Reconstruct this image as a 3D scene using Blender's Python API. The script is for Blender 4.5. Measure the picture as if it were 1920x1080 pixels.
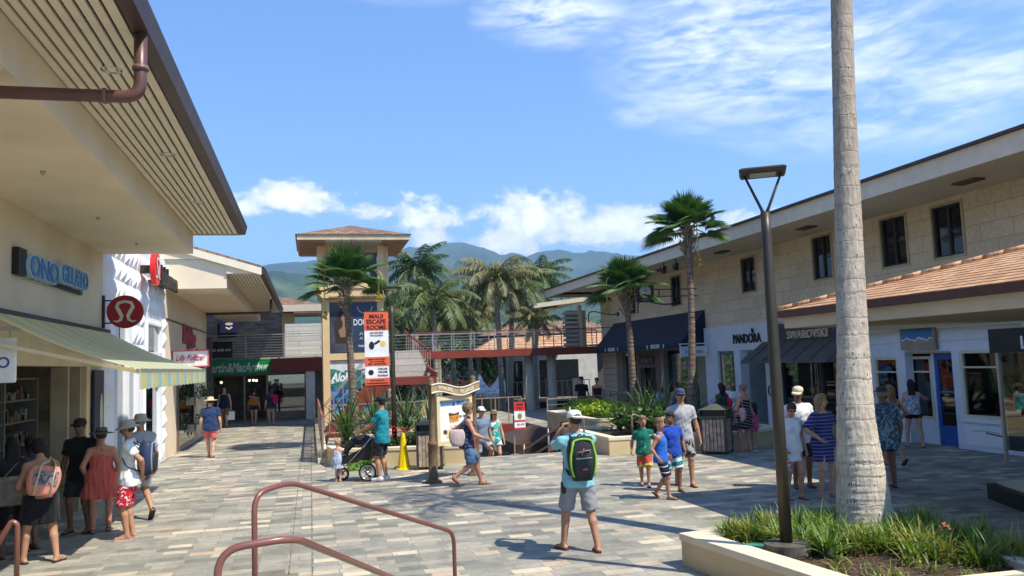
import bpy, math, random
import numpy as np
from mathutils import Vector, Matrix
R = math.radians
rnd = random.Random(7)
SC = bpy.context.scene
COL = SC.collection
for o in list(bpy.data.objects): bpy.data.objects.remove(o)

# ------------------------------------------------------------------ camera
cam_d = bpy.data.cameras.new('camera'); cam = bpy.data.objects.new('camera', cam_d); COL.objects.link(cam)
cam_d.sensor_width = 36.0; cam_d.lens = 1550/1920*36.0; cam_d.clip_start = .05; cam_d.clip_end = 30000
cam.matrix_world = Matrix.Translation((0, 0, 2.47)) @ (Matrix.Rotation(R(-13.84), 4, 'Z') @ Matrix.Rotation(R(90+5.158), 4, 'X') @ Matrix.Rotation(-.037, 4, 'Z'))
SC.camera = cam
SC.render.resolution_x = 1024; SC.render.resolution_y = 576

# ------------------------------------------------------------------ light
SUN = Vector((.48, -.50, 1.0)).normalized()
EL = math.asin(SUN.z); AZ = math.atan2(SUN.x, SUN.y)      # azimuth clockwise from +Y
sd = bpy.data.lights.new('sun', 'SUN'); sd.energy = 4.5; sd.angle = R(.5); sd.color = (1, .93, .80)
so = bpy.data.objects.new('sun', sd); COL.objects.link(so); so.rotation_euler = SUN.to_track_quat('Z', 'Y').to_euler(); so.location = (20, -20, 40)
SC.view_settings.view_transform = 'Standard'; SC.view_settings.look = 'None'; SC.view_settings.gamma = 1
SC.view_settings.exposure = 0.76

W = bpy.data.worlds.new('World'); SC.world = W; W.use_nodes = True
nt = W.node_tree; nt.nodes.clear()
def N(t, typ, **k):
    n = t.nodes.new(typ)
    for a, v in k.items():
        if a == 'inp':
            for i, x in v.items(): n.inputs[i].default_value = x
        else: setattr(n, a, v)
    return n
def mth(t, op, a, b=None, c=None, clamp=False):
    n = t.nodes.new('ShaderNodeMath'); n.operation = op; n.use_clamp = clamp
    for i, x in enumerate((a, b, c)):
        if x is None: continue
        if isinstance(x, (int, float)): n.inputs[i].default_value = x
        else: t.links.new(x, n.inputs[i])
    return n.outputs[0]
def ramp(t, fac, stops, interp='LINEAR'):
    n = t.nodes.new('ShaderNodeValToRGB'); n.color_ramp.interpolation = interp
    e = n.color_ramp.elements
    while len(e) > 1: e.remove(e[-1])
    e[0].position = stops[0][0]; e[0].color = (*stops[0][1], 1)
    for p, c in stops[1:]:
        q = e.new(p); q.color = (*c, 1)
    t.links.new(fac, n.inputs[0]); return n.outputs[0]
def mixc(t, fac, a, b, mode='MIX'):
    n = t.nodes.new('ShaderNodeMix'); n.data_type = 'RGBA'; n.blend_type = mode
    for i, x in ((0, fac), (6, a), (7, b)):
        if isinstance(x, (int, float)): n.inputs[i].default_value = x
        elif isinstance(x, tuple): n.inputs[i].default_value = (*x, 1) if len(x) == 3 else x
        else: t.links.new(x, n.inputs[i])
    return n.outputs[2]
def make_sky():
    t = nt; L = t.links
    sky = N(t, 'ShaderNodeTexSky', sky_type='NISHITA', sun_disc=False, sun_elevation=EL, sun_rotation=AZ, altitude=0, air_density=1.0, dust_density=.05, ozone_density=3.6)
    tc = N(t, 'ShaderNodeTexCoord'); sep = N(t, 'ShaderNodeSeparateXYZ'); L.new(tc.outputs['Generated'], sep.inputs[0])
    x, y, z = sep.outputs
    az = mth(t, 'MULTIPLY', mth(t, 'ARCTAN2', x, y), 57.2958)
    el = mth(t, 'MULTIPLY', mth(t, 'ARCSINE', z), 57.2958)
    cmb = N(t, 'ShaderNodeCombineXYZ'); L.new(az, cmb.inputs[0]); L.new(el, cmb.inputs[1])
    def noise(scale, detail, rough, sx=1, sy=1, off=0, rot=0, dist=0):
        m = N(t, 'ShaderNodeMapping'); m.inputs['Scale'].default_value = (sx, sy, 1); m.inputs['Location'].default_value = (off, off*.7, off); m.inputs['Rotation'].default_value = (0, 0, rot)
        L.new(cmb.outputs[0], m.inputs[0])
        n = N(t, 'ShaderNodeTexNoise'); n.inputs['Scale'].default_value = scale; n.inputs['Detail'].default_value = detail; n.inputs['Roughness'].default_value = rough; n.inputs['Distortion'].default_value = dist
        L.new(m.outputs[0], n.inputs['Vector']); return n.outputs['Fac']
    n1 = noise(.45, 8, .55, 1, 1.5, 3.1)
    n2 = noise(1.3, 6, .6, 1, 1.3, 9.7)
    puff = None
    # cumulus: azimuth, elevation, half widths (degrees), strength
    for (a, e, w, h, s) in ((-1.0, 12.3, 3.4, 1.25, .95), (-3.9, 11.7, 2.6, .8, .55), (4.6, 11.4, 2.0, .9, .6), (7.6, 11.0, 2.8, 1.3, .60), (8.0, 9.6, 2.4, 1.0, .62),
                            (15.8, 10.4, 4.6, 2.0, 1.0), (20.8, 9.8, 4.2, 1.7, .92), (13.2, 9.2, 2.6, 1.6, .9), (24.5, 9.0, 4, 1.2, .7), (30, 9.0, 4, 1.3, .7), (-2.6, 7.1, 2.8, .7, .9), (3, 7.2, 3.6, .6, .5), (-30, 8, 14, 2, .8), (50, 8, 12, 2, .8)):
        e -= 1.0; dx = mth(t, 'DIVIDE', mth(t, 'SUBTRACT', az, a), w); de = mth(t, 'SUBTRACT', el, e)
        # flatter bases: divide by a smaller height below the centre
        dy = mth(t, 'DIVIDE', de, mth(t, 'ADD', h*.62, mth(t, 'MULTIPLY', mth(t, 'GREATER_THAN', de, 0), h*.5)))
        d = mth(t, 'SQRT', mth(t, 'ADD', mth(t, 'MULTIPLY', dx, dx), mth(t, 'MULTIPLY', dy, dy)))
        m = mth(t, 'MULTIPLY', mth(t, 'SUBTRACT', 1.25, d), s)
        puff = m if puff is None else mth(t, 'MAXIMUM', puff, m)
    dens = mth(t, 'ADD', puff, mth(t, 'ADD', mth(t, 'MULTIPLY', mth(t, 'SUBTRACT', n1, .5), 1.9), mth(t, 'MULTIPLY', mth(t, 'SUBTRACT', n2, .5), .9)))
    cov = N(t, 'ShaderNodeMapRange', interpolation_type='SMOOTHSTEP'); cov.inputs[1].default_value = .06; cov.inputs[2].default_value = .58; L.new(dens, cov.inputs[0])
    # cirrus: stretched streaks high on the right
    c1 = noise(.13, 7, .60, 1, 3.6, 1.3, R(-17), 1.0); c2 = noise(.42, 6, .62, 1, 3.4, 5.5, R(-17), .5)
    cir = None
    for (a, e, w, h, s) in ((32, 20.0, 12, 6.0, 1.0), (40, 16, 13, 4, .9), (17.5, 23.4, 6, 2.4, 1.0), (23, 16.5, 2.2, 1.0, .7), (36, 26, 14, 4, .75), (60, 22, 20, 10, .7), (8, 26, 9, 2, .35)):
        dx = mth(t, 'DIVIDE', mth(t, 'SUBTRACT', az, a), w); dy = mth(t, 'DIVIDE', mth(t, 'SUBTRACT', el, e), h)
        d = mth(t, 'ADD', mth(t, 'MULTIPLY', dx, dx), mth(t, 'MULTIPLY', dy, dy))
        m = mth(t, 'MULTIPLY', mth(t, 'SUBTRACT', 1.15, d, clamp=True), s)
        cir = m if cir is None else mth(t, 'MAXIMUM', cir, m)
    cs = mth(t, 'ADD', mth(t, 'MULTIPLY', c1, .75), mth(t, 'MULTIPLY', c2, .45))
    cr = N(t, 'ShaderNodeMapRange', interpolation_type='SMOOTHSTEP'); cr.inputs[1].default_value = .40; cr.inputs[2].default_value = .86; L.new(cs, cr.inputs[0])
    cirr = mth(t, 'MULTIPLY', mth(t, 'MULTIPLY', cr.outputs[0], cir), .95, clamp=True)
    # cloud colour: bright tops, grey-blue bases
    n3 = noise(.8, 5, .6, 1, 1.2, 4.4)
    shade = mth(t, 'ADD', mth(t, 'MULTIPLY', dens, .55), mth(t, 'MULTIPLY', mth(t, 'SUBTRACT', n3, .5), 1.6))
    ccol = ramp(t, shade, ((.0, (4.6, 5.1, 6.0)), (.35, (6.6, 6.8, 7.2)), (.7, (8.7, 8.7, 8.6))))
    tint = mixc(t, 1.0, sky.outputs[0], (.70, .88, 1.10), 'MULTIPLY')
    a1 = mixc(t, cirr, tint, (6.2, 6.5, 7.0))
    a2 = mixc(t, mth(t, 'MULTIPLY', cov.outputs[0], .96), a1, ccol)
    bg = N(t, 'ShaderNodeBackground'); bg.inputs[1].default_value = .138; L.new(a2, bg.inputs[0])
    out = N(t, 'ShaderNodeOutputWorld'); L.new(bg.outputs[0], out.inputs[0])
make_sky()

# ------------------------------------------------------------------ materials
MATS = {}
def M(name, col, rough=.7, metal=0, var=.12, vscale=3.0, bump=0, bscale=40, spec=.4, col2=None, coat=0):
    """procedural paint/plaster/metal: base colour with soft noise variation and optional bump"""
    if name in MATS: return MATS[name]
    m = bpy.data.materials.new(name); m.use_nodes = True; t = m.node_tree; b = t.nodes['Principled BSDF']; L = t.links
    tc = N(t, 'ShaderNodeTexCoord')
    n = N(t, 'ShaderNodeTexNoise'); n.inputs['Scale'].default_value = vscale; n.inputs['Detail'].default_value = 5; L.new(tc.outputs['Object'], n.inputs['Vector'])
    c2 = col2 or tuple(c*(1-var*1.6) for c in col)
    c1 = tuple(min(1, c*(1+var*.5)) for c in col)
    L.new(ramp(t, n.outputs['Fac'], ((.3, c2), (.66, c1))), b.inputs['Base Color'])
    b.inputs['Roughness'].default_value = rough; b.inputs['Metallic'].default_value = metal; b.inputs['Specular IOR Level'].default_value = spec
    if coat: b.inputs['Coat Weight'].default_value = coat
    if bump:
        n2 = N(t, 'ShaderNodeTexNoise'); n2.inputs['Scale'].default_value = bscale; n2.inputs['Detail'].default_value = 4; L.new(tc.outputs['Object'], n2.inputs['Vector'])
        bp = N(t, 'ShaderNodeBump'); bp.inputs['Strength'].default_value = bump; bp.inputs['Distance'].default_value = .02; L.new(n2.outputs['Fac'], bp.inputs['Height']); L.new(bp.outputs[0], b.inputs['Normal'])
    MATS[name] = m; return m
def glassy(name, tint=(.75, .85, .82), refl=.22, rough=.02):
    if name in MATS: return MATS[name]
    m = bpy.data.materials.new(name); m.use_nodes = True; t = m.node_tree; t.nodes.clear(); L = t.links
    tr = N(t, 'ShaderNodeBsdfTransparent'); tr.inputs[0].default_value = (*tint, 1)
    gl = N(t, 'ShaderNodeBsdfGlossy'); gl.inputs['Roughness'].default_value = rough; gl.inputs[0].default_value = (.9, .93, .95, 1)
    lw = N(t, 'ShaderNodeFresnel'); lw.inputs[0].default_value = 1.5
    mx = N(t, 'ShaderNodeMixShader'); L.new(mth(t, 'ADD', lw.outputs[0], refl*.4, clamp=True), mx.inputs[0]); L.new(tr.outputs[0], mx.inputs[1]); L.new(gl.outputs[0], mx.inputs[2])
    o = N(t, 'ShaderNodeOutputMaterial'); L.new(mx.outputs[0], o.inputs[0]); MATS[name] = m; return m
def brickm(name, plane, bw, rh, stops, mortar, msize=.01, rough=.75, bump=.5, offset=.5, squash=1, sqf=2, dirt=.25, dscale=.35, spec=.3, spots=False):
    """blocks / pavers / tiles: a per-brick random value drives a constant colour ramp"""
    m = bpy.data.materials.new(name); m.use_nodes = True; t = m.node_tree; b = t.nodes['Principled BSDF']; L = t.links
    tc = N(t, 'ShaderNodeTexCoord'); sp = N(t, 'ShaderNodeSeparateXYZ'); L.new(tc.outputs['Object'], sp.inputs[0]); cb = N(t, 'ShaderNodeCombineXYZ')
    ax = {'x': 0, 'y': 1, 'z': 2}
    L.new(sp.outputs[ax[plane[0]]], cb.inputs[0]); L.new(sp.outputs[ax[plane[1]]], cb.inputs[1])
    br = N(t, 'ShaderNodeTexBrick', offset=offset, squash=squash, squash_frequency=sqf)
    br.inputs['Color1'].default_value = (0, 0, 0, 1); br.inputs['Color2'].default_value = (1, 1, 1, 1); br.inputs['Mortar'].default_value = (.5, .5, .5, 1)
    br.inputs['Scale'].default_value = 1; br.inputs['Mortar Size'].default_value = msize; br.inputs['Mortar Smooth'].default_value = .1; br.inputs['Bias'].default_value = 0
    br.inputs['Brick Width'].default_value = bw; br.inputs['Row Height'].default_value = rh; L.new(cb.outputs[0], br.inputs['Vector'])
    c = ramp(t, br.outputs['Color'], stops, 'CONSTANT')
    n = N(t, 'ShaderNodeTexNoise'); n.inputs['Scale'].default_value = dscale; n.inputs['Detail'].default_value = 8; n.inputs['Roughness'].default_value = .6; L.new(tc.outputs['Object'], n.inputs['Vector'])
    n2 = N(t, 'ShaderNodeTexNoise'); n2.inputs['Scale'].default_value = 9; n2.inputs['Detail'].default_value = 6; L.new(tc.outputs['Object'], n2.inputs['Vector'])
    d = ramp(t, n.outputs['Fac'], ((.3, (1-dirt,)*3), (.7, (1, 1, 1))))
    d2 = ramp(t, n2.outputs['Fac'], ((.3, (.86, .86, .86)), (.7, (1.08, 1.07, 1.05))))
    c = mixc(t, 1, mixc(t, 1, c, d, 'MULTIPLY'), d2, 'MULTIPLY')
    if spots:
        vo = N(t, 'ShaderNodeTexVoronoi'); vo.inputs['Scale'].default_value = 2.3; L.new(tc.outputs['Object'], vo.inputs['Vector'])
        n3 = N(t, 'ShaderNodeTexNoise'); n3.inputs['Scale'].default_value = 1.6; n3.inputs['Detail'].default_value = 9; n3.inputs['Roughness'].default_value = .7; L.new(tc.outputs['Object'], n3.inputs['Vector'])
        c = mixc(t, mth(t, 'MULTIPLY', mth(t, 'LESS_THAN', vo.outputs['Distance'], .045), .5), c, (.10, .09, .08))
        c = mixc(t, 1, c, ramp(t, n3.outputs['Fac'], ((.36, (.74, .73, .71)), (.5, (.98, .98, .97)), (.68, (1.08, 1.07, 1.04)))), 'MULTIPLY')
    c = mixc(t, br.outputs['Fac'], c, mortar)
    L.new(c, b.inputs['Base Color']); b.inputs['Specular IOR Level'].default_value = spec
    L.new(mth(t, 'ADD', mth(t, 'MULTIPLY', n2.outputs['Fac'], .25), rough-.12), b.inputs['Roughness'])
    h = mth(t, 'SUBTRACT', mth(t, 'MULTIPLY', n2.outputs['Fac'], .25), br.outputs['Fac'])
    bp = N(t, 'ShaderNodeBump'); bp.inputs['Strength'].default_value = bump; bp.inputs['Distance'].default_value = .01; L.new(h, bp.inputs['Height']); L.new(bp.outputs[0], b.inputs['Normal'])
    MATS[name] = m; return m
def cloth(name, col, kind='plain', col2=(1, 1, 1), scale=20, axis=2, thin=.5, rough=.9):
    """fabric; kind stripes / floral / dots / plain; weave bump and folds"""
    if name in MATS: return MATS[name]
    m = bpy.data.materials.new(name); m.use_nodes = True; t = m.node_tree; b = t.nodes['Principled BSDF']; L = t.links
    tc = N(t, 'ShaderNodeTexCoord'); sp = N(t, 'ShaderNodeSeparateXYZ'); L.new(tc.outputs['Object'], sp.inputs[0])
    n = N(t, 'ShaderNodeTexNoise'); n.inputs['Scale'].default_value = 9; n.inputs['Detail'].default_value = 3; n.inputs['Distortion'].default_value = .6
    mp = N(t, 'ShaderNodeMapping'); mp.inputs['Scale'].default_value = (1.3, 1.3, .45); L.new(tc.outputs['Object'], mp.inputs[0]); L.new(mp.outputs[0], n.inputs['Vector'])
    base = ramp(t, n.outputs['Fac'], ((.3, tuple(c*.88 for c in col)), (.7, col)))
    if kind == 'stripes':
        s = mth(t, 'FRACT', mth(t, 'MULTIPLY', mth(t, 'ADD', sp.outputs[axis], mth(t, 'MULTIPLY', sp.outputs[0], .25 if axis == 2 and scale < 14 else 0)), scale))
        base = mixc(t, mth(t, 'LESS_THAN', s, thin), base, col2)
    elif kind == 'floral':
        v = N(t, 'ShaderNodeTexNoise'); v.inputs['Scale'].default_value = scale; v.inputs['Detail'].default_value = 2.5; v.inputs['Distortion'].default_value = 2.2; L.new(tc.outputs['Object'], v.inputs['Vector'])
        base = mixc(t, mth(t, 'GREATER_THAN', v.outputs['Fac'], thin), base, col2)
    elif kind == 'dots':
        v = N(t, 'ShaderNodeTexVoronoi'); v.inputs['Scale'].default_value = scale; L.new(tc.outputs['Object'], v.inputs['Vector'])
        base = mixc(t, mth(t, 'LESS_THAN', v.outputs['Distance'], thin), base, col2)
    L.new(base, b.inputs['Base Color']); b.inputs['Roughness'].default_value = rough; b.inputs['Specular IOR Level'].default_value = .15
    b.inputs['Sheen Weight'].default_value = .12
    bp = N(t, 'ShaderNodeBump'); bp.inputs['Strength'].default_value = .75; bp.inputs['Distance'].default_value = .035; L.new(n.outputs['Fac'], bp.inputs['Height']); L.new(bp.outputs[0], b.inputs['Normal'])
    MATS[name] = m; return m

# ------------------------------------------------------------------ mesh helpers
class MB:
    def __init__(s): s.v = []; s.f = []
    def add(s, vs, fs):
        o = len(s.v); s.v += [tuple(p) for p in vs]; s.f += [tuple(i+o for i in f) for f in fs]; return s
    def box(s, x0, x1, y0, y1, z0, z1):
        return s.add([(x0, y0, z0), (x1, y0, z0), (x1, y1, z0), (x0, y1, z0), (x0, y0, z1), (x1, y0, z1), (x1, y1, z1), (x0, y1, z1)],
                     [(0, 3, 2, 1), (4, 5, 6, 7), (0, 1, 5, 4), (1, 2, 6, 5), (2, 3, 7, 6), (3, 0, 4, 7)])
    def bar(s, a, b, w, h, up=(0, 0, 1)):
        a = Vector(a); b = Vector(b); d = (b-a).normalized(); u = Vector(up)
        if abs(d.dot(u)) > .98: u = Vector((1, 0, 0))
        r = d.cross(u).normalized(); u = r.cross(d).normalized(); r *= w/2; u *= h/2
        return s.add([a-r-u, a+r-u, a+r+u, a-r+u, b-r-u, b+r-u, b+r+u, b-r+u], [(0, 1, 2, 3), (7, 6, 5, 4), (0, 4, 5, 1), (1, 5, 6, 2), (2, 6, 7, 3), (3, 7, 4, 0)])
    def quad(s, a, b, c, d): return s.add([a, b, c, d], [(0, 1, 2, 3)])
    def prism(s, pts, z0, z1):
        n = len(pts); vs = [(x, y, z0) for x, y in pts]+[(x, y, z1) for x, y in pts]
        return s.add(vs, [tuple(range(n-1, -1, -1)), tuple(range(n, 2*n))]+[(i, (i+1) % n, n+(i+1) % n, n+i) for i in range(n)])
    def extr(s, pts, a, b, axis):
        """polygon in the plane across `axis`, pushed from a to b"""
        n = len(pts)
        def mk(p, w): return {'x': (w, p[0], p[1]), 'y': (p[0], w, p[1]), 'z': (p[0], p[1], w)}[axis]
        vs = [mk(p, a) for p in pts]+[mk(p, b) for p in pts]
        return s.add(vs, [tuple(range(n-1, -1, -1)), tuple(range(n, 2*n))]+[(i, (i+1) % n, n+(i+1) % n, n+i) for i in range(n)])
    def tube(s, pts, r, n=10, caps=True, flat=1.0):
        pts = [Vector(p) for p in pts]; k = len(pts)
        rs = r if isinstance(r, (list, tuple)) else [r]*k
        o = len(s.v); prev = None
        for i, p in enumerate(pts):
            d = (pts[min(i+1, k-1)]-pts[max(i-1, 0)]).normalized()
            if prev is None:
                u = Vector((0, 0, 1)) if abs(d.z) < .95 else Vector((1, 0, 0))
                a = d.cross(u).normalized()
            else:
                a = (prev-d*prev.dot(d)).normalized()
            prev = a; b = d.cross(a).normalized()
            for j in range(n):
                t = 2*math.pi*j/n; s.v.append(tuple(p+(a*math.cos(t)+b*math.sin(t)*flat)*rs[i]))
        for i in range(k-1):
            for j in range(n):
                s.f.append((o+i*n+j, o+i*n+(j+1) % n, o+(i+1)*n+(j+1) % n, o+(i+1)*n+j))
        if caps: s.f.append(tuple(o+j for j in range(n-1, -1, -1))); s.f.append(tuple(o+(k-1)*n+j for j in range(n)))
        return s
    def lathe(s, prof, c=(0, 0, 0), n=24, sx=1, sy=1, caps=True):
        o = len(s.v)
        for r, z in prof:
            for j in range(n):
                t = 2*math.pi*j/n; s.v.append((c[0]+r*math.cos(t)*sx, c[1]+r*math.sin(t)*sy, c[2]+z))
        for i in range(len(prof)-1):
            for j in range(n): s.f.append((o+i*n+j, o+i*n+(j+1) % n, o+(i+1)*n+(j+1) % n, o+(i+1)*n+j))
        if caps: s.f.append(tuple(o+j for j in range(n-1, -1, -1))); s.f.append(tuple(o+(len(prof)-1)*n+j for j in range(n)))
        return s
    def xf(s, fn): s.v = [tuple(fn(Vector(p))) for p in s.v]; return s
def fillet(pts, r, n=5):
    """round the inner corners of a polyline"""
    P = [Vector(p) for p in pts]; out = [P[0]]
    for i in range(1, len(P)-1):
        a = (P[i-1]-P[i]); b = (P[i+1]-P[i]); k = min(r, a.length*.45, b.length*.45)
        p0 = P[i]+a.normalized()*k; p1 = P[i]+b.normalized()*k
        for j in range(n+1):
            t = j/n; out.append(p0*(1-t)**2+P[i]*2*t*(1-t)+p1*t*t)
    out.append(P[-1]); return out
def wpos(o):
    return o.matrix_world if o.parent is None else wpos(o.parent) @ o.matrix_local
SPLIT = {'arm', 'collar', 'shop_window', 'colour_band', 'pane', 'post', 'posts', 'legs', 'door_frame', 'pilaster', 'window', 'column', 'portal', 'mullion', 'display_block', 'facia', 'stringer', 'beam', 'glass_panel', 'red_band', 'handrail', 'deck_beam', 'charms', 'handles', 'picture_bar', 'louvres_', 'door_edge', 'soffit_vent', 'bracket', 'shop_sign', 'dark_blot', 'chrome', 'trim', 'corner_trim', 'recessed', 'mark', 'lens', 'brush', 'pier', 'fascia', 'balcony', 'tread_'}
SING = {'posts': 'post', 'legs': 'leg', 'charms': 'charm'}
def islands(mb):
    par = list(range(len(mb.v)))
    def fd(a):
        while par[a] != a: par[a] = par[par[a]]; a = par[a]
        return a
    for f in mb.f:
        r = fd(f[0])
        for i in f[1:]: par[fd(i)] = r
    g = {}
    for f in mb.f: g.setdefault(fd(f[0]), []).append(f)
    out = []
    for fs in g.values():
        m = MB(); mp = {}
        for f in fs:
            for i in f:
                if i not in mp: mp[i] = len(m.v); m.v.append(mb.v[i])
            m.f.append(tuple(mp[i] for i in f))
        out.append(m)
    return out
def obj(name, mb, mat, parent=None, smooth=False, world=True, label=None, bevel=0):
    if name in SPLIT and parent is not None:
        isl = islands(mb)
        if 1 < len(isl) <= 40:
            # pieces that touch each other stay one part
            bb = [[(min(p[k] for p in m.v)-.012, max(p[k] for p in m.v)+.012) for k in range(3)] for m in isl]; grp = list(range(len(isl)))
            for i in range(len(isl)):
                for j in range(i):
                    if all(bb[i][k][0] <= bb[j][k][1] and bb[j][k][0] <= bb[i][k][1] for k in range(3)):
                        a, b = grp[i], grp[j]; grp = [b if q == a else q for q in grp]
            last = None
            for gk in sorted(set(grp)):
                m = MB()
                for i, q in enumerate(grp):
                    if q == gk: m.add(isl[i].v, isl[i].f)
                last = obj_(SING.get(name, name), m, mat, parent, smooth, world, label, bevel)
            return last
    return obj_(SING.get(name, name) if name in SPLIT else name, mb, mat, parent, smooth, world, label, bevel)
def obj_(name, mb, mat, parent=None, smooth=False, world=True, label=None, bevel=0):
    """one mesh object; with world=True the vertices are given in world space and re-expressed in the root's frame"""
    me = bpy.data.meshes.new(name)
    vs = mb.v
    if parent is not None and world:
        root = parent
        while root.parent is not None: root = root.parent
        iv = (Matrix.Translation(root.location) @ Matrix.Rotation(root.rotation_euler.z, 4, 'Z')).inverted()
        vs = [tuple(iv @ Vector(p)) for p in vs]
    me.from_pydata(vs, [], mb.f); me.materials.append(mat); me.update()
    if smooth: me.shade_smooth()
    o = bpy.data.objects.new(name, me); COL.objects.link(o)
    if parent is not None: o.parent = parent
    if label: o['label'] = label
    if bevel:
        bv = o.modifiers.new('b', 'BEVEL'); bv.width = bevel; bv.segments = 2; bv.limit_method = 'ANGLE'
    return o
def thing(name, label, cat, loc=(0, 0, 0), rz=0, group=None):
    o = bpy.data.objects.new(name, None); COL.objects.link(o); o.empty_display_size = .2
    o.location = loc; o.rotation_euler = (0, 0, rz); o['label'] = label; o['category'] = cat
    if group: o['group'] = group
    return o
def tag(o, label, cat, group=None, kind=None):
    if label: o['label'] = label
    if cat: o['category'] = cat
    if group: o['group'] = group
    if kind: o['kind'] = kind
    return o
def struct(name, mb, mat, smooth=False): return tag(obj(name, mb, mat, smooth=smooth), None, None, kind='structure')
def copy_tree(o, parent=None):
    c = o.copy(); COL.objects.link(c); c.parent = parent
    for ch in list(o.children): copy_tree(ch, c)
    return c
def text_mb(s, width, height=None, bold=0, shear=0, depth=.02, spacing=1.0, small_caps=False):
    cu = bpy.data.curves.new('t', 'FONT'); cu.body = s; cu.size = 1; cu.extrude = 0; cu.offset = bold; cu.shear = shear; cu.space_character = spacing; cu.resolution_u = 3
    o = bpy.data.objects.new('t', cu); COL.objects.link(o)
    dg = bpy.context.evaluated_depsgraph_get(); me = bpy.data.meshes.new_from_object(o.evaluated_get(dg))
    vs = [tuple(v.co) for v in me.vertices]; fs = [tuple(p.vertices) for p in me.polygons]
    bpy.data.objects.remove(o); bpy.data.curves.remove(cu); bpy.data.meshes.remove(me)
    x0 = min(v[0] for v in vs); x1 = max(v[0] for v in vs); y0 = min(v[1] for v in vs); y1 = max(v[1] for v in vs)
    k = width/(x1-x0); ky = k if height is None else height/(y1-y0)
    vs = [((v[0]-(x0+x1)/2)*k, (v[1]-(y0+y1)/2)*ky) for v in vs]
    m = MB(); n = len(vs)
    # front and back faces plus rim edges
    m.add([(a, b, depth/2) for a, b in vs], fs); m.add([(a, b, -depth/2) for a, b in vs], [tuple(reversed(f)) for f in fs])
    cnt = {}
    for f in fs:
        for i in range(len(f)): cnt[(f[i], f[(i+1) % len(f)])] = 1
    for (a, b) in list(cnt):
        if (b, a) not in cnt: m.f.append((b, a, a+n, b+n))
    return m
def place(m, org, face):
    """(u, v, w) -> world; face 'f' looks to -Y, 'r' looks to +X (left-hand walls), 'l' looks to -X (right-hand walls)"""
    o = Vector(org); d, n = {'f': ((1, 0, 0), (0, -1, 0)), 'r': ((0, 1, 0), (1, 0, 0)), 'l': ((0, -1, 0), (-1, 0, 0))}[face]
    d = Vector(d); n = Vector(n); up = Vector((0, 0, 1))
    return m.xf(lambda p: o+d*p.x+up*p.y+n*p.z)
def txt(s, org, face, width, mat, parent, height=None, name='lettering', **k):
    return obj(name, place(text_mb(s, width, height, **k), org, face), mat, parent)
def uvbox(u0, u1, v0, v1, w0, w1):
    return MB().box(u0, u1, v0, v1, w0, w1)
def disc(r, w0, w1, n=32, c=(0, 0), sx=1): 
    m = MB(); m.lathe([(r, w0), (r, w1)], (c[0], c[1], 0), n, sx=sx); return m
# ================================================================== setting
stucco = M('stucco_tan', (.70, .575, .40), .85, var=.09, vscale=.7, bump=.25, bscale=60)
stucco_lt = M('stucco_cream', (.76, .645, .47), .85, var=.08, vscale=.7, bump=.2, bscale=60)
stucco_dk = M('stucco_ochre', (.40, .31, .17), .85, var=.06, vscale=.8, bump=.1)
white = M('white_paint', (.78, .79, .80), .55, var=.05, vscale=1.5)
white_cool = M('white_cool_paint', (.68, .71, .75), .5, var=.05)
cream_paint = M('cream_paint', (.68, .60, .42), .6, var=.06)
brown = M('brown_metal', (.115, .05, .04), .4, var=.15, spec=.5)
gutter = M('gutter_brown', (.06, .035, .028), .5, var=.2)
fascia = M('fascia_paint', (.50, .43, .32), .7, var=.06)
dark = M('dark_metal', (.035, .033, .03), .45, var=.2)
black = M('black_board', (.012, .012, .014), .5, var=.2)
redbeam = M('red_beam', (.21, .035, .02), .6, var=.12, vscale=1.2)
steel = M('steel_rail', (.42, .40, .37), .35, metal=.6, var=.1)
timber = M('timber_pale', (.50, .40, .28), .7, var=.2, vscale=6)
slat_m = M('slat_paint', (.74, .66, .50), .75, var=.05)
gap_m = M('slat_gap', (.012, .01, .009), .9)
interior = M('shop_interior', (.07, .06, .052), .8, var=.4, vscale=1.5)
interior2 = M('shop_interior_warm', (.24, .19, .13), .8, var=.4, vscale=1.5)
planter_m = M('planter_stucco', (.60, .47, .27), .85, var=.10, vscale=1.6, bump=.15, bscale=50)
coping_m = M('coping_stone', (.70, .60, .42), .8, var=.08, vscale=2.5, bump=.1)
soil = M('soil_mulch', (.07, .042, .025), .95, var=.5, vscale=14, bump=1, bscale=30)
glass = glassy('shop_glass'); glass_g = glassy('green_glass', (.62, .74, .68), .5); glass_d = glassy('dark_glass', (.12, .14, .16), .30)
plaster_w = M('white_render', (.80, .80, .80), .6, var=.03)
pave = brickm('paving', 'xy', .34, .22, ((0, (.225, .22, .185)), (.14, (.32, .31, .26)), (.34, (.50, .44, .335)), (.42, (.30, .29, .245)), (.58, (.41, .375, .295)), (.70, (.63, .55, .41)), (.76, (.38, .355, .30)), (.88, (.52, .41, .31)), (.93, (.25, .25, .215))),
              (.21, .195, .16), msize=.006, rough=.7, bump=.45, offset=.37, squash=1.45, sqf=2, dirt=.22, dscale=.45, spots=True)
lap = brickm('lap_block', 'yz', .95, .41, ((0, (.74, .63, .455)), (.3, (.77, .655, .475)), (.6, (.71, .60, .43)), (.85, (.79, .68, .50))), (.50, .41, .285), msize=.011, rough=.85, bump=.6, dirt=.16, dscale=.9)
board = brickm('board_siding', 'yz', 6, .33, ((0, (.70, .59, .43)), (.5, (.74, .63, .47))), (.25, .19, .13), msize=.014, rough=.8, bump=.5, dirt=.1)
boardx = brickm('board_siding_front', 'xz', 2.4, .28, ((0, (.50, .48, .42)), (.5, (.56, .53, .46))), (.26, .24, .2), msize=.014, rough=.8, bump=.5, dirt=.2)
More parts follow.
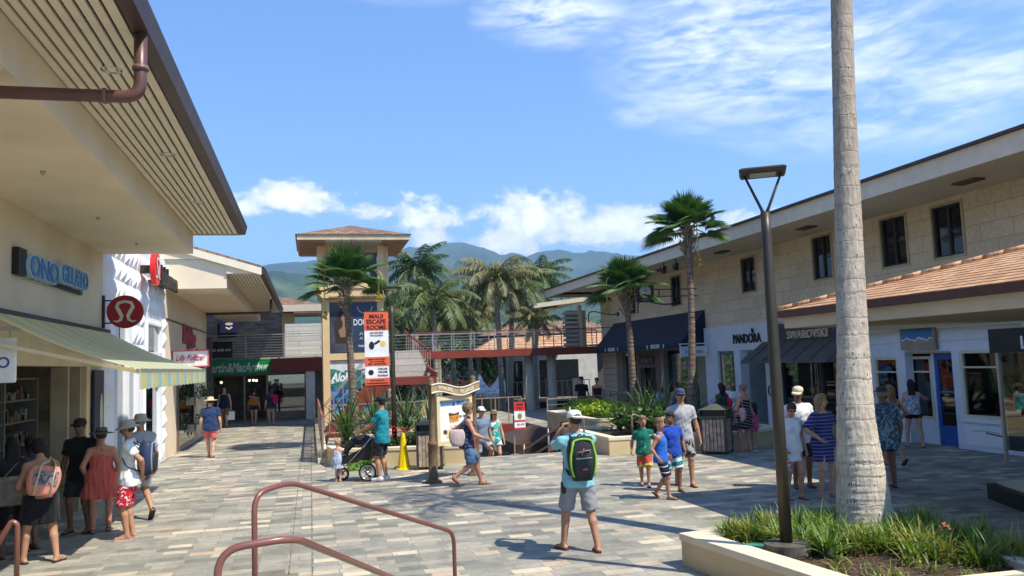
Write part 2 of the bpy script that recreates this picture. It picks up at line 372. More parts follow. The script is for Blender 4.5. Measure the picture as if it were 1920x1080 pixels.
slate = brickm('slate_cladding', 'xz', .5, .14, ((0, (.022, .026, .036)), (.4, (.035, .04, .052)), (.7, (.016, .019, .028))), (.012, .014, .02), msize=.012, rough=.5, bump=.8)
tile_o = brickm('tile_orange', 'yx', .22, .20, ((0, (.58, .32, .165)), (.3, (.64, .37, .20)), (.55, (.53, .285, .145)), (.8, (.70, .43, .25))), (.34, .19, .10), msize=.010, rough=.85, bump=.9, dirt=.2)
tile_b = brickm('tile_brown', 'xy', .30, .33, ((0, (.25, .15, .10)), (.3, (.30, .18, .12)), (.55, (.21, .125, .085)), (.8, (.33, .21, .14))), (.10, .055, .04), msize=.02, rough=.9, bump=.9, dirt=.2)

# ground sheet at the lower court, plaza slabs above it
g = MB(); g.quad((-9000, -300, -3.2), (9000, -300, -3.2), (9000, 9000, -3.2), (-9000, 9000, -3.2))
struct('ground', g, M('ground_far', (.13, .14, .08), .95, var=.4, vscale=.02))
g = MB()
for x0, x1, y0, y1 in ((-9, 26, 6.6, 21.9), (-9, .45, 21.9, 60), (.45, 3.9, 21.9, 25.6), (7.4, 26, 21.9, 24.0), (8.6, 26, 24.0, 42.6), (.45, 8.6, 33.5, 41.2)):
    g.box(x0, x1, y0, y1, -.34, 0)
struct('plaza_paving', g, pave)
g = MB(); g.box(-9, 26, -12, 5.1, -.34, .82)
for k, z in enumerate((.66, .5, .34, .17)): g.box(-9, 26, 5.1+k*.375, 5.1+(k+1)*.375, -.34, z)
struct('entry_steps', g, pave)
g = MB()
for k in range(18): g.box(4.0, 7.35, 21.9+k*.32, 22.22+k*.32, -3.2, -.17*(k+1))
struct('lower_stairs', g, M('stair_concrete', (.33, .30, .25), .9, var=.15))
g = MB(); g.box(.2, 9.5, 20.95, 21.0, 0, 0)
g = MB(); g.quad((.6, 8.2, .004), (.9, 8.2, .004), (.9, 8.3, .004), (.6, 8.3, .004))
# slot drain running away from the camera
g = MB()
g.quad((-.30, 9.0, .004), (-.285, 9.0, .004), (-.285, 32, .004), (-.30, 32, .004)); g.quad((-.02, 9.0, .004), (-.005, 9.0, .004), (-.005, 32, .004), (-.02, 32, .004))
pts = M('drain_slot', (.20, .19, .17), .9, var=.5, vscale=6)
struct('drain', g, pts)

# ---- mountains
def mountains():
    nx, ny = 260, 90
    az = np.radians(np.linspace(-34, 62, nx)); rr = np.linspace(0, 1, ny)
    A = az[:, None]; Rr = (900+5200*rr**1.1)[None, :]
    X = Rr*np.sin(A); Y = Rr*np.cos(A)
    rs = np.random.RandomState(5)
    def vn(x, y, seed):
        xi = np.floor(x).astype(int); yi = np.floor(y).astype(int); fx = x-xi; fy = y-yi; fx = fx*fx*(3-2*fx); fy = fy*fy*(3-2*fy)
        def h(a, b):
            n = (a*374761393+b*668265263+seed*1442695041) & 0x7fffffff; n = (n ^ (n >> 13))*1274126177 & 0x7fffffff
            return ((n ^ (n >> 16)) & 0xffff)/65535.
        return h(xi, yi)*(1-fx)*(1-fy)+h(xi+1, yi)*fx*(1-fy)+h(xi, yi+1)*(1-fx)*fy+h(xi+1, yi+1)*fx*fy
    def ridged(x, y, s):
        t = 0; a = 1
        for k in range(6):
            n = vn(x, y, s+k); t = t+a*(1-abs(2*n-1)); x = x*2.03+11.3; y = y*2.03+5.7; a *= .5
        return t/1.97
    dg = np.degrees(A)
    # crest elevation in degrees against azimuth
    ca = [-34, -22, -9, -4.5, -2, 2, 5.5, 8.0, 9.0, 10.2, 11.6, 12.6, 13.6, 14.3, 15.0, 15.8, 17.0, 18.5, 20, 23, 28, 35, 45, 62]
    ce = [4.0, 4.4, 5.7, 6.6, 7.1, 7.7, 8.1, 8.25, 8.2, 8.35, 8.1, 7.8, 7.4, 7.55, 7.2, 7.55, 7.65, 7.45, 7.4, 6.9, 6.0, 5, 4, 3]
    crest = np.interp(dg, ca, ce)
    crest = crest+(vn(dg*1.6+50, dg*0+3, 11)-.5)*.22+(vn(dg*4+50, dg*0+3, 12)-.5)*.12
    prof = np.clip((rr[None, :]-.02)/.80, 0, 1)
    env = np.tan(np.radians(crest))*5000*np.power(prof, 1.75)*np.where(rr[None, :] > .86, 1-(rr[None, :]-.86)*1.2, 1)
    # gullies fall towards the coast: stretched along the radius
    rg = ridged(dg*.33+20+rr[None, :]*.9, rr[None, :]*1.7+3, 21); rg2 = ridged(dg*.95+4, rr[None, :]*4, 31)
    lump = np.clip((dg-3)/6, .03, 1)*(rg-.62)*620*np.clip(prof*1.1-.08, 0, 1)*np.clip((1.0-prof)*2.2, 0, 1)+(rg2-.6)*120*np.clip(prof*1.3-.1, 0, 1)*np.clip((1.06-prof)*2, 0, 1)
    # rounded green foothill on the left
    foot = 130*np.exp(-((dg+3.5)/6.5)**2-((Rr-2600)/800)**2)+90*np.exp(-((dg-10)/9)**2-((Rr-2400)/700)**2)
    Z = env+lump+foot+15-20*(1-prof)**4
    vs = np.stack([X, Y, Z], -1).reshape(-1, 3).tolist()
    fs = []
    for i in range(nx-1):
        for j in range(ny-1):
            a = i*ny+j; fs.append((a, a+ny, a+ny+1, a+1))
    mb = MB(); mb.v = vs; mb.f = fs
    m = bpy.data.materials.new('mountain_green'); m.use_nodes = True; t = m.node_tree; b = t.nodes['Principled BSDF']; L = t.links
    tc = N(t, 'ShaderNodeTexCoord'); n = N(t, 'ShaderNodeTexNoise'); n.inputs['Scale'].default_value = .0022; n.inputs['Detail'].default_value = 9; n.inputs['Roughness'].default_value = .62; L.new(tc.outputs['Object'], n.inputs['Vector'])
    n2 = N(t, 'ShaderNodeTexNoise'); n2.inputs['Scale'].default_value = .02; n2.inputs['Detail'].default_value = 8; n2.inputs['Roughness'].default_value = .7; L.new(tc.outputs['Object'], n2.inputs['Vector'])
    c = ramp(t, n.outputs['Fac'], ((.38, (.022, .046, .024)), (.52, (.040, .078, .032)), (.62, (.085, .12, .045))))
    c = mixc(t, 1, c, ramp(t, n2.outputs['Fac'], ((.35, (.5, .55, .5)), (.65, (1.2, 1.2, 1.1)))), 'MULTIPLY')
    L.new(c, b.inputs['Base Color']); b.inputs['Roughness'].default_value = 1; b.inputs['Specular IOR Level'].default_value = 0
    bp = N(t, 'ShaderNodeBump'); bp.inputs['Strength'].default_value = 1; bp.inputs['Distance'].default_value = 14; L.new(n2.outputs['Fac'], bp.inputs['Height']); L.new(bp.outputs[0], b.inputs['Normal'])
    struct('mountains', mb, m, True)
mountains()

# ================================================================== left-hand buildings
XL = -4.2
def slat_soffit(parent, x0, x1, y0, y1, z, n=9, gap=.015, lbl=None):
    """boards running along Y with dark gaps between them"""
    b = MB(); d = MB(); w = (x1-x0)/n
    for i in range(n): b.box(x0+i*w+gap, x0+(i+1)*w-(gap if i < n-1 else 0), y0, y1, z, z+.03)
    obj('soffit_slats', b, slat_m, parent)
    d.box(x0, x1, y0+.01, y1-.01, z+.034, z+.05); obj('soffit_backing', d, gap_m, parent)
def eave_roof(parent, y0, y1, zf=5.52, rise=.34):
    # brown gutter edge along x=-1.36, roof slab above rising to the left
    b = MB(); b.extr([(-1.47, zf-.05), (-1.34, zf-.04), (-1.30, zf+.14), (-1.47, zf+.14)], y0-.02, y1+.02, 'y')
    obj('gutter', b, gutter, parent)
    b = MB(); b.extr([(-1.42, zf+.145), (-1.36, zf+.145+.06), (-9, zf+.2+rise*7.6), (-9, zf+.05+rise*7.6)], y0-.05, y1+.05, 'y'); obj('roof', b, tile_b, parent)

B1 = thing('gelato_shop_building', 'tan stucco shop building nearest on the left, deep slatted eave overhead', 'building', (XL, 12, 0))
w = MB(); w.box(XL-.3, XL, 3, 12.2, 0, 5.9); w.box(XL-.3, XL, 12.2, 18.8, 2.70, 5.9); w.box(XL-.32, XL, 17.55, 18.8, 0, 2.697)
w.box(XL-5, XL-.3, 18.55, 18.8, 0, 5.9)
obj('wall', w, stucco, B1)
w = MB(); w.box(XL+.002, -2.42, 3, 18.8, 5.06, 5.9); obj('dropped_ceiling', w, stucco_lt, B1)
slat_soffit(B1, -2.418, -1.50, 3, 18.8, 5.49, 9)
eave_roof(B1, 3, 18.8)
w = MB(); w.box(-2.415, -1.48, 18.76, 18.8, 5.46, 5.64); obj('end_board', w, fascia, B1)
for x, y in ((-1.86, 8.6), (-1.86, 11.9), (-1.86, 15.2)):
    m = MB(); m.lathe([(.10, 0), (.10, .012), (.085, .012), (.07, .05)], (x, y, 5.478), 20, caps=False); r = obj('recessed_light', m, M('trim_white', (.7, .68, .6), .4), B1)
    m = MB(); m.lathe([(.001, .02), (.07, .022)], (x, y, 5.48), 16, caps=False); obj('lens', m, M('lens_grey', (.25, .25, .24), .2), r)
for x, y in ((-3.2, 11.2), (-3.3, 14.4), (-3.25, 17.2)):
    m = MB(); m.lathe([(.035, 0), (.03, -.02), (.012, -.05)], (x, y, 5.06), 10); obj('sprinkler', m, steel, B1)
# shop opening: shelves inside
w = MB(); w.box(XL-3.6, XL-.32, 11.0, 11.05, 0, 2.9); w.box(XL-3.65, XL-3.6, 11.0, 17.5, 0, 2.9); w.box(XL-3.6, XL-.32, 17.45, 17.5, 0, 2.9); w.box(XL-3.6, XL-.32, 11.0, 17.5, 2.9, 2.95)
obj('interior', w, interior2, B1)
w = MB(); w.box(XL-.30, XL-.02, 16.35, 16.45, 0, 2.68); w.box(XL-.28, XL-.04, 17.25, 17.33, 0, 2.68); obj('door_frame', w, M('frame_tan', (.40, .33, .24), .6), B1)
sh = thing('display_shelf', 'dark shelf unit of jars and packets inside the shop on the left', 'shelf', (XL-1.2, 14.4, 0))
w = MB()
for y in (12.4, 14.4, 16.0): w.box(XL-.75, XL-.40, y-.03, y+.03, 0, 2.5)
for z in (.5, 1.0, 1.42, 1.8, 2.15, 2.5): w.box(XL-.75, XL-.42, 12.43, 15.97, z-.015, z+.015)
obj('shelf_frame', w, M('shelf_grey', (.11, .10, .085), .6), sh)
cols = [(.14, .12, .09), (.03, .09, .10), (.08, .025, .02), (.17, .17, .16), (.035, .03, .025), (.14, .10, .04)]
for ci, c in enumerate(cols):
    w = MB()
    for z in (.515, 1.015, 1.435, 1.815, 2.165):
        y = 12.5+rnd.random()*.3
        while y < 15.8:
            if rnd.random() < .2: w.box(XL-.62, XL-.45, y, y+rnd.uniform(.06, .15), z, z+rnd.uniform(.08, .22))
            y += .19
    o = obj('goods', w, M('goods%d' % ci, c, .6), sh); o['kind'] = 'stuff'
# counter
ct = thing('counter', 'low dark serving counter across the shop opening on the left', 'counter', (XL-.4, 14, 0))
w = MB(); w.box(XL-.9, XL-.79, 12.3, 15.6, 0, .95); obj('base', w, M('counter_body', (.10, .12, .14), .5), ct)
w = MB(); w.box(XL-.95, XL-.78, 12.28, 15.65, .952, 1.0); obj('top', w, M('counter_top', (.45, .44, .42), .3), ct)

# white faceted storefront
B2 = thing('faceted_storefront', 'white storefront covered in faceted pyramids on the left', 'building', (XL, 23, 0))
holes = [(19.9, 22.3, 0, 2.95), (20.0, 21.3, 3.15, 4.0), (23.2, 25.5, .12, 2.30), (23.5, 25.7, 3.12, 3.92)]
w = MB()
ys = sorted({18.8, 26.5, *[h[0] for h in holes], *[h[1] for h in holes]}); zs = sorted({0, 5.9, *[h[2] for h in holes], *[h[3] for h in holes]})
for i in range(len(ys)-1):
    for j in range(len(zs)-1):
        cy, cz = (ys[i]+ys[i+1])/2, (zs[j]+zs[j+1])/2
        if not any(h[0] < cy < h[1] and h[2] < cz < h[3] for h in holes): w.box(XL-.3, XL, ys[i], ys[i+1], zs[j], zs[j+1])
obj('wall', w, plaster_w, B2)
w = MB(); p = .46; rr2 = random.Random(3)
ny = int(7.4/p); nz = int(5.8/p)
for i in range(ny):
    for j in range(nz):
        y0 = 18.95+i*p; z0 = .05+j*p
        if any(h[0]-.22 < y0+p and y0 < h[1]+.12 and h[2]-.1 < z0+p and z0 < h[3]+.06 for h in holes): continue
        hgt = .05+.07*rr2.random(); a = (XL+hgt, y0+p*(.35+.3*rr2.random()), z0+p*(.35+.3*rr2.random()))
        c4 = [(XL+.003, y0, z0), (XL+.003, y0+p, z0), (XL+.003, y0+p, z0+p), (XL+.003, y0, z0+p)]
        w.add(c4+[a], [(0, 1, 4), (1, 2, 4), (2, 3, 4), (3, 0, 4)])
obj('pyramid_facets', w, plaster_w, B2)
for k, h in enumerate(holes):
    fr = MB(); t = .06; y0, y1, z0, z1 = h
    fr.box(XL-.12, XL+.05, y0, y0+t, z0, z1); fr.box(XL-.12, XL+.05, y1-t, y1, z0, z1); fr.box(XL-.12, XL+.05, y0+t, y1-t, z1-t, z1)
    if k == 0: fr.box(XL-.12, XL+.06, 21.05, 21.15, z0, z1-t)
    f = obj('door' if k == 0 else 'window', fr, white, B2)
    gl = MB(); gl.box(XL-.07, XL-.06, y0+t, y1-t, z0, z1-t); obj('pane', gl, glass_g, f)
w = MB(); w.box(XL-3.2, XL-.31, 18.85, 26.4, 0.001, .02); w.box(XL-3.2, XL-3.1, 18.85, 26.4, .02, 5.8); obj('interior', w, M('interior_pale', (.30, .34, .31), .8, var=.2, vscale=.8), B2)
mq = thing('mannequin', 'headless mannequin in a pink top behind the faceted storefront window', 'mannequin', (XL-.8, 24.6, .3))
m = MB(); m.lathe([(.10, .75), (.15, .95), (.12, 1.15), (.17, 1.4), (.13, 1.52), (.04, 1.58)], (XL-.8, 24.6, .3), 14, sy=.6); obj('torso', m, M('pink_top', (.75, .08, .16), .8), mq, True)
m = MB(); m.tube([(XL-.8, 24.52, 1.05), (XL-.8, 24.5, .32)], [.08, .05], 8); m.tube([(XL-.8, 24.7, 1.05), (XL-.8, 24.72, .32)], [.08, .05], 8); obj('legs', m, M('black_leggings', (.02, .02, .025), .7), mq, True)

# next building with its own slatted eave
B3 = thing('eaved_shop_building', 'second tan stucco building on the left, slatted eave over the walkway', 'building', (XL, 32, 0))
w = MB(); w.box(XL-.3, XL, 26.5, 36.6, 0, 6.1); w.box(XL-6, XL-.3, 26.5, 26.7, 0, 6.1); w.box(XL-1.8, XL-1.5, 36.6, 44, 3.9, 6.1); obj('wall', w, stucco, B3)
w = MB(); w.box(XL+.002, -2.45, 26.5, 44, 5.06, 5.95); obj('dropped_ceiling', w, stucco_lt, B3)
w = MB(); w.extr([(-8.2, 5.952), (-2.5, 5.952), (-8.2, 7.70)], 26.42, 26.49, 'y'); w.extr([(-2.448, 5.50), (-1.42, 5.50), (-1.42, 5.62), (-2.448, 5.94)], 26.42, 26.49, 'y'); obj('gable', w, stucco_lt, B3)
w = MB(); w.extr([(-8.2, 7.50), (-1.42, 5.44), (-1.42, 5.66), (-8.2, 7.73)], 26.34, 26.415, 'y'); obj('gable_board', w, slat_m, B3)
slat_soffit(B3, -2.448, -1.5, 26.5, 44, 5.49, 9)
eave_roof(B3, 26.5, 44, rise=.31)
w = MB(); w.box(XL+.001, XL+.03, 26.6, 36.4, 4.15, 4.19); obj('trim_line', w, dark, B3)
w = MB(); w.box(XL-.02, XL+.06, 28.6, 32.3, .1, 2.5); f = obj('shop_window', w, M('window_bronze', (.16, .11, .07), .4), B3)
w = MB(); w.box(XL+.062, XL+.068, 28.7, 30.9, .2, 2.42); w.box(XL+.062, XL+.068, 31.0, 32.2, .2, 2.42); obj('pane', w, glass_d, f)
w = MB(); w.box(XL+.001, XL+.2, 36.6, 36.9, 0, 4.0); w.box(XL-1.8, XL-1.5, 36.62, 44, 0, 3.88); obj('pier', w, M('pier_dark', (.05, .048, .045), .6), B3)
# hanging plants in wall boxes
for k, (y, z) in enumerate(((33.0, 1.35), (33.1, .35), (31.6, 2.55))):
    p = thing('wall_planter', ('upper', 'lower', 'overhead')[k]+' leafy plant in a cream box on the left shop wall', 'plant', (XL+.2, y, z))
    b = MB(); b.box(XL+.075, XL+.38, y-.35, y+.35, z, z+.28); obj('pot', b, stucco_lt, p)
    b = MB(); q = random.Random(k)
    for i in range(260):
        c = Vector((XL+.3+q.gauss(0, .16), y+q.gauss(0, .3), z+.36+q.gauss(0, .18))); d = Vector((q.gauss(0, 1), q.gauss(0, 1), q.gauss(0, 1))).normalized()*.07; e = d.cross(Vector((q.gauss(0, 1), q.gauss(0, 1), 1))).normalized()*.03
        b.add([c-d, c+e, c+d, c-e], [(0, 1, 2, 3)])
    obj('leaves', b, M('leaf_mid', (.06, .13, .03), .6, var=.4, vscale=8), p)
# mural of intertwined palm strokes
mu = thing('wall_emblem', 'crimson brush-stroke emblem painted on the left stucco wall', 'wall emblem', (XL, 31, 3.7))
b = MB()
for (u, v0, v1) in ((-.52, -.30, .46), (-.12, -.50, .44), (.25, -.42, .05)):
    b.tube([(u, v0, .02), (u+.02, (v0+v1)/2, .02), (u, v1, .02)], .13, 10, flat=.25)
b.tube([(-.6, .0, .02), (.1, -.05, .02), (.6, .0, .02)], .17, 10, flat=.2); b.tube([(.15, .35, .02), (.45, -.2, .02), (.55, -.35, .02)], .12, 10, flat=.2); b.tube([(-.5, .3, .02), (-.2, -.2, .02)], .15, 8, flat=.2)
b.xf(lambda p: Vector((p.x*2.5, p.y*.88, p.z)))
obj('brush_strokes', place(b, (XL+.004, 31.45, 3.80), 'r'), M('crimson', (.36, .015, .07), .6), mu)

def sign(label, org, face, w, h, mat, depth=.08, name='shop_sign', cat='sign', frame=None, loc=None):
    t = thing(name, label, cat, org)
    obj('board', place(uvbox(-w/2, w/2, -h/2, h/2, 0, depth), org, face), mat, t)
    if frame:
        f = MB(); e = .035
        for a in ((-w/2-e, w/2+e, h/2, h/2+e), (-w/2-e, w/2+e, -h/2-e, -h/2), (-w/2-e, -w/2, -h/2, h/2), (w/2, w/2+e, -h/2, h/2)): f.box(*a, 0, depth+.02)
        obj('frame', place(f, org, face), frame, t)
    return t
def off(org, face, u=0, v=0, w=0):
    d, n = {'f': ((1, 0, 0), (0, -1, 0)), 'r': ((0, 1, 0), (1, 0, 0)), 'l': ((0, -1, 0), (-1, 0, 0))}[face]
    return (org[0]+d[0]*u+n[0]*w, org[1]+d[1]*u+n[1]*w, org[2]+v)
# blue channel letters
s1 = thing('letter_sign', 'blue and white raised letters on a dark backing, tan wall at left', 'sign', (XL, 15, 4.2))
obj('backing', place(MB().add([(-1.9, -.20, .01), (-1.55, -.20, .01), (-1.55, .20, .01), (-1.9, .20, .01), (-1.9, -.20, .1), (-1.55, -.20, .1), (-1.55, .20, .1), (-1.9, .20, .1)], [(0, 3, 2, 1), (4, 5, 6, 7), (0, 1, 5, 4), (1, 2, 6, 5), (2, 3, 7, 6), (3, 0, 4, 7)]).box(-1.25, 1.75, -.19, -.13, .01, .06), (XL, 15.2, 4.22), 'r'), black, s1)
blue_l = M('letter_blue', (.03, .17, .42), .4); edge_l = M('letter_edge', (.42, .58, .66), .4)
txt('ONO', (XL+.09, 14.35, 4.20), 'r', 1.5, edge_l, s1, .38, bold=.045, depth=.12); txt('ONO', (XL+.158, 14.35, 4.20), 'r', 1.42, blue_l, s1, .33, bold=.015, depth=.02)
txt('GELATO', (XL+.09, 16.1, 4.27), 'r', 1.72, edge_l, s1, .36, bold=.045, depth=.12); txt('GELATO', (XL+.158, 16.1, 4.27), 'r', 1.66, blue_l, s1, .31, bold=.015, depth=.02)
# hanging white sign, mostly out of frame
s = thing('hanging_sign', 'white hanging sign with blue lettering under the awning, far left edge', 'sign', (-3.7, 12.3, 2.8))
obj('board', place(uvbox(-.62, .0, -.30, .30, 0, .05), (-3.79, 12.3, 2.75), 'f'), M('sign_white', (.75, .74, .70), .5), s, bevel=.03)
txt('GELATO', (-4.235, 12.247, 2.72), 'f', .74, M('text_blue', (.02, .09, .36), .5), s, .15, bold=.02, depth=.004)
m = MB(); m.bar((-4.2, 12.3, 3.17), (-3.74, 12.3, 3.17), .05, .05); m.tube([(-3.88, 12.3, 3.15), (-3.88, 12.3, 3.05)], .012, 6); obj('bracket', m, steel, s)
# round red sign on bracket
s = thing('round_sign', 'round dark red sign with a pale looped emblem on a black bracket', 'sign', (-3.75, 18.8, 3.83))
obj('disc', place(disc(1, -.04, .04, 40).xf(lambda p: Vector((p.x*.355, p.y*.345, p.z))), (-3.75, 18.72, 3.83), 'f'), M('sign_red', (.33, .01, .02), .4), s)
m = MB(); m.bar((-4.17, 18.72, 3.50), (-4.17, 18.72, 4.18), .05, .05); m.bar((-4.16, 18.72, 4.07), (-3.9, 18.72, 4.07), .03, .03); m.bar((-4.16, 18.72, 3.60), (-3.9, 18.72, 3.60), .03, .03); obj('bracket', m, dark, s)
def omega(sc):
    P = [(-.62, -.52), (-.42, -.58), (-.22, -.47), (-.17, -.25), (-.30, .02), (-.44, .28), (-.34, .52), (0, .60), (.34, .52), (.44, .28), (.30, .02), (.17, -.25), (.22, -.47), (.42, -.58), (.62, -.52)]
    Wd = [.02, .05, .08, .10, .105, .10, .09, .075, .09, .10, .105, .10, .08, .05, .02]
    m = MB(); pts = []
    for i in range(len(P)):
        a = Vector(P[max(i-1, 0)]); b = Vector(P[min(i+1, len(P)-1)]); d = (b-a).normalized(); n = Vector((-d.y, d.x)); p = Vector(P[i])
        q = Wd[i]; pts.append(((p+n*q)*sc, (p-n*q)*sc))
    for i in range(len(P)-1):
        a, b = pts[i]; c, d = pts[i+1]
        m.add([(a.x, a.y, 0), (b.x, b.y, 0), (d.x, d.y, 0), (c.x, c.y, 0), (a.x, a.y, .012), (b.x, b.y, .012), (d.x, d.y, .012), (c.x, c.y, .012)], [(3, 2, 1, 0), (4, 5, 6, 7), (0, 1, 5, 4), (2, 3, 7, 6)])
    return m
pale = M('sign_pale', (.62, .55, .45), .5)
obj('emblem', place(omega(.36), (-3.75, 18.675, 3.83), 'f'), pale, s)
s = thing('wall_logo_sign', 'red oval emblem with black letters on the white faceted wall', 'sign', (XL, 23.5, 5.2))
m = disc(1, .30, .42, 36).xf(lambda p: Vector((p.x*.42, p.y*.44, p.z))); obj('oval', place(m, (XL, 22.7, 5.22), 'r'), M('bright_red', (.72, .02, .02), .4), s)
obj('emblem', place(omega(.44), (XL+.43, 22.7, 5.22), 'r'), M('sign_white', (.75, .74, .70), .5), s)
txt('lululemon', (XL+.36, 24.75, 5.15), 'r', 2.7, black, s, .52, bold=.03, depth=.10)
m = MB(); m.box(XL, XL+.33, 22.6, 22.8, 5.1, 5.3); m.box(XL, XL+.3, 23.6, 26.0, 5.0, 5.03); obj('bracket', m, dark, s)
# script sign, framed pink
s = sign('white sign with pink script and pink frame projecting from the left wall', (-3.64, 27.7, 2.97), 'f', 1.02, .46, M('sign_white', (.75, .74, .70), .5), frame=M('pink', (.55, .10, .14), .5))
txt('Lilly Pulitzer', (-3.64, 27.61, 2.97), 'f', .88, M('script_pink', (.55, .03, .12), .5), s, .24, shear=.45, bold=.012, depth=.006)
# poster strip beside the doorway
s = sign('tall dark poster panel with pale oval picture beside the left shop opening', (XL+.03, 18.2, 1.6), 'r', .75, 2.05, M('poster_navy', (.015, .018, .06), .4), .05, 'poster_panel', 'poster')
m = disc(1, .052, .058, 24).xf(lambda p: Vector((p.x*.12+.16, p.y*.42+.15, p.z))); obj('picture', place(m, (XL+.03, 18.2, 1.6), 'r'), M('pale_green', (.5, .55, .42), .5), s)
m = MB()
for i in range(4): m.box(.02, .30, -.5-.12*i, -.43-.12*i, .052, .056)
obj('picture', place(m, (XL+.03, 18.2, 1.6), 'r'), M('pale_grey', (.5, .5, .55), .5), s)

# striped awning
aw = thing('awning', 'yellow and pale-blue striped awning over the shop opening on the left', 'awning', (XL, 15.5, 3.4))
m = bpy.data.materials.new('awning_fabric'); m.use_nodes = True; t = m.node_tree; b = t.nodes['Principled BSDF']
tc = N(t, 'ShaderNodeTexCoord'); sp = N(t, 'ShaderNodeSeparateXYZ'); t.links.new(tc.outputs['Object'], sp.inputs[0])
fr_ = mth(t, 'FRACT', mth(t, 'MULTIPLY', sp.outputs[1], 1.15))
c = ramp(t, fr_, ((0, (.86, .76, .36)), (.45, (.50, .74, .66)), (.85, (.86, .84, .68))), 'CONSTANT')
t.links.new(c, b.inputs['Base Color']); b.inputs['Roughness'].default_value = .8; b.inputs['Specular IOR Level'].default_value = .1
tl = N(t, 'ShaderNodeBsdfTranslucent'); t.links.new(c, tl.inputs[0]); mx = N(t, 'ShaderNodeMixShader'); mx.inputs[0].default_value = .55
t.links.new(b.outputs[0], mx.inputs[1]); t.links.new(tl.outputs[0], mx.inputs[2]); t.links.new(mx.outputs[0], t.nodes['Material Output'].inputs[0])
MATS['awning_fabric'] = m
w = MB(); n = 16
rowsA = []
for i in range(n+1):
    f = i/n; x = XL+.06+(1.93)*f; z = 3.43-.86*f-.10*math.sin(math.pi*f)*.9
    rowsA.append((x, z))
for i in range(n):
    (x0, z0), (x1, z1) = rowsA[i], rowsA[i+1]
    w.add([(x0, 11.9, z0), (x1, 11.9, z1), (x1, 19.0, z1), (x0, 19.0, z0)], [(0, 1, 2, 3)])
obj('canopy', w, m, aw, True)
w = MB(); k = 60
xe, ze = rowsA[-1]
for i in range(k):
    y0 = 11.9+7.1*i/k; y1 = 11.9+7.1*(i+1)/k; zz = lambda y: ze-.26-.02*abs(math.sin((y-11.9)*math.pi/.43))
    w.add([(xe+.003, y0, ze), (xe+.003, y1, ze), (xe+.003, y1, zz(y1)), (xe+.003, y0, zz(y0))], [(0, 1, 2, 3)])
for i in range(20):
    f0, f1 = .55+.45*i/20, .55+.45*(i+1)/20
obj('valance', w, m, aw)
w = MB(); w.bar((XL+.06, 15.45, 3.47), (XL+.06, 15.45, 3.40), .1, 7.1, (0, 1, 0)); obj('head_rail', w, dark, aw)
w = MB(); w.bar((xe-.02, 11.95, ze-.02), (xe-.02, 18.95, ze-.02), .05, .05); obj('front_bar', w, steel, aw)
w = MB()
for y in (12.2, 15.4, 18.6): w.bar((XL+.05, y, 3.0), (xe-.04, y, ze-.04), .09, .05)
obj('arm', w, stucco_lt, aw)

# downpipes
def pipe(label, y, zt, zb, x=-1.56, x1=-4.15, r=.055):
    t = thing('downpipe', label, 'pipe', (x, y, zb))
    obj('pipe', MB().tube(fillet([(x, y, zt), (x, y, zb), (x1, y, zb)], .14, 6), r, 14), brown, t, True)
    m = MB(); m.tube([(x, y, zb+.24), (x, y, zb+.28)], r*1.25, 14); m.tube([(x-.3, y, zb), (x-.27, y, zb)], r*1.25, 14); obj('collar', m, M('collar', (.2, .1, .08), .4), t, True)
pipe('brown downpipe below the nearest eave, top left', 7.6, 5.50, 4.90, x=-1.41)
pipe('brown downpipe below the farther eave on the left', 36.0, 5.5, 4.93)
# ================================================================== far green-sign store
BY = 44.0
B4 = thing('green_sign_store', 'two-storey store at the end of the left walkway, red deck beam', 'building', (-1.8, BY, 0))
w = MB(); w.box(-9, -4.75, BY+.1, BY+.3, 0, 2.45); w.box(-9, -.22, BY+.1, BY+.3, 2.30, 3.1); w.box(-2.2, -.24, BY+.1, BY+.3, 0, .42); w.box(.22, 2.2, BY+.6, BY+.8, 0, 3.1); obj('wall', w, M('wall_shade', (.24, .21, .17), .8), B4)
w = MB(); w.box(-1.93, .66, BY-.5, BY, 2.42, 3.12); w.box(.66, 3.2, BY-.5, BY, 2.50, 3.10); obj('deck_beam', w, redbeam, B4)
w = MB(); w.box(-9, 3.2, BY, BY+14, 3.10, 3.20); obj('upper_deck', w, M('deck_grey', (.35, .33, .29), .8), B4)
w = MB(); w.box(-.24, .22, BY-.4, BY+.05, 0, 2.415); obj('post', w, M('post_white', (.72, .70, .64), .6), B4)
w = MB(); w.box(-9, -1.42, BY+1.6, BY+1.8, 3.2, 5.75); obj('slate_wall', w, slate, B4)
w = MB(); w.box(-1.41, .9, BY+6, BY+6.2, 3.2, 5.2); obj('board_wall', w, boardx, B4)
w = MB(); w.box(-8.5, -.26, BY+4.5, BY+4.6, 0, 2.9); w.box(-8.5, -8.4, BY+.3, BY+4.5, 0, 2.9); obj('interior', w, interior2, B4)
w = MB(); w.box(-2.10, -.30, BY+.14, BY+.15, .44, 2.28); obj('shop_window', w, glass_d, B4)
w = MB()
for x in (-2.2, -3.3): w.box(x, x+.09, BY+.12, BY+.2, 0, 2.3)
obj('door_frame', w, M('frame_tan', (.40, .33, .24), .6), B4)
for x, y in ((-4.5, 2.0), (-3.1, 2.05), (-2.9, 2.05), (-2.75, 2.03)):
    m = MB(); m.lathe([(.0, -.07), (.05, -.05), (.07, 0), (.05, .05), (0, .07)], (x, BY+1.5, y), 10, caps=False); o = obj('globe_lamp', m, MATS.get('lit_lamp') or M('lit_lamp', (.9, .8, .6), .5), B4, True)
bb = MATS['lit_lamp'].node_tree.nodes['Principled BSDF']; bb.inputs['Emission Color'].default_value = (1, .8, .5, 1); bb.inputs['Emission Strength'].default_value = 1.2
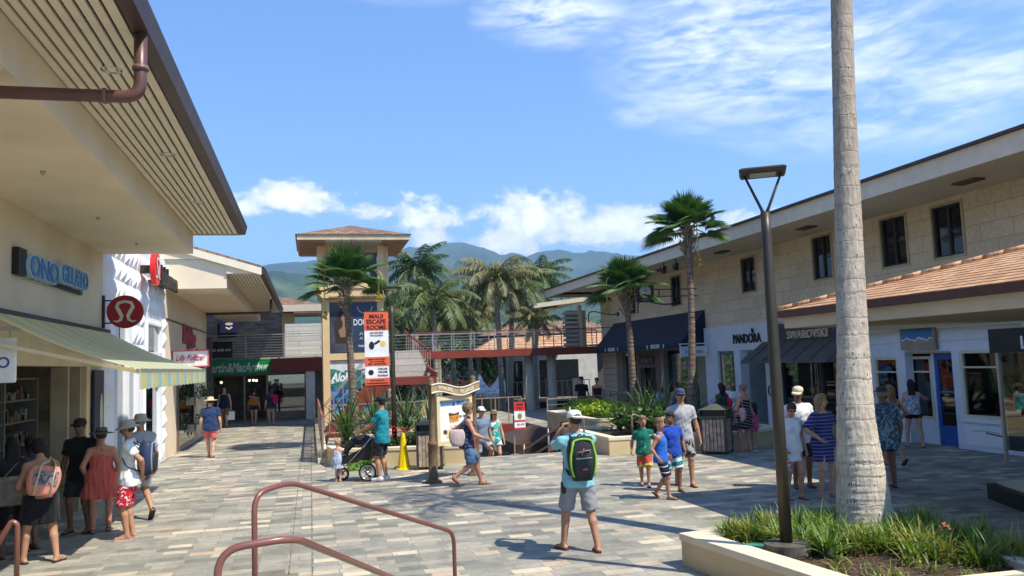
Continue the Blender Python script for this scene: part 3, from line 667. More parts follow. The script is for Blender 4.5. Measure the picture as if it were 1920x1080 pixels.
# upper railing
def railing(label, pts, h=1.05, post=1.3, cables=7, mat=steel, top=.045, thin=.007, name='railing', group=None, zoff=0, topmat=None):
    t = thing(name, label, 'railing', pts[0], group=group)
    P = MB(); C_ = MB(); T_ = MB()
    for a, b in zip(pts[:-1], pts[1:]):
        a = Vector(a); b = Vector(b); n = max(1, round((b-a).length/post))
        for i in range(n+1):
            q = a.lerp(b, i/n); P.bar(q, q+Vector((0, 0, h)), .04, .04)
        T_.bar(a+Vector((0, 0, h)), b+Vector((0, 0, h)), top, top)
        for k in range(cables):
            z = h*(k+.6)/(cables+.6); C_.bar(a+Vector((0, 0, z)), b+Vector((0, 0, z)), thin*2, thin*2)
    obj('posts', P, mat, t); obj('top_rail', T_, topmat or mat, t)
    if cables: obj('cables', C_, mat, t)
    return t
railing('steel cable railing on the upper deck above the green sign', [(-5, BY-.3, 3.2), (.6, BY-.3, 3.2)], 1.15, 2.0, 8)
s = sign('green sign with white italic lettering over the far store entrance', (-3.62, BY-.02, 2.76), 'f', 3.4, .72, M('sign_green', (.0, .30, .09), .45), .10)
txt('Martin&MacArthur', (-3.58, BY-.13, 2.74), 'f', 3.05, M('sign_white', (.75, .74, .70), .5), s, .46, bold=.02, shear=.3, depth=.01)
# the first letters sit behind the dark pier, as from the walkway
s = sign('black sign with white capitals above the green sign', (-4.38, BY-.45, 3.64), 'f', 1.22, .80, black, .1)
txt('ALEX AND ANI', (-4.38, BY-.56, 3.62), 'f', 1.06, M('sign_white', (.75, .74, .70), .5), s, .13, bold=.015, depth=.01)
s = sign('dark poster with white bird mark on the slate wall', (-4.1, BY+1.5, 4.95), 'f', .9, .75, M('poster_navy', (.015, .018, .06), .4), .05, 'poster_panel', 'poster')
m = disc(1, .055, .06, 20).xf(lambda p: Vector((p.x*.2, p.y*.07+.08, p.z))); obj('mark', place(m, (-4.1, BY+1.5, 4.95), 'f'), pale, s)
m = MB(); m.tube([(-.16, -.10, .06), (0, -.2, .06), (.16, -.08, .06)], .05, 8, flat=.3); obj('mark', place(m, (-4.1, BY+1.5, 4.95), 'f'), pale, s)
# far roof behind
B5 = thing('brown_roof_pavilion', 'low pavilion roof with brown tiles behind the deck on the left', 'building', (-2, 52, 3.2))
w = MB(); w.add([(-9, 51, 6.35), (1.0, 51, 6.35), (1.0, 62, 6.35), (-9, 62, 6.35), (-7, 55, 7.6), (-3.6, 55, 7.6)], [(0, 1, 5, 4), (1, 2, 5), (2, 3, 4, 5), (3, 0, 4)]); obj('roof', w, tile_b, B5)
w = MB(); w.box(-9, 1.0, 50.97, 50.99, 6.0, 6.4); w.box(1.005, 1.03, 51, 62, 6.0, 6.38); obj('fascia', w, fascia, B5)
w = MB()
for i in range(26): w.box(-.9+i*.07, -.86+i*.07, 51, 54, 5.9, 5.99)
obj('soffit_slats', w, M('slat_warm', (.40, .25, .16), .8), B5)
w = MB(); w.box(-9, -.9, 52.5, 52.7, 3.2, 6.0); obj('wall', w, stucco_dk, B5)

# ================================================================== tower
TY = 37.0
tw = thing('sign_tower', 'ochre timber tower with hipped brown roof and poster panels', 'tower', (1.86, TY, -3.2))
tan = M('tower_tan', (.66, .47, .24), .75, var=.08, vscale=1.5)
w = MB()
for x in (.54, 2.92):
    for y in (TY, TY+2.4): w.box(x, x+.30, y, y+.3, -3.2, 5.55)
for x in (.80, 2.98): w.box(x-.0, x+.28, TY-.12, TY-.003, 5.56, 7.925)
w.box(3.02, 3.45, TY+.02, TY+.45, 6.06, 7.925); w.box(.35, .75, TY+.02, TY+.45, 6.06, 7.925)
w.box(.843, 2.917, TY+.02, TY+.28, 2.86, 3.15); w.box(.843, 2.917, TY+.02, TY+.28, 5.42, 5.55)
obj('frame', w, tan, tw)
w = MB(); w.extr([(.36, 6.05), (.36, 5.75), (.56, 5.56), (3.28, 5.56), (3.55, 5.75), (3.55, 6.05)], TY-.3, TY+2.9, 'y'); w.box(.80, 3.26, TY-.36, TY-.302, 5.98, 6.2); w.box(.85, 3.1, TY-.34, TY-.302, 5.62, 5.70); obj('belt_box', w, tan, tw)
w = MB(); w.box(.85, 2.95, TY+.1, TY+.2, 6.06, 7.6); obj('louvre_panel', w, M('panel_dark', (.05, .045, .05), .5), tw)
w = MB(); w.box(2.45, 2.62, TY-.345, TY-.303, 5.72, 5.95); obj('vent', w, M('vent_red', (.10, .02, .015), .5), tw)
w = MB(); w.box(-.48, 4.3, TY-1.2, TY+4.0, 7.99, 8.22); obj('fascia', w, M('fascia_lt', (.60, .47, .29), .7), tw)
w = MB(); cx, cy = 1.9, TY+1.4
w.add([(-.55, TY-1.27, 8.222), (4.37, TY-1.27, 8.222), (4.37, TY+4.07, 8.222), (-.55, TY+4.07, 8.222), (cx, cy, 9.05)], [(0, 1, 4), (1, 2, 4), (2, 3, 4), (3, 0, 4)]); obj('roof', w, tile_b, tw)
w = MB()
for i in range(20):
    w.box(-.42+i*.055, -.38+i*.055, TY-1.15, TY+3.95, 7.93, 7.985); w.box(3.15+i*.055, 3.19+i*.055, TY-1.15, TY+3.95, 7.93, 7.985)
obj('soffit_slats', w, M('slat_warm', (.40, .25, .16), .8), tw)
w = MB(); w.box(.70, 3.1, TY-1.15, TY+3.95, 7.93, 7.98); obj('soffit_board', w, fascia, tw)
# wave mark on the upper panel
s = thing('tower_logo', 'white wave-like mark on the dark upper tower panel', 'sign', (2.2, TY+.09, 6.6))
m = MB(); m.tube([(-.35, -.1, 0), (-.1, -.25, 0), (.25, -.18, 0), (.3, .05, 0), (.05, .12, 0)], .07, 8, flat=.2); m.tube([(-.25, .28, 0), (0, .4, 0), (.3, .33, 0)], .05, 8, flat=.2); m.tube([(-.2, .0, 0), (.1, -.02, 0)], .06, 8, flat=.2)
obj('mark', place(m, (2.3, TY+.085, 6.6), 'f'), white, s)
# poster: portrait and jewellery advert
s = sign('large navy jewellery poster with woman’s portrait on the tower', (1.88, TY+.16, 4.28), 'f', 2.06, 2.22, M('poster_blue', (.025, .045, .085), .4), .06, 'tower_poster', 'poster')
og = (1.88, TY+.16, 4.28)
obj('photo_panel', place(uvbox(-1.02, -.02, -1.08, 1.08, .062, .066), og, 'f'), M('photo_grey', (.06, .065, .085), .5, var=.5, vscale=1.2), s)
skinp = M('poster_skin', (.30, .15, .10), .6)
m = disc(1, .068, .074, 20).xf(lambda p: Vector((p.x*.13-.40, p.y*.20+.42, p.z))); m.tube([(-.42, .3, .066), (-.44, .0, .066)], .06, 8, flat=.08)
m.add([(-.66, -.12, .0705), (-.50, .02, .0705), (-.36, .02, .0705), (-.24, -.12, .0705), (-.32, -.42, .0705), (-.58, -.42, .0705)], [(5, 4, 3, 2, 1, 0)]); obj('portrait', place(m, og, 'f'), skinp, s)
m = disc(1, .067, .070, 20).xf(lambda p: Vector((p.x*.24-.50, p.y*.36+.40, p.z*1.0-.002))); m.add([(-.85, .3, .0675), (-.2, .3, .0675), (-.25, -.7, .0675), (-.8, -.7, .0675)], [(0, 3, 2, 1)]); obj('portrait_hair', place(m, og, 'f'), M('hair_dk', (.03, .018, .013), .7), s)
m = MB(); m.tube([(.5+.32*math.cos(t), .90+.28*math.sin(t), .07) for t in [math.pi+k*math.pi/12 for k in range(13)]], .018, 6); obj('bracelet', place(m, og, 'f'), pale, s)
pw = M('sign_white', (.75, .74, .70), .5)
for st, u, v, wd, h in (('DOUBLE', .68, .22, 1.0, .28), ('PANDORA', .53, -.83, .66, .10)): txt(st, off(og, 'f', min(u, 1.0-wd/2), v, .07), 'f', wd, pw, s, h, bold=.012, depth=.004)
m = MB()
for v in (-.30, -.50): m.tube([(.26, v-.05, .07), (.32, v+.06, .07), (.38, v-.04, .07)], .02, 6)
obj('charms', place(m, og, 'f'), pale, s)
# faceted mural below
og = (1.84, TY+.16, 1.70)
s = sign('blue and green faceted island mural low on the tower', og, 'f', 2.02, 2.25, M('mural_white', (.62, .62, .60), .6), .05, 'tower_mural', 'mural')
q = random.Random(11); 
mc = [((.02, .10, .30)), ((.03, .18, .40)), ((.01, .045, .20)), ((.05, .28, .42)), ((.02, .13, .12)), ((.03, .20, .14)), ((.10, .30, .22))]
tris = {i: MB() for i in range(7)}
gx, gz = 9, 10
G_ = [[(-1.0+2.0*i/gx+(0 if i in (0, gx) else q.uniform(-.08, .08)), -1.1+1.85*j/gz+(0 if j == 0 else q.uniform(-.07, .07))) for j in range(gz+1)] for i in range(gx+1)]
for i in range(gx):
    for j in range(gz):
        for tri in ((G_[i][j], G_[i+1][j], G_[i+1][j+1]), (G_[i][j], G_[i+1][j+1], G_[i][j+1])):
            top = j > 6 and q.random() < (j-6)*.12
            if top: continue
            c = q.choice((0, 1, 2, 2, 3)) if j < 6 else q.choice((4, 5, 6, 4))
            tris[c].add([(a[0], a[1], .052+.001*c) for a in tri], [(0, 1, 2)])
for k, mm in tris.items():
    if mm.v: obj('facet_shapes', place(mm, og, 'f'), M('mural%d' % k, mc[k], .5), s)
txt('Aloha', off(og, 'f', -.50, .42, .065), 'f', .98, white, s, .40, shear=.3, bold=.03, depth=.004)

# ================================================================== stair beside the tower and footbridge
st = thing('outdoor_staircase', 'red steel staircase climbing past the tower to a landing', 'staircase', (2.4, 34, 0))
w = MB(); w.box(2.36, 4.98, 33.6, 35.2, 1.74, 2.04); obj('landing', w, redbeam, st)
w = MB(); w.extr([(.5, .0), (.9, 0), (3.2, 1.735), (2.3, 2.03)], 33.6, 33.7, 'y'); w.extr([(.5, .0), (.9, 0), (3.2, 1.735), (2.3, 2.03)], 35.1, 35.2, 'y'); obj('stringer', w, redbeam, st)
w = MB()
for i in range(11): w.box(.5+i*.165, .72+i*.165, 33.7, 35.1, .14+i*.17, .18+i*.17)
obj('tread', w, M('tread', (.3, .28, .25), .8), st)
w = MB(); w.extr([(3.3, 2.05), (4.95, 2.05), (4.5, 3.15), (3.3, 3.15)], 35.3, 35.36, 'y'); obj('side_panel', w, boardx, st)
w = MB()
for i in range(7): w.box(3.4, 5.1, 35.4+i*.6, 35.98+i*.6, 2.1+i*.15, 2.2+i*.15)
obj('tread', w, M('tread', (.3, .28, .25), .8), st)
w = MB()
for a, b in (((.5, 33.6, 1.0), (2.36, 33.6, 3.0)), ((2.36, 33.6, 3.0), (2.36, 35.2, 3.0)), ((.5, 33.6, .6), (2.36, 33.6, 2.6)), ((.5, 35.2, 1.0), (2.36, 35.2, 3.0))): w.bar(a, b, .04, .04)
for i in range(6): w.bar((.5+i*.37, 33.6, .1+i*.38), (.5+i*.37, 33.6, 1.0+i*.4), .035, .035)
for i in range(12): w.bar((4.98-.04*i, 35.3+i*.45, 2.1+i*.09), (4.98-.04*i, 35.3+i*.45, 3.1+i*.09), .03, .03)
obj('handrail', w, M('rail_dull', (.30, .22, .19), .5), st)
w = MB(); w.bar((4.98, 35.3, 3.1), (4.5, 40.6, 4.2), .06, .06); w.bar((4.98, 33.6, 2.1), (4.55, 40.4, 3.1), .1, .2); obj('raked_rail', w, redbeam, st)
w = MB()
for x in (2.6, 4.7): w.box(x, x+.2, 34.2, 34.4, -3.2, 1.737)
obj('post', w, tan, st)

br = thing('footbridge', 'red-beamed footbridge crossing high between tower and right building', 'footbridge', (10, 41, 0))
w = MB(); w.box(3.0, 15.4, 40.8, 41.0, 2.80, 3.16); w.box(3.0, 15.4, 43.0, 43.2, 2.80, 3.16); obj('beam', w, redbeam, br)
w = MB(); w.box(3.0, 15.38, 41.0, 43.0, 3.0, 3.12); obj('deck', w, M('deck_grey', (.35, .33, .29), .8), br)
for x in (11.0, 12.2):
    m = MB(); m.lathe([(.23, -3.2), (.23, 2.79)], (x, 41.6, 0), 20); obj('column', m, M('column_grey', (.46, .42, .34), .8), br, True)
railing('cable railing with red top rail along the front of the footbridge', [(4.9, 40.9, 3.16), (15.3, 40.9, 3.16)], .95, 1.05, 7, topmat=redbeam)
railing('cable railing along the back of the footbridge', [(3.2, 43.1, 3.16), (15.3, 43.1, 3.16)], .95, 1.05, 5)
# far deck edge
w = MB(); w.box(.6, 8.58, 33.2, 33.49, -.62, -.02); w.box(3.95, 4.0, 21.9, 33.2, -.36, -.003); 
dk = obj('deck_edge_beam', w, redbeam); tag(dk, 'dark red beam under the edge of the sunken court deck', 'beam')
railing('thin steel railing at the far side of the sunken stair court', [(.7, 33.6, 0), (8.5, 33.6, 0)], 1.05, .55, 0, mat=M('rail_dull', (.30, .22, .19), .5))
railing('rail along the walkway edge beside the sunken court', [(.30, 22.9, .12), (.30, 40.5, .12)], 1.05, 1.2, 14, mat=M('rail_dull', (.30, .22, .19), .5), top=.06, topmat=M('rail_red', (.33, .10, .06), .45))
railing('low railing beside the right-hand planter and walkway', [(8.7, 30.4, 0), (12.6, 31.5, 0), (13.2, 36.5, 0)], 1.05, 1.2, 4, mat=M('rail_dull', (.30, .22, .19), .5))
w = MB(); w.box(.16, .44, 22.8, 41, .001, .13); struct('walkway_kerb', w, coping_m)
# ================================================================== right-hand building
XR = 15.4
B8 = thing('long_shop_building', 'long two-storey tan block building down the right side', 'building', (XR, 28, 0))
fac = M('fascia_right', (.66, .58, .45), .75, var=.06)
sof = M('soffit_right', (.70, .61, .46), .85, var=.08, vscale=.6)
w = MB()
wins = [(37.5, 38.4, 4.65, 6.0), (32.4, 33.35, 4.67, 5.92), (26.3, 27.25, 4.7, 5.92), (21.85, 22.8, 4.7, 6.0), (18.6, 19.58, 4.7, 6.0), (16.65, 17.62, 4.7, 5.97), (13.4, 14.4, 4.7, 5.97)]
ys = [5]+sorted([a for q in wins for a in q[:2]])+[42.4]
for i in range(len(ys)-1):
    a, b = ys[i], ys[i+1]
    q = [v for v in wins if abs(v[0]-a) < .01]
    if q: w.box(XR, XR+.3, a, b, 3.5, q[0][2]); w.box(XR, XR+.3, a, b, q[0][3], 6.3)
    else: w.box(XR, XR+.3, a, b, 3.5, 6.3)
w.box(XR+.3, XR+12, 42.1, 42.4, -3.2, 6.3)
obj('upper_wall', w, lap, B8)
w = MB(); w.box(XR, XR+.3, 40.5, 42.4, -.3, 3.497); obj('corner_wall', w, board, B8)
w = MB(); w.box(XR-.02, XR+.35, 42.405, 42.5, -3.2, 6.3); obj('corner_trim', w, fac, B8)
for y0, y1, z0, z1 in wins:
    f = MB(); t = .045
    for a in ((y0, y0+t, z0, z1), (y1-t, y1, z0, z1), ((y0+y1)/2-.03, (y0+y1)/2+.03, z0+t, z1-t)): f.box(XR+.03, XR+.13, *a)
    f.box(XR+.03, XR+.13, y0+t, y1-t, z0, z0+t); f.box(XR+.03, XR+.13, y0+t, y1-t, z1-t, z1); f.box(XR+.05, XR+.11, y0+t, (y0+y1)/2-.03, (z0+z1)/2-.015, (z0+z1)/2+.015)
    wo = obj('window', f, M('window_frame_dark', (.05, .045, .04), .5), B8)
    f = MB(); e = .06
    for a in ((y0-e, y0, z0-e, z1+e), (y1, y1+e, z0-e, z1+e), (y0, y1, z0-e, z0), (y0, y1, z1, z1+e)): f.box(XR-.035, XR+.02, *a)
    obj('frame_trim', f, M('trim_tan', (.50, .42, .29), .7), wo)
    f = MB(); f.box(XR+.08, XR+.085, y0+t, y1-t, z0+t, z1-t); obj('pane', f, M('pane_dark', (.012, .016, .024), .06, spec=.5, var=.6, vscale=1.5), wo)
# roof: soffit, fascia, slab
w = MB(); w.box(12.85, XR+.0, 3, 43.8, 6.14, 6.2); w.box(12.85, XR+12, 42.5, 43.8, 6.14, 6.2); obj('soffit', w, sof, B8)
w = MB(); w.box(12.7, 12.848, 3, 43.85, 5.98, 6.38); w.box(12.85, 28, 43.802, 43.95, 5.98, 6.38); obj('fascia', w, fac, B8)
w = MB(); w.extr([(12.6, 6.385), (12.6, 6.44), (20, 8.2), (27.4, 6.44), (27.4, 6.385)], 3, 44.05, 'y'); obj('roof', w, gutter, B8)
for x, y in ((14.3, 36.6), (14.3, 32.2), (14.3, 26.6), (14.3, 21.4), (14.3, 15.2)):
    m = MB(); m.box(x-.16, x+.16, y-.32, y+.32, 6.09, 6.137); obj('soffit_vent', m, M('vent_brown', (.14, .09, .06), .8), B8)
for k, (x, y) in enumerate(((13.3, 27.2), (13.3, 28.3), (13.3, 29.4))):
    t = thing('spotlight', ('nearest', 'middle', 'farthest')[k]+' of three dark spotlights hung under the right eave', 'spotlight', (x, y, 6.1), group='spotlights under the right eave')
    m = MB(); m.tube([(x, y, 6.14), (x, y, 5.95)], .018, 6); m.tube([(x-.12, y, 5.95), (x-.12, y, 5.75), (x+.02, y-.05, 5.70)], .02, 6); obj('yoke', m, dark, t)
    m = MB(); m.tube([(x+.05, y, 5.93), (x-.06, y-.08, 5.73)], [.07, .11], 12); obj('lamp_body', m, dark, t, True)
# clock sign
s = sign('dark square clock sign on a bracket, upper right wall', (13.10, 31, 5.05), 'f', .76, .72, M('clock_brown', (.06, .04, .03), .5), .14, 'clock_sign', 'clock sign')
s.location = (13.1, 31, 5.05)
m = disc(1, .145, .155, 28).xf(lambda p: Vector((p.x*.25, p.y*.25+.05, p.z))); obj('clock_face', place(m, (13.1, 31, 5.05), 'f'), pale, s)
m = MB(); m.bar((0, .05, .16), (.12, .14, .16), .02, .008); m.bar((0, .05, .16), (-.03, .23, .16), .016, .008)
for k in range(12): 
    a = k*math.pi/6; m.box(.21*math.cos(a)-.01, .21*math.cos(a)+.01, .05+.21*math.sin(a)-.01, .05+.21*math.sin(a)+.01, .156, .16)
obj('hands', place(m, (13.1, 31, 5.05), 'f'), black, s)
txt('ROLEX', (13.1, 30.85, 4.78), 'f', .3, pale, s, .05, depth=.004)
m = MB(); m.bar((13.46, 30.93, 5.2), (15.38, 30.93, 5.2), .04, .04); m.bar((13.46, 30.93, 4.92), (15.38, 30.93, 4.92), .04, .04); m.bar((13.72, 30.93, 4.93), (13.72, 30.93, 5.19), .04, .04); obj('bracket', m, dark, s)
# ---- navy awning
a_ = thing('awning', 'long navy-blue shop awning with small white lettering, right building', 'awning', (XR, 35, 3))
navy = cloth('navy_canvas', (.012, .022, .055))
w = MB(); ya, yb, zt, zb, xo = 30.35, 40.6, 4.30, 2.80, 14.3
w.add([(XR-.002, ya, zt), (XR-.002, yb, zt), (xo, yb, zb+.22), (xo, ya, zb+.22), (xo-.0, ya, zb), (xo-.0, yb, zb), (XR-.002, ya, zb), (XR-.002, yb, zb)],
      [(0, 1, 2, 3), (3, 2, 5, 4), (0, 3, 4, 6), (1, 7, 5, 2)])
obj('canvas', w, navy, a_)
for y in (32.9, 38.2):
    txt('ROLEX', (xo-.006, y, zb+.13), 'l', .95, white, a_, .17, bold=.03, depth=.006)
    m = MB()
    for d in (-.85, .85):
        for k in range(5): m.bar((xo-.01, y+d, zb+.06), (xo-.01, y+d+(k-2)*.04, zb+.20-.01*abs(k-2)), .006, .016)
        m.box(xo-.014, xo-.006, y+d-.05, y+d+.05, zb+.03, zb+.06)
    obj('crown_mark', m, white, a_)
for k, y in enumerate((41.4, 34.6)):
    t = thing('gooseneck_lamp', ('far', 'near')[k]+' black gooseneck lamp above the navy awning', 'wall lamp', (XR, y, 4.5))
    m = MB(); m.tube(fillet([(XR, y-1.5, 4.75), (14.9, y-1.3, 4.75), (14.5, y-.3, 5.0), (14.3, y, 4.95), (14.3, y, 4.45)], .2), .03, 8); obj('arm', m, dark, t, True)
    m = MB(); m.tube([(XR-.05, y-1.5, 4.75), (XR, y-1.5, 4.75)], .12, 12); obj('mount', m, dark, t)
# ---- ground floor of the right building: bays
B9 = thing('watch_shop_front', 'brown and grey-green shopfront below the navy awning', 'shopfront', (XR, 35, 0))
w = MB(); w.box(XR, XR+.25, 30.3, 31.2, 0, 3.497); w.box(XR, XR+.25, 39.7, 40.497, 0, 3.497); w.box(XR, XR+.25, 31.2, 39.7, 2.75, 3.497); w.box(XR, XR+.24, 34.6, 35.0, 0, 2.75); obj('wall', w, M('wall_sage', (.27, .25, .18), .7), B9)
w = MB(); w.box(XR-.03, XR+.22, 35.0, 35.45, 0, 2.74); w.box(XR-.03, XR+.22, 37.3, 37.75, 0, 2.74); w.box(XR-.03, XR+.22, 35.45, 37.3, 2.0, 2.74); obj('portal', w, M('portal_mauve', (.20, .12, .10), .6), B9)
w = MB(); w.box(XR+.2, XR+.22, 31.2, 34.6, .3, 2.6); w.box(XR+.2, XR+.22, 37.8, 39.7, .2, 2.6); obj('shop_window', w, glass_d, B9)
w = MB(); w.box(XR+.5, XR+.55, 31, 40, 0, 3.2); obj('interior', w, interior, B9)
w = MB(); w.box(XR+.3, XR+.33, 35.4, 37.3, 0, 2.0); obj('door', w, M('door_dark', (.03, .02, .018), .4), B9)
s = sign('dark panel with worn pale lettering over a mauve doorway', (XR-.035, 36.4, 2.35), 'l', 1.75, .42, M('sign_umber', (.06, .045, .04), .5), .03)
txt('BENETTI', (XR-.07, 36.4, 2.35), 'l', 1.25, M('worn_letter', (.35, .32, .26), .6), s, .22, depth=.004)
s = sign('small white shop sign hung on a white bracket, right building', (15.35, 29.6, 2.55), 'f', .1, .1, white, .02)
bpy.data.objects.remove([c for c in s.children][0])
s.location = (14.7, 30.0, 2.65)
w = MB(); w.box(14.1, 15.2, 29.9, 29.95, 2.45, 2.85); obj('board', w, white_cool, s); w = MB(); w.box(14.0, 15.38, 29.9, 29.94, 2.93, 2.97); w.box(14.03, 14.07, 29.9, 29.94, 2.4, 2.929); obj('bracket', w, white, s)
txt('PANDÖRA', (14.62, 29.89, 2.65), 'f', .75, black, s, .13, depth=.004)
# white jewellery front
B10 = thing('white_shop_front', 'tall white shopfront with black serif capitals, open grey entry', 'shopfront', (XR, 27.8, 0))
w = MB(); X0 = XR-.12
for a in ((29.3, 30.3, 0, 3.55), (25.2, 29.3, 2.62, 3.55), (27.55, 28.0, 0, 2.62), (25.2, 25.85, 0, 2.62)): w.box(X0, XR+.2, a[0], a[1], a[2], a[3])
obj('wall', w, white_cool, B10)
w = MB(); w.box(X0+.1, X0+.11, 28.0, 29.3, .3, 2.6); obj('shop_window', w, glass_g, B10)
w = MB(); w.box(X0, X0+.25, 28.0, 29.3, 0, .3); w.box(XR+1.4, XR+1.45, 24.5, 29.6, 0, 2.62); w.box(XR+.2, XR+1.4, 27.5, 27.55, 0, 2.6); w.box(XR+.2, XR+1.4, 25.2, 25.25, 0, 2.6); obj('entry', w, M('entry_grey', (.33, .36, .37), .7), B10)
w = MB(); w.box(XR+1.3, XR+1.38, 25.9, 26.3, .1, 2.1); obj('door_edge', w, M('door_slate', (.10, .14, .18), .5), B10)
w = MB(); w.box(XR+1.30, XR+1.38, 26.35, 27.4, .65, 2.05); o = obj('poster', w, M('poster_white', (.60, .62, .66), .5), B10)
w = MB()
for k in range(3): w.tube([(XR+1.29, 27.3-.05*k, 1.30+.12*k), (XR+1.29, 26.9, 1.36+.14*k), (XR+1.29, 26.5, 1.55+.13*k)], .022, 6)
obj('jewellery_print', w, black, o)
m = MB(); m.tube([(X0-.05, 25.50+.16*math.cos(k*math.pi/8), .95+.17*math.sin(k*math.pi/8)+.25) for k in range(17)], .022, 6); obj('door_handle', m, dark, B10, True)
s = thing('letter_sign', 'black serif capitals on the white shopfront', 'sign', (X0, 26.9, 3.1))
txt('PANDORA', (X0-.02, 26.95, 3.03), 'l', 1.95, black, s, .34, bold=.022, depth=.04)
m = MB(); m.lathe([(.07, -.02), (.07, .02)], (0, 0, 0), 12); m.add([(-.08, .06, -.02), (.08, .06, -.02), (0, .14, -.02), (-.08, .06, .02), (.08, .06, .02), (0, .14, .02)], [(2, 1, 0), (3, 4, 5)]); obj('crown_mark', place(m, (X0-.02, 26.52, 3.27), 'l'), black, s)
# dark crystal shop
B11 = thing('dark_shop_front', 'black shopfront with metal awning and red interior beyond the palm', 'shopfront', (XR, 23, 0))
w = MB(); w.box(XR-.3, XR+.2, 20.7, 25.2, 2.72, 3.42); w.box(XR-.05, XR+.2, 20.7, 21.0, 0, 2.72); w.box(XR-.05, XR+.2, 24.9, 25.2, 0, 2.72); w.box(XR-.05, XR+.2, 22.7, 22.85, 0, 2.72); obj('wall', w, M('charcoal', (.045, .05, .06), .5), B11)
w = MB(); w.box(XR+1.0, XR+1.05, 20.7, 25.2, 0, 2.7); obj('interior', w, M('interior_red', (.14, .012, .012), .6), B11)
w = MB(); w.box(XR+.02, XR+.03, 21.0, 24.9, .1, 2.7); obj('shop_window', w, glass, B11)
w = MB()
for y in (21.0, 21.35, 22.9, 23.25): w.box(XR-.06, XR-.02, y, y+.03, .1, 2.7)
obj('mullion', w, M('chrome', (.5, .5, .52), .2, metal=1), B11)
w = MB(); w.box(XR+.4, XR+.9, 23.2, 24.5, 0, .9); obj('display', w, M('display_navy', (.03, .04, .09), .5), B11)
w = MB(); w.add([(XR-.3, 20.75, 2.86), (XR-.3, 25.6, 2.86), (14.2, 25.6, 2.22), (14.2, 20.75, 2.22), (14.2, 25.6, 2.15), (14.2, 20.75, 2.15), (XR-.3, 20.75, 2.15), (XR-.3, 25.6, 2.15)], [(0, 1, 2, 3), (3, 2, 4, 5), (0, 3, 5, 6), (1, 7, 4, 2)])
for k in range(5): w.bar((XR-.3, 21.6+k*.85, 2.88), (14.2, 21.6+k*.85, 2.24), .03, .03)
obj('metal_awning', w, M('awning_grey', (.11, .105, .10), .5), B11)
s = thing('letter_sign', 'bronze capitals on the black shopfront beyond the palm', 'sign', (XR-.3, 23, 3.1))
txt('SWAROVSKI', (XR-.33, 22.95, 3.03), 'l', 2.15, M('letter_bronze', (.66, .50, .34), .35), s, .26, bold=.015, depth=.06)
# white and blue shop
B12 = thing('beachwear_shop_front', 'white timber shopfront with blue door and display windows, right', 'shopfront', (XR, 18, 0))
w = MB(); T = XR-.15
for a in ((15.0, 20.7, 2.36, 2.95), (20.1, 20.7, 0, 2.36), (18.85, 19.15, 0, 2.36), (19.15, 20.1, 0, .62), (19.15, 20.1, 2.24, 2.36), (16.95, 17.2, 0, 2.36), (15.0, 16.95, 0, .68)): w.box(T, XR+.1, *a)
w.box(XR+.101, XR+.3, 18.2, 19.15, 0, .62); w.box(XR+.101, XR+.3, 17.2, 19.15, 2.31, 2.36); w.box(XR+.101, XR+.3, 18.11, 18.2, 0, 2.3); w.box(XR+.101, XR+.3, 17.2, 17.41, 0, 2.3); w.box(T-.03, T, 15.0, 20.7, 2.62, 2.70); w.box(T-.05, T, 15.0, 20.7, 2.86, 2.95)
obj('wall', w, white_cool, B12)
w = MB(); w.box(T-.06, T, 15.0, 16.97, .66, .76); w.box(T-.02, T, 15.0, 16.95, .12, .58); obj('sill', w, white, B12)
w = MB(); w.box(XR+.12, XR+.2, 17.42, 18.1, 0, .5); w.box(XR+.12, XR+.2, 17.42, 17.52, .5, 2.3); w.box(XR+.12, XR+.2, 18.0, 18.1, .5, 2.3); w.box(XR+.12, XR+.2, 17.52, 18.0, 2.15, 2.3); w.box(XR+.12, XR+.2, 17.52, 18.0, 1.3, 1.34)
d = obj('door', w, M('door_blue', (.02, .10, .36), .45), B12); w = MB(); w.box(XR+.15, XR+.16, 17.52, 18.0, .5, 2.15); obj('pane', w, glass, d)
for y0, y1, x in ((19.15, 20.1, T+.06), (18.2, 19.1, XR+.14), (15.0, 16.95, T+.06)):
    z0, z1 = (.62, 2.24) if x > T+.1 or y0 > 19 else (.76, 2.36)
    w = MB(); t_ = .07; w.box(x-.05, x+.03, y0, y0+t_, z0, z1); w.box(x-.05, x+.03, y1-t_, y1, z0, z1); w.box(x-.05, x+.03, y0+t_, y1-t_, z1-t_, z1); w.box(x-.05, x+.03, y0+t_, y1-t_, z0, z0+t_); w.box(x-.05, x+.03, y0+t_, y1-t_, z1-.42, z1-.38)
    f = obj('window', w, cream_paint, B12); w = MB(); w.box(x, x+.006, y0+t_, y1-t_, z0+t_, z1-t_); obj('pane', w, glass, f)
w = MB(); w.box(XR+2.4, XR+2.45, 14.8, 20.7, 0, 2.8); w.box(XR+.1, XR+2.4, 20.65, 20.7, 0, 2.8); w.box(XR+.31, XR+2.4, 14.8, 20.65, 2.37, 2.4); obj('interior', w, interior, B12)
w = MB(); w.box(XR+.35, XR+.9, 15.2, 16.8, .3, .75); obj('display_shelf', w, M('display_teal', (.10, .32, .36), .6), B12)
w = MB(); w.tube([(XR+.55, 15.5, .95), (XR+.5, 16.1, 1.02), (XR+.55, 16.7, .92)], [.06, .2, .08], 10, flat=.6); o = obj('blue_cushion', w, M('blue_cushion', (.02, .22, .55), .7), B12, True)
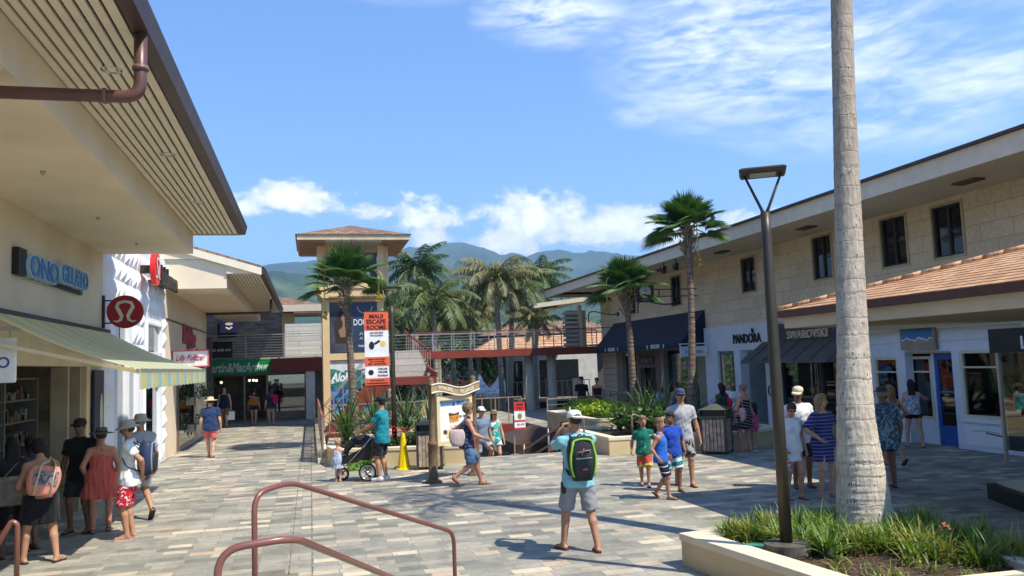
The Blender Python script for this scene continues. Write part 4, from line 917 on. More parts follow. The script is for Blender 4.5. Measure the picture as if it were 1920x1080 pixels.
# clothes hanging in the windows
for k, (y, x, z, c, lb) in enumerate(((19.4, XR+.25, 1.3, (.42, .22, .24), 'red patterned'), (19.75, XR+.3, 1.25, (.55, .55, .58), 'white'), (18.3, XR+.5, 1.4, (.04, .05, .10), 'navy patterned'), (16.1, XR+.45, 1.5, (.22, .24, .19), 'grey-green'), (15.5, XR+.55, 1.35, (.36, .42, .42), 'pale'))):
    t = thing('hanging_garment', lb+' garment displayed in the white timber shop window', 'garment', (x, y, z))
    w = MB(); w.tube([(x, y, z+.42), (x, y, z+.36), (x, y, z+.1), (x, y, z-.5)], [.04, .19, .14, .24], 12, flat=.35); w.tube([(x, y-.16, z+.33), (x, y-.3, z+.05)], [.07, .06], 8); w.tube([(x, y+.16, z+.33), (x, y+.3, z+.05)], [.07, .06], 8)
    obj('fabric', w, cloth('garment%d' % k, c, 'floral', (.4, .4, .4), 14, thin=.6), t, True)
    w = MB(); w.tube([(x, y, z+.36), (x, y, z+.60)], .008, 5); obj('hanger', w, steel, t)
# paddle print below window
s = thing('paddle_emblem', 'red-brown wooden paddle decoration on the white panel below the window', 'wall emblem', (T, 15.9, .38))
w = MB(); w.tube([(T-.015, 16.3, .44), (T-.015, 15.6, .36)], .02, 8); w.tube([(T-.015, 15.62, .36), (T-.015, 15.45, .34), (T-.015, 15.2, .30), (T-.015, 15.1, .29)], [.03, .09, .10, .02], 10, flat=.12); w.tube([(T-.012, 16.7, .46), (T-.012, 16.3, .48), (T-.012, 15.9, .45)], .012, 6)
obj('paddle', w, M('paddle_red', (.24, .07, .05), .6), s)
# blue and sand sign with painted wave
s = sign('driftwood sign painted with blue sky and white wave above blue door', (T-.05, 18.2, 2.72), 'l', 1.25, .62, M('sign_sand', (.33, .27, .19), .8), .07)
w = MB(); n = 24; top = .25
for i in range(n):
    u0 = -.56+1.1*i/n; u1 = -.56+1.1*(i+1)/n; f = lambda u: -.02+.03*math.sin(u*14)+.02*math.sin(u*31)
    w.add([(u0, f(u0), .072), (u1, f(u1), .072), (u1, top, .072), (u0, top, .072)], [(0, 1, 2, 3)])
obj('painted_sky', place(w, (T-.05, 18.2, 2.72), 'l'), M('sign_sky', (.06, .20, .42), .6), s)
w = MB(); w.tube([(-.56+1.1*i/n, -.035+.03*math.sin((-.56+1.1*i/n)*14)+.02*math.sin((-.56+1.1*i/n)*31), .075) for i in range(n+1)], .016, 6); obj('painted_wave', place(w, (T-.05, 18.2, 2.72), 'l'), white, s)
# L store: black fascia sign, glass vitrine and column at right edge
B13 = thing('glass_shop_front', 'projecting glass shopfront with black fascia at the right edge', 'shopfront', (14.5, 13, 0))
w = MB(); w.box(13.9, 15.4, 9.5, 14.6, 2.30, 2.80); obj('fascia', w, black, B13)
w = MB(); w.box(13.96, 13.975, 9.5, 14.5, .3, 2.298); w.box(13.98, 15.3, 14.44, 14.455, .3, 2.298); obj('glass_panel', w, glass, B13)
w = MB(); w.box(13.93, 13.99, 14.43, 14.49, 0, 2.298); w.box(13.9, 15.4, 9.5, 14.5, -.0, .001) if False else None; obj('mullion', w, steel, B13)
w = MB(); w.box(14.25, 14.8, 13.2, 13.85, .0, 2.298); obj('column', w, M('column_stone', (.33, .24, .16), .8, var=.3, vscale=4, bump=.3), B13)
w = MB(); w.box(14.02, 14.22, 13.3, 13.6, .35, 1.1); obj('display_block', w, M('sign_white', (.75, .74, .70), .5), B13)
s = thing('letter_sign', 'white capital letter on the black fascia at the right edge', 'sign', (13.9, 12.6, 2.55)); txt('L', (13.88, 13.68, 2.50), 'l', .17, M('sign_white', (.75, .74, .70), .5), s, .26, bold=.02, depth=.02)
pl = thing('display_platform', 'low black platform with cream top by the right-edge shopfront', 'platform', (11.8, 10.3, 0))
w = MB(); w.prism([(10.62, 11.45), (10.15, 10.3), (13.2, 9.0), (13.6, 11.2)], .002, .24); obj('base', w, black, pl)
w = MB(); w.prism([(10.72, 11.34), (10.35, 10.4), (13.1, 9.2), (13.4, 11.1)], .241, .28); obj('top', w, M('platform_cream', (.60, .56, .38), .6), pl)

# ---- near tiled canopy
CP = thing('tiled_canopy', 'low canopy with orange tiled roof projecting from the right building', 'canopy', (7.8, 10, 0))
w = MB(); mS = .27; xc, yc = 7.72, 12.58; nrow = 38; rowd = .20
for k in range(nrow):
    xa = xc+k*rowd; xb = xa+rowd+.02; za = 3.17+k*rowd*mS+.014; zb = za+(rowd+.02)*mS-.011
    yA = yc-k*rowd; yB = yc-(k+1)*rowd
    w.add([(xa, 2, za), (xa, yA, za), (xb, yA-rowd-.02, zb), (xb, 2, zb), (xa, 2, za-.014), (xa, yA, za-.014)], [(0, 3, 2, 1), (0, 1, 5, 4)])
    # end slope
    w.add([(xa, yA, za), (22.0, yA, za), (22.0, yB, zb), (xa+rowd, yB, zb), (xa, yA, za-.014), (22, yA, za-.014)], [(0, 3, 2, 1), (0, 1, 5, 4)])
obj('tiles', w, tile_o, CP)
w = MB()
for k in range(34):
    a = Vector((xc+k*rowd, yc-k*rowd, 3.195+k*rowd*mS)); b = a+Vector((rowd, -rowd, rowd*mS+.01)); w.tube([a, b], [.045, .035], 8)
obj('hip_tiles', w, tile_o, CP, True)
w = MB(); w.box(7.70, 7.80, 2, 12.6, 3.06, 3.165); w.box(7.8, 15.2, 12.5, 12.6, 3.06, 3.165); obj('gutter', w, M('gutter_maroon', (.075, .028, .02), .5), CP)
w = MB(); w.box(7.80, 7.92, 2, 12.5, 2.875, 3.058); w.box(7.92, 15.2, 12.38, 12.498, 2.875, 3.058); obj('fascia', w, M('fascia_sand', (.52, .44, .30), .75, var=.05), CP)
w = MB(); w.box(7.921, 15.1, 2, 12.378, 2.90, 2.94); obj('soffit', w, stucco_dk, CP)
w = MB(); w.box(14.9, 15.15, 5, 20.65, 2.96, 3.499); obj('wall_band', w, stucco_dk, CP)  # the band's shade is put into this darker stucco colour
for y in (5.0,):
    w = MB(); w.box(8.1, 8.5, y, y+.4, 0, 2.89); obj('column', w, stucco, CP)
# louvre screen and second eave at far corner
B14 = thing('louvre_annexe', 'far annexe with white louvres and small eave beyond the right building', 'building', (14.8, 46, 0))
w = MB(); w.box(14.1, 15.3, 44.8, 44.9, 3.2, 5.3)
obj('wall', w, M('annexe_wall', (.42, .36, .27), .8), B14)
w = MB()
for k in range(8): w.extr([(44.55, 3.30+k*.25), (44.78, 3.30+k*.25), (44.70, 3.45+k*.25), (44.55, 3.42+k*.25)], 13.9, 14.75, 'x')
obj('louvres', w, M('louvre_white', (.55, .52, .47), .6), B14)
w = MB(); w.box(14.78, 14.98, 44.5, 44.7, 3.2, 5.6); obj('post', w, fac, B14)
w = MB(); w.add([(12.3, 45.2, 5.50), (16, 45.2, 5.9), (16, 52, 5.9), (12.3, 52, 5.50), (12.3, 45.2, 5.75), (16, 45.2, 6.15), (16, 52, 6.15), (12.3, 52, 5.75)], [(0, 3, 2, 1), (4, 5, 6, 7), (0, 1, 5, 4), (3, 0, 4, 7)]); obj('eave', w, fac, B14)
# hip roof building in the distance, white shopfront and lower-level store
B15 = thing('orange_roof_building', 'distant building with orange and brown hipped roof behind the footbridge', 'building', (15, 58, 0))
w = MB(); w.add([(10.9, 55, 3.3), (21, 55, 3.6), (24, 66, 3.6), (11, 66, 3.2), (14.6, 60, 5.25), (20.5, 60, 5.3)], [(0, 1, 5, 4), (1, 2, 5), (2, 3, 4, 5), (3, 0, 4)]); obj('roof', w, tile_o, B15)
w = MB(); w.add([(11.6, 57.4, 4.45), (22, 57.4, 4.5), (22, 64, 4.4), (11.6, 64, 4.4), (14.6, 60, 5.45), (20.5, 60, 5.5)], [(0, 1, 5, 4), (1, 2, 5), (2, 3, 4, 5), (3, 0, 4)]); obj('upper_roof', w, tile_b, B15)
w = MB(); w.box(12.5, 22, 56, 56.2, -3.2, 3.1); obj('wall', w, M('wall_shade2', (.07, .06, .055), .8), B15)  # shade of the palm court put into the dark wall colour
B16 = thing('glazed_gallery', 'white glazed gallery with balcony behind the footbridge columns', 'building', (14, 48, 0))
w = MB(); w.box(11.3, 17, 48.0, 48.1, 2.55, 3.3); w.box(15.8, 17, 48.0, 48.1, -.3, 2.55)
for x in (11.3, 12.3, 13.1, 13.9): w.box(x, x+.22, 47.95, 48.05, .3, 2.55)
obj('wall', w, M('gallery_white', (.55, .56, .56), .6), B16)
w = MB(); w.box(11.3, 15.8, 48.06, 48.07, .3, 2.55); obj('glazing', w, glass_d, B16)
w = MB(); w.box(11.2, 17, 46.6, 48.2, .15, .32); w.box(11.2, 17, 46.6, 48.2, -1.0, -.9); obj('balcony', w, M('deck_pale', (.45, .43, .38), .8), B16)
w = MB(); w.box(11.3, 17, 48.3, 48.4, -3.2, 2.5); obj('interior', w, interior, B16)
railing('white balcony railing of the glazed gallery behind the footbridge', [(11.25, 46.65, .32), (16, 46.65, .32)], 1.0, .35, 0, mat=steel)
s = sign('white framed poster leaning beside the right building corner', (14.75, 45.2, .9), 'f', .62, 1.15, M('sign_white', (.75, .74, .70), .5), .05, 'poster_panel', 'poster', frame=black)
m = disc(1, .055, .06, 16).xf(lambda p: Vector((p.x*.08, p.y*.1+.15, p.z))); obj('mark', place(m, (14.75, 45.2, .9), 'f'), black, s)
# low dark storefronts far behind the palms
B17 = thing('shaded_arcade_building', 'dark shaded building behind the palms with maroon band', 'building', (6, 74, 0))
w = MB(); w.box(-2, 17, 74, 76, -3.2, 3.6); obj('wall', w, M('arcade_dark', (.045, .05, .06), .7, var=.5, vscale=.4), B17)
w = MB(); w.box(-2, 17, 73.6, 73.98, .3, 1.1); w.box(-2, 17, 73.4, 73.98, 3.605, 3.9); obj('band', w, M('band_maroon', (.09, .02, .02), .7), B17)
w = MB()
for x in (0.5, 3.6, 9.4, 12.5): w.box(x, x+1.7, 73.9, 73.99, -1.6, -.1); w.box(x, x+1.9, 73.9, 73.99, 1.3, 3.0)
obj('window', w, M('pane_blue', (.03, .06, .12), .2), B17)
w = MB(); w.box(8.2, 8.9, 73.5, 73.9, 1.12, 2.9); w.box(5.0, 5.25, 73.5, 73.9, -3.2, 3.6); obj('pilaster', w, stucco_lt, B17)
for k, (x, y, s_) in enumerate(((11.0, 54.6, .95), (12.1, 53.4, 1.1))):
    t = thing('event_tent', ('left', 'right')[k]+' white peaked tent beyond the sunken court', 'tent', (x, y, -3.2))
    w = MB(); z = .55
    ring = lambda q, zz: [(x-q, y-q, zz), (x+q, y-q, zz), (x+q, y+q, zz), (x-q, y+q, zz)]
    for (q0, z0), (q1, z1) in (((s_, z), (s_*.55, z+.30)), ((s_*.55, z+.30), (s_*.22, z+.75)), ((s_*.22, z+.75), (.02, z+1.25)), ((s_, z-.25), (s_, z))):
        a = ring(q0, z0); b = ring(q1, z1); w.add(a+b, [(i, (i+1) % 4, 4+(i+1) % 4, 4+i) for i in range(4)])
    obj('canopy', w, M('tent_white', (.82, .82, .84), .7, var=.02), t)
    w = MB()
    for px, py in ring(s_-.05, 0) and [(p[0], p[1]) for p in ring(s_-.05, 0)]: w.bar((px, py, -3.2), (px, py, z-.2), .05, .05)
    obj('legs', w, steel, t)
# brown market umbrella over the sunken court
um = thing('market_umbrella', 'dark brown square market umbrella rising from the sunken court', 'umbrella', (6.75, 25.4, -3.2))
w = MB(); c = (6.85, 25.6); zt = .50; 
pts = [(5.95, 24.3, .02), (7.9, 24.6, .05), (7.7, 26.8, .12), (5.8, 26.6, .12)]
w.add([(c[0], c[1], zt)]+pts+[(p[0], p[1], p[2]-.32) for p in pts], [(0, 1, 2), (0, 2, 3), (0, 3, 4), (0, 4, 1), (1, 5, 6, 2), (2, 6, 7, 3), (3, 7, 8, 4), (4, 8, 5, 1)])
obj('canopy', w, cloth('umbrella_brown', (.055, .030, .020)), um)
w = MB(); w.tube([(c[0], c[1], -3.2), (c[0], c[1], .45)], .035, 8); obj('pole', w, timber, um)
# extra big posts of the court (pale, fluted column stubs)
for k, (x, y) in enumerate(((4.6, 30.5),)):
    t = thing('court_column', 'short pale round column under the deck edge in the sunken court', 'column', (x, y, -3.2))
    w = MB(); w.lathe([(.32, 0), (.28, .2), (.26, 2.4), (.36, 2.58)], (x, y+2.9, -3.2), 18); obj('shaft', w, M('column_grey', (.46, .42, .34), .8), t, True)
# ================================================================== planters
def planter(label, pts, h, wall=.28, mat=planter_m, base=0, cop=.09):
    t = thing('planter', label, 'planter', (pts[0][0], pts[0][1], base))
    n = len(pts); c = Vector((sum(p[0] for p in pts)/n, sum(p[1] for p in pts)/n))
    area = sum(pts[i][0]*pts[(i+1) % n][1]-pts[(i+1) % n][0]*pts[i][1] for i in range(n)); P = [Vector(p) for p in (pts if area > 0 else pts[::-1])]
    def inset(d):
        out = []
        for i in range(n):
            a, b, e = P[i-1], P[i], P[(i+1) % n]; d1 = (b-a).normalized(); d2 = (e-b).normalized(); n1 = Vector((-d1.y, d1.x)); n2 = Vector((-d2.y, d2.x))
            m = (n1+n2); m = m/max(.25, m.dot(n1)); out.append(b+m*d)
        return out
    def ringbox(o, i_, z0, z1):
        w = MB(); vs = [(p.x, p.y, z0) for p in o]+[(p.x, p.y, z0) for p in i_]+[(p.x, p.y, z1) for p in o]+[(p.x, p.y, z1) for p in i_]; f = []
        for k in range(n):
            q = (k+1) % n; f += [(k, q, 2*n+q, 2*n+k), (n+q, n+k, 3*n+k, 3*n+q), (2*n+k, 2*n+q, 3*n+q, 3*n+k), (q, k, n+k, n+q)]
        return w.add(vs, f)
    obj('wall', ringbox(inset(.02), inset(wall-.02), base, base+h-cop), mat, t)
    obj('coping', ringbox(inset(0), inset(wall), base+h-cop, base+h), coping_m, t, bevel=.012)
    s = MB(); I = inset(wall-.03); s.add([(p.x, p.y, base+h-.08) for p in I], [tuple(range(n))]); o = obj('soil', s, soil, t)
    return t
planter('cream stucco planter holding the tall palm and lamp post, foreground right', [(4.25, 9.38), (4.66, 6.38), (6.85, 6.30), (7.35, 9.75)], .37, .30)
planter('low cream planter behind the yellow cone and left litter bin', [(.38, 22.75), (.55, 21.6), (3.75, 20.75), (3.95, 21.5), (3.85, 25.2), (.5, 25.2)], .46, .26)
planter('inner cream planter step with strap-leaf plants behind the stroller', [(1.2, 23.6), (3.3, 23.3), (3.4, 25.0), (1.2, 25.0)], .62, .2, base=.002)
planter('low cream planter in front of the right-hand shrubs and bin', [(7.42, 20.35), (9.9, 20.25), (10.9, 19.75), (12.6, 20.7), (12.4, 23.9), (8.55, 23.9), (8.0, 24.6), (7.45, 24.6)], .46, .28)
planter('tall cream planter wall beside the sunken court with bright green shrub', [(8.56, 24.7), (12.6, 24.0), (12.6, 30.3), (8.62, 30.3)], .62, .24)
# short walls of the stair well
w = MB(); w.box(7.36, 7.41, 21.9, 26.5, -3.2, -.002); o = obj('stair_wall', w, planter_m); tag(o, 'cream wall lining the right side of the descending stairs', 'wall')
w = MB(); w.box(8.45, 8.55, 24.7, 33.1, -3.2, -.345); o = obj('court_wall', w, planter_m); tag(o, 'cream retaining wall along the right of the sunken court', 'wall')

# ================================================================== street furniture
def street_lamp(label, x, y, z0, top, yaw, lean=0):
    t = thing('street_lamp', label, 'street lamp', (x, y, z0), yaw)
    lm = M('lamp_bronze', (.055, .045, .030), .42, metal=.3, var=.12)
    m = MB(); m.lathe([(.24, 0), (.24, .12), (.10, .13)], (0, 0, z0), 28); m.xf(lambda p: Vector((p.x+x, p.y+y, p.z))); obj('base', m, M('lamp_base', (.10, .085, .065), .8, var=.3, vscale=8), t, False)
    P = top-.46; m = MB(); m.lathe([(.066, .13), (.064, 1.6), (.056, P-z0-.25), (.053, P-z0-.24), (.053, P-z0)], (x, y, z0), 20); obj('pole', m, lm, t, True)
    c, s_ = math.cos(yaw), math.sin(yaw)
    def L_(u, v, zz): return (x+u*c-v*s_, y+u*s_+v*c, zz)
    m = MB()
    for d in (-1, 1): m.tube([L_(0, 0, P-.05), L_(d*.04, 0, P+.05), L_(d*.20, 0, top-.02)], [.036, .022, .017], 10, flat=.8)
    obj('yoke', m, lm, t, True)
    m = MB(); hw, hl = .255, .215
    pts = [(-hw, -hl), (hw, -hl), (hw*1.0, hl), (-hw*1.0, hl)]
    m.add([L_(a*.93, b*.93, top-.025) for a, b in pts]+[L_(a, b, top+.008) for a, b in pts]+[L_(a*.86, b*.86, top+.03) for a, b in pts], [(3, 2, 1, 0)]+[(i, (i+1) % 4, 4+(i+1) % 4, 4+i) for i in range(4)]+[(4+i, 4+(i+1) % 4, 8+(i+1) % 4, 8+i) for i in range(4)]+[(8, 9, 10, 11)])
    h = obj('lamp_head', m, lm, t)
    m = MB(); m.add([L_(a*.55, b*.6, top-.030) for a, b in pts], [(3, 2, 1, 0)]); obj('lens', m, M('lens_frost', (.45, .43, .40), .3), h)
    return t
street_lamp('tall bronze lamp post with square head in the foreground planter', 4.98, 8.22, .30, 4.50, R(-30))
street_lamp('dark lamp post with square head beside the hanging orange banner', 2.10, 21.9, .40, 4.55, R(-12))
# banner
b = thing('banner', 'orange and white vertical banner on the dark lamp post', 'banner', (1.73, 21.85, 2.9))
og = (1.69, 21.85, 2.97); bo = M('banner_orange', (.72, .12, .05), .7); bw = M('banner_white', (.78, .78, .76), .7); bt = M('banner_text', (.06, .01, .01), .7)
obj('fabric', place(uvbox(-.31, .31, -.95, .95, 0, .012), og, 'f'), bw, b)
m = MB()
for v0, v1 in ((.47, .95), (-.46, -.22), (-.95, -.77)): m.box(-.312, .312, v0, v1, .0125, .016)
obj('colour_band', place(m, og, 'f'), bo, b)
for st_, v, wd, hh in (('MAUI', .84, .36, .11), ('ESCAPE', .70, .50, .12), ('ROOMS', .55, .50, .12), ('CAN YOU BEAT', .41, .36, .035), ('THE CLOCK??', .34, .34, .035), ('BRING YOUR CREW', -.28, .46, .035), ('OUT OF RANGE', -.34, .38, .03), ('BEST ADVENTURE!', -.40, .46, .035), ('BOOK ONLINE @', -.83, .36, .035), ('MAUIESCAPEROOMS.COM', -.90, .54, .035)):
    txt(st_, off(og, 'f', 0, v, .020), 'f', wd, bt, b, hh, bold=.03, depth=.004)
for st_, v, wd in (('WALK INS', -.53, .24), ('WELCOME', -.61, .24), ('OR 2nd Round!', -.70, .26)): txt(st_, off(og, 'f', .14, v, .020), 'f', wd, bt, b, .045, bold=.03, depth=.004)
obj('clock_disc', place(disc(.075, .013, .017, 20, (.16, .12)), og, 'f'), M('coin_yellow', (.75, .50, .10), .6), b)
m = MB(); m.lathe([(.07, .013), (.07, .018)], (-.13, .08, 0), 16, sy=1.5); m.tube([(-.05, .12, .016), (.08, .2, .016)], .03, 6, flat=.2); m.lathe([(.07, .013), (.07, .018)], (-.16, -.62, 0), 16, sy=1.0); obj('dark_blot', place(m, og, 'f'), black, b)
m = MB()
for z in (.97, -.97): m.bar((1.38, 21.86, og[2]+z), (2.1, 21.88, og[2]+z), .03, .03)
obj('bracket', m, dark, b)
def litter_bin(label, x, y, yaw, lid, sc=1.0):
    t = thing('litter_bin', label, 'litter bin', (x, y, 0), yaw, group='slatted litter bins')
    c, s_ = math.cos(yaw), math.sin(yaw); W_ = .29*sc; H = .84*sc
    T_ = lambda p: Vector((x+p.x*c-p.y*s_, y+p.x*s_+p.y*c, p.z))
    fr = M('bin_frame', (.05, .04, .032), .5, var=.15)
    m = MB()
    for a in (-1, 1):
        for b_ in (-1, 1): m.box(a*W_-.025, a*W_+.025, b_*W_-.025, b_*W_+.025, 0, H)
    m.box(-W_+.026, W_-.026, -W_+.026, W_-.026, .03, .08)
    obj('frame', m.xf(T_), fr, t)
    m = MB(); m.box(-W_+.04, W_-.04, -W_+.04, W_-.04, .085, H-.01); obj('liner', m.xf(T_), black, t)
    m = MB()
    for k in range(6):
        u = -W_+.07+k*(2*W_-.14)/5
        for s2 in (-1, 1): m.box(u-.038, u+.038, s2*(W_)-.012, s2*(W_)+.012, .07, H-.02); m.box(s2*W_-.012, s2*W_+.012, u-.038, u+.038, .07, H-.02)
    obj('slats', m.xf(T_), M('bin_slat', (.42, .33, .24), .7, var=.35, vscale=7), t)
    m = MB(); m.box(-W_-.03, W_+.03, -W_-.03, W_+.03, H+.002, H+.07)
    for a in (-1, 1):
        for b_ in (-1, 1): m.box(a*W_-.03*(a < 0)-.0, a*W_+.03*(a > 0)+.0, b_*W_-.03, b_*W_+.03, H+.07, H+.22)
    m.box(-W_+.0, W_-.0, W_-.02, W_+.0, H+.07, H+.22); m.box(-W_-.02, -W_+.0, -W_+.03, W_-.03, H+.071, H+.22); m.box(W_, W_+.02, -W_+.03, W_-.03, H+.071, H+.22)
    if lid == 'flat': m.add([(-W_-.04, -W_-.04, H+.221), (W_+.04, -W_-.04, H+.221), (W_+.04, W_+.04, H+.221), (-W_-.04, W_+.04, H+.221), (-W_*.7, -W_*.7, H+.30), (W_*.7, -W_*.7, H+.30), (W_*.7, W_*.7, H+.30), (-W_*.7, W_*.7, H+.30)], [(3, 2, 1, 0), (4, 5, 6, 7), (0, 1, 5, 4), (1, 2, 6, 5), (2, 3, 7, 6), (3, 0, 4, 7)])
    else: m.add([(-W_-.07, -W_-.07, H+.221), (W_+.07, -W_-.07, H+.221), (W_+.07, W_+.07, H+.221), (-W_-.07, W_+.07, H+.221), (0, 0, H+.36)], [(3, 2, 1, 0), (0, 1, 4), (1, 2, 4), (2, 3, 4), (3, 0, 4)])
    obj('lid', m.xf(T_), M('bin_lid_dark', (.018, .024, .03), .45) if lid == 'flat' else M('bin_lid_green', (.075, .085, .055), .6, var=.3), t)
    m = MB(); m.box(-W_+.04, W_-.04, -W_+.015, -W_+.02, H+.071, H+.21); obj('opening', m.xf(T_), black, t)
litter_bin('slatted litter bin with black lid between yellow cone and map sign', 2.80, 20.25, R(-12), 'flat')
litter_bin('slatted litter bin with peaked green-grey lid before the right planter', 10.0, 19.45, R(-42), 'peak', 1.05)
# cone
t = thing('safety_cone', 'tall bright yellow floor cone on the paving beside the left bin', 'cone', (2.16, 20.36, 0))
yl = M('cone_yellow', (.80, .55, .0), .45, var=.05)
m = MB(); m.lathe([(.20, 0), (.20, .02), (.155, .04), (.12, .26), (.085, .52), (.055, .78), (.035, .86), (.0, .875)], (2.16, 20.36, 0), 8); obj('cone_body', m, yl, t)
# map / poster sign
sgn = thing('notice_board', 'timber notice board on round posts with arched ribbon header and poster', 'notice board', (3.05, 18.1, 0))
pL = Vector((2.50, 17.72)); pR = Vector((3.56, 18.50)); dr = (pR-pL).normalized(); nr = Vector((dr.y, -dr.x)); wd = (pR-pL).length; yawS = math.atan2(dr.y, dr.x)
def S3(p): return Vector((pL.x+dr.x*p.x+nr.x*p.z, pL.y+dr.y*p.x+nr.y*p.z, p.y))     # (along, height, outwards)
pm = M('post_brown', (.15, .095, .05), .7, var=.25, vscale=6)
for u in (0, wd):
    m = MB(); c = pL+dr*u; m.lathe([(.19, 0), (.19, .03), (.15, .06), (.10, .07), (.10, .78), (.115, .80), (.085, .86), (.065, .88), (.062, 2.0), (.085, 2.02), (.085, 2.10), (.06, 2.12), (.075, 2.16), (.03, 2.21), (0, 2.215)], (c.x, c.y, 0), 20, caps=False); obj('post', m, pm, sgn, True)
fm = M('frame_cream', (.66, .52, .30), .6, var=.08)
m = MB(); a0, a1, b0, b1 = .10, wd-.10, .75, 1.80
for (u0, u1, v0, v1) in ((a0, a1, b1-.09, b1), (a0, a1, b0, b0+.09), (a0, a0+.09, b0+.09, b1-.09), (a1-.09, a1, b0+.09, b1-.09)): m.box(u0, u1, v0, v1, -.05, .06)
obj('frame', m.xf(S3), fm, sgn)
m = MB(); m.box(a0+.09, a1-.09, b0+.09, b1-.09, -.02, .01); bd = obj('poster', m.xf(S3), M('poster_paper', (.72, .73, .73), .4, var=.02), sgn)
def onp(mb, nm, mat): return obj(nm, mb.xf(S3), mat, bd)
cx = wd/2
m = MB(); m.box(a0+.11, a1-.11, 1.585, 1.69, .011, .013); onp(m, 'blue_strip', M('strip_blue', (.32, .50, .66), .5))
def ptx(s_, u, v, w_, h_, mat, nm='lettering', **k): q = text_mb(s_, w_, h_, depth=.003, **k); q.xf(lambda p: Vector((p.x+u, p.y+v, p.z+.016))); return onp(q, nm, mat)
ptx('BANANA SPLIT', cx-.02, 1.625, .74, .07, M('txt_blue', (.02, .08, .25), .5), bold=.03)
ptx('$1 OFF', cx+.30, 1.33, .25, .06, black, bold=.03)
# sundae picture, flat cut shapes in layers
def blob(pts, w0, mat, nm): m_ = MB(); n_ = len(pts); m_.add([(cx+x_, y_, w0) for x_, y_ in pts], [tuple(range(n_))]); onp(m_, nm, mat)
blob([(-.20, .88), (.12, .88), (.16, 1.0), (.10, 1.05), (-.14, 1.05), (-.22, 1.0)], .0125, M('pic_cream', (.72, .62, .45), .5), 'picture')
blob([(-.10, 1.03), (.13, 1.03), (.17, 1.42), (-.15, 1.42)], .013, M('pic_glass', (.66, .56, .42), .5, var=.3, vscale=14), 'picture')
blob([(-.09, 1.02), (.13, 1.04), (.15, 1.13), (-.11, 1.08)], .0135, M('pic_red', (.50, .04, .02), .5), 'picture')
blob([(-.11, 1.14), (.14, 1.16), (.14, 1.21), (-.12, 1.19)], .0135, M('pic_cream2', (.78, .76, .62), .5), 'picture')
blob([(-.125, 1.22), (.15, 1.24), (.165, 1.38), (-.145, 1.36)], .0135, M('pic_orange', (.62, .27, .05), .5, var=.5, vscale=20), 'picture')
blob([(-.15, 1.36), (.165, 1.38), (.17, 1.43), (.02, 1.40), (-.15, 1.43)], .014, M('pic_choc', (.10, .04, .02), .5), 'picture')
blob([(-.16, 1.43), (.17, 1.43), (.11, 1.52), (.02, 1.60), (-.06, 1.55), (-.13, 1.49)], .0132, M('pic_whip', (.80, .80, .76), .5), 'picture')
blob([(.0+.045*math.cos(k*.7854), 1.61+.045*math.sin(k*.7854)) for k in range(8)], .0142, M('pic_cherry', (.30, .01, .03), .4), 'picture')
blob([(-.33, .98), (-.22, .98), (-.22, 1.07), (-.33, 1.07)], .014, M('pic_choc', (.10, .04, .02), .5), 'picture'); blob([(-.25, .88), (-.12, .88), (-.10, 1.04), (-.18, 1.08), (-.24, .98)], .0138, M('pic_banana', (.72, .58, .22), .5), 'picture')
# arched ribbon header: double curve
def hw_(u): return 1.94+.055*math.cos(u/wd*2*math.pi*.95-.55)
m = MB(); n = 28
for i in range(n):
    u0, u1 = -.10+(wd+.2)*i/n, -.10+(wd+.2)*(i+1)/n
    m.add([(u0, hw_(u0)-.085, .08), (u1, hw_(u1)-.085, .08), (u1, hw_(u1)+.085, .08), (u0, hw_(u0)+.085, .08), (u0, hw_(u0)-.085, .11), (u1, hw_(u1)-.085, .11), (u1, hw_(u1)+.085, .11), (u0, hw_(u0)+.085, .11)], [(4, 5, 6, 7), (3, 2, 1, 0), (7, 6, 2, 3), (0, 1, 5, 4)])
hd = obj('header', m.xf(S3), M('header_tan', (.36, .27, .16), .6), sgn)
m = MB()
for e in (-.085, .085): m.tube([(-.10+(wd+.2)*i/n, hw_(-.10+(wd+.2)*i/n)+e, .115) for i in range(n+1)], .016, 6)
obj('header_edge', m.xf(S3), M('header_cream', (.72, .64, .46), .5), hd)
for s_, u, w_ in (('WHALERS', .31, .44), ('VILLAGE', .98, .46)):
    q = text_mb(s_, w_, .085, bold=.03, depth=.01); q.xf(lambda p: Vector((p.x+u, p.y+hw_(p.x+u), p.z+.122))); obj('lettering', q.xf(S3), M('header_cream', (.72, .64, .46), .5), hd)
# small red and white sign with stanchion at the stair head
t = thing('stair_sign', 'small red and white notice on a post at the stair head', 'sign', (5.3, 21.88, 0))
og = (5.45, 21.8, 1.05)
obj('board', place(uvbox(-.15, .15, -.36, .36, 0, .02), og, 'f'), bw, t)
m = MB(); m.box(-.152, .152, .12, .362, .021, .024); m.box(-.152, .152, -.362, -.32, .021, .024); m.box(-.152, .152, -.17, -.12, .021, .024); obj('red_band', place(m, og, 'f'), M('sign_bright_red', (.60, .04, .03), .5), t)
for st_, v in (('OPEN', .29), ('DAILY', .20)): txt(st_, off(og, 'f', 0, v, .028), 'f', .2, bt, t, .055, bold=.02, depth=.003)
m = MB(); m.lathe([(.06, .021), (.06, .025)], (0, -.02, 0), 14, sy=1.3); obj('green_mark', place(m, og, 'f'), M('mark_green', (.18, .24, .06), .6), t)
txt('ESCAPE', off(og, 'f', .02, -.24, .023), 'f', .2, black, t, .05, depth=.003)
m = MB(); m.tube([(5.3, 21.88, 0), (5.3, 21.88, 1.02), (5.3, 21.84, 1.05)], .022, 8); m.lathe([(.12, 0), (.12, .02)], (5.3, 21.88, 0), 16); m.tube([(5.45, 21.83, 1.40), (5.45, 21.83, 1.5)], .01, 6); m.bar((5.3, 21.86, .72), (5.44, 21.85, .72), .02, .02); obj('post', m, M('rail_dull', (.30, .22, .19), .5), t)
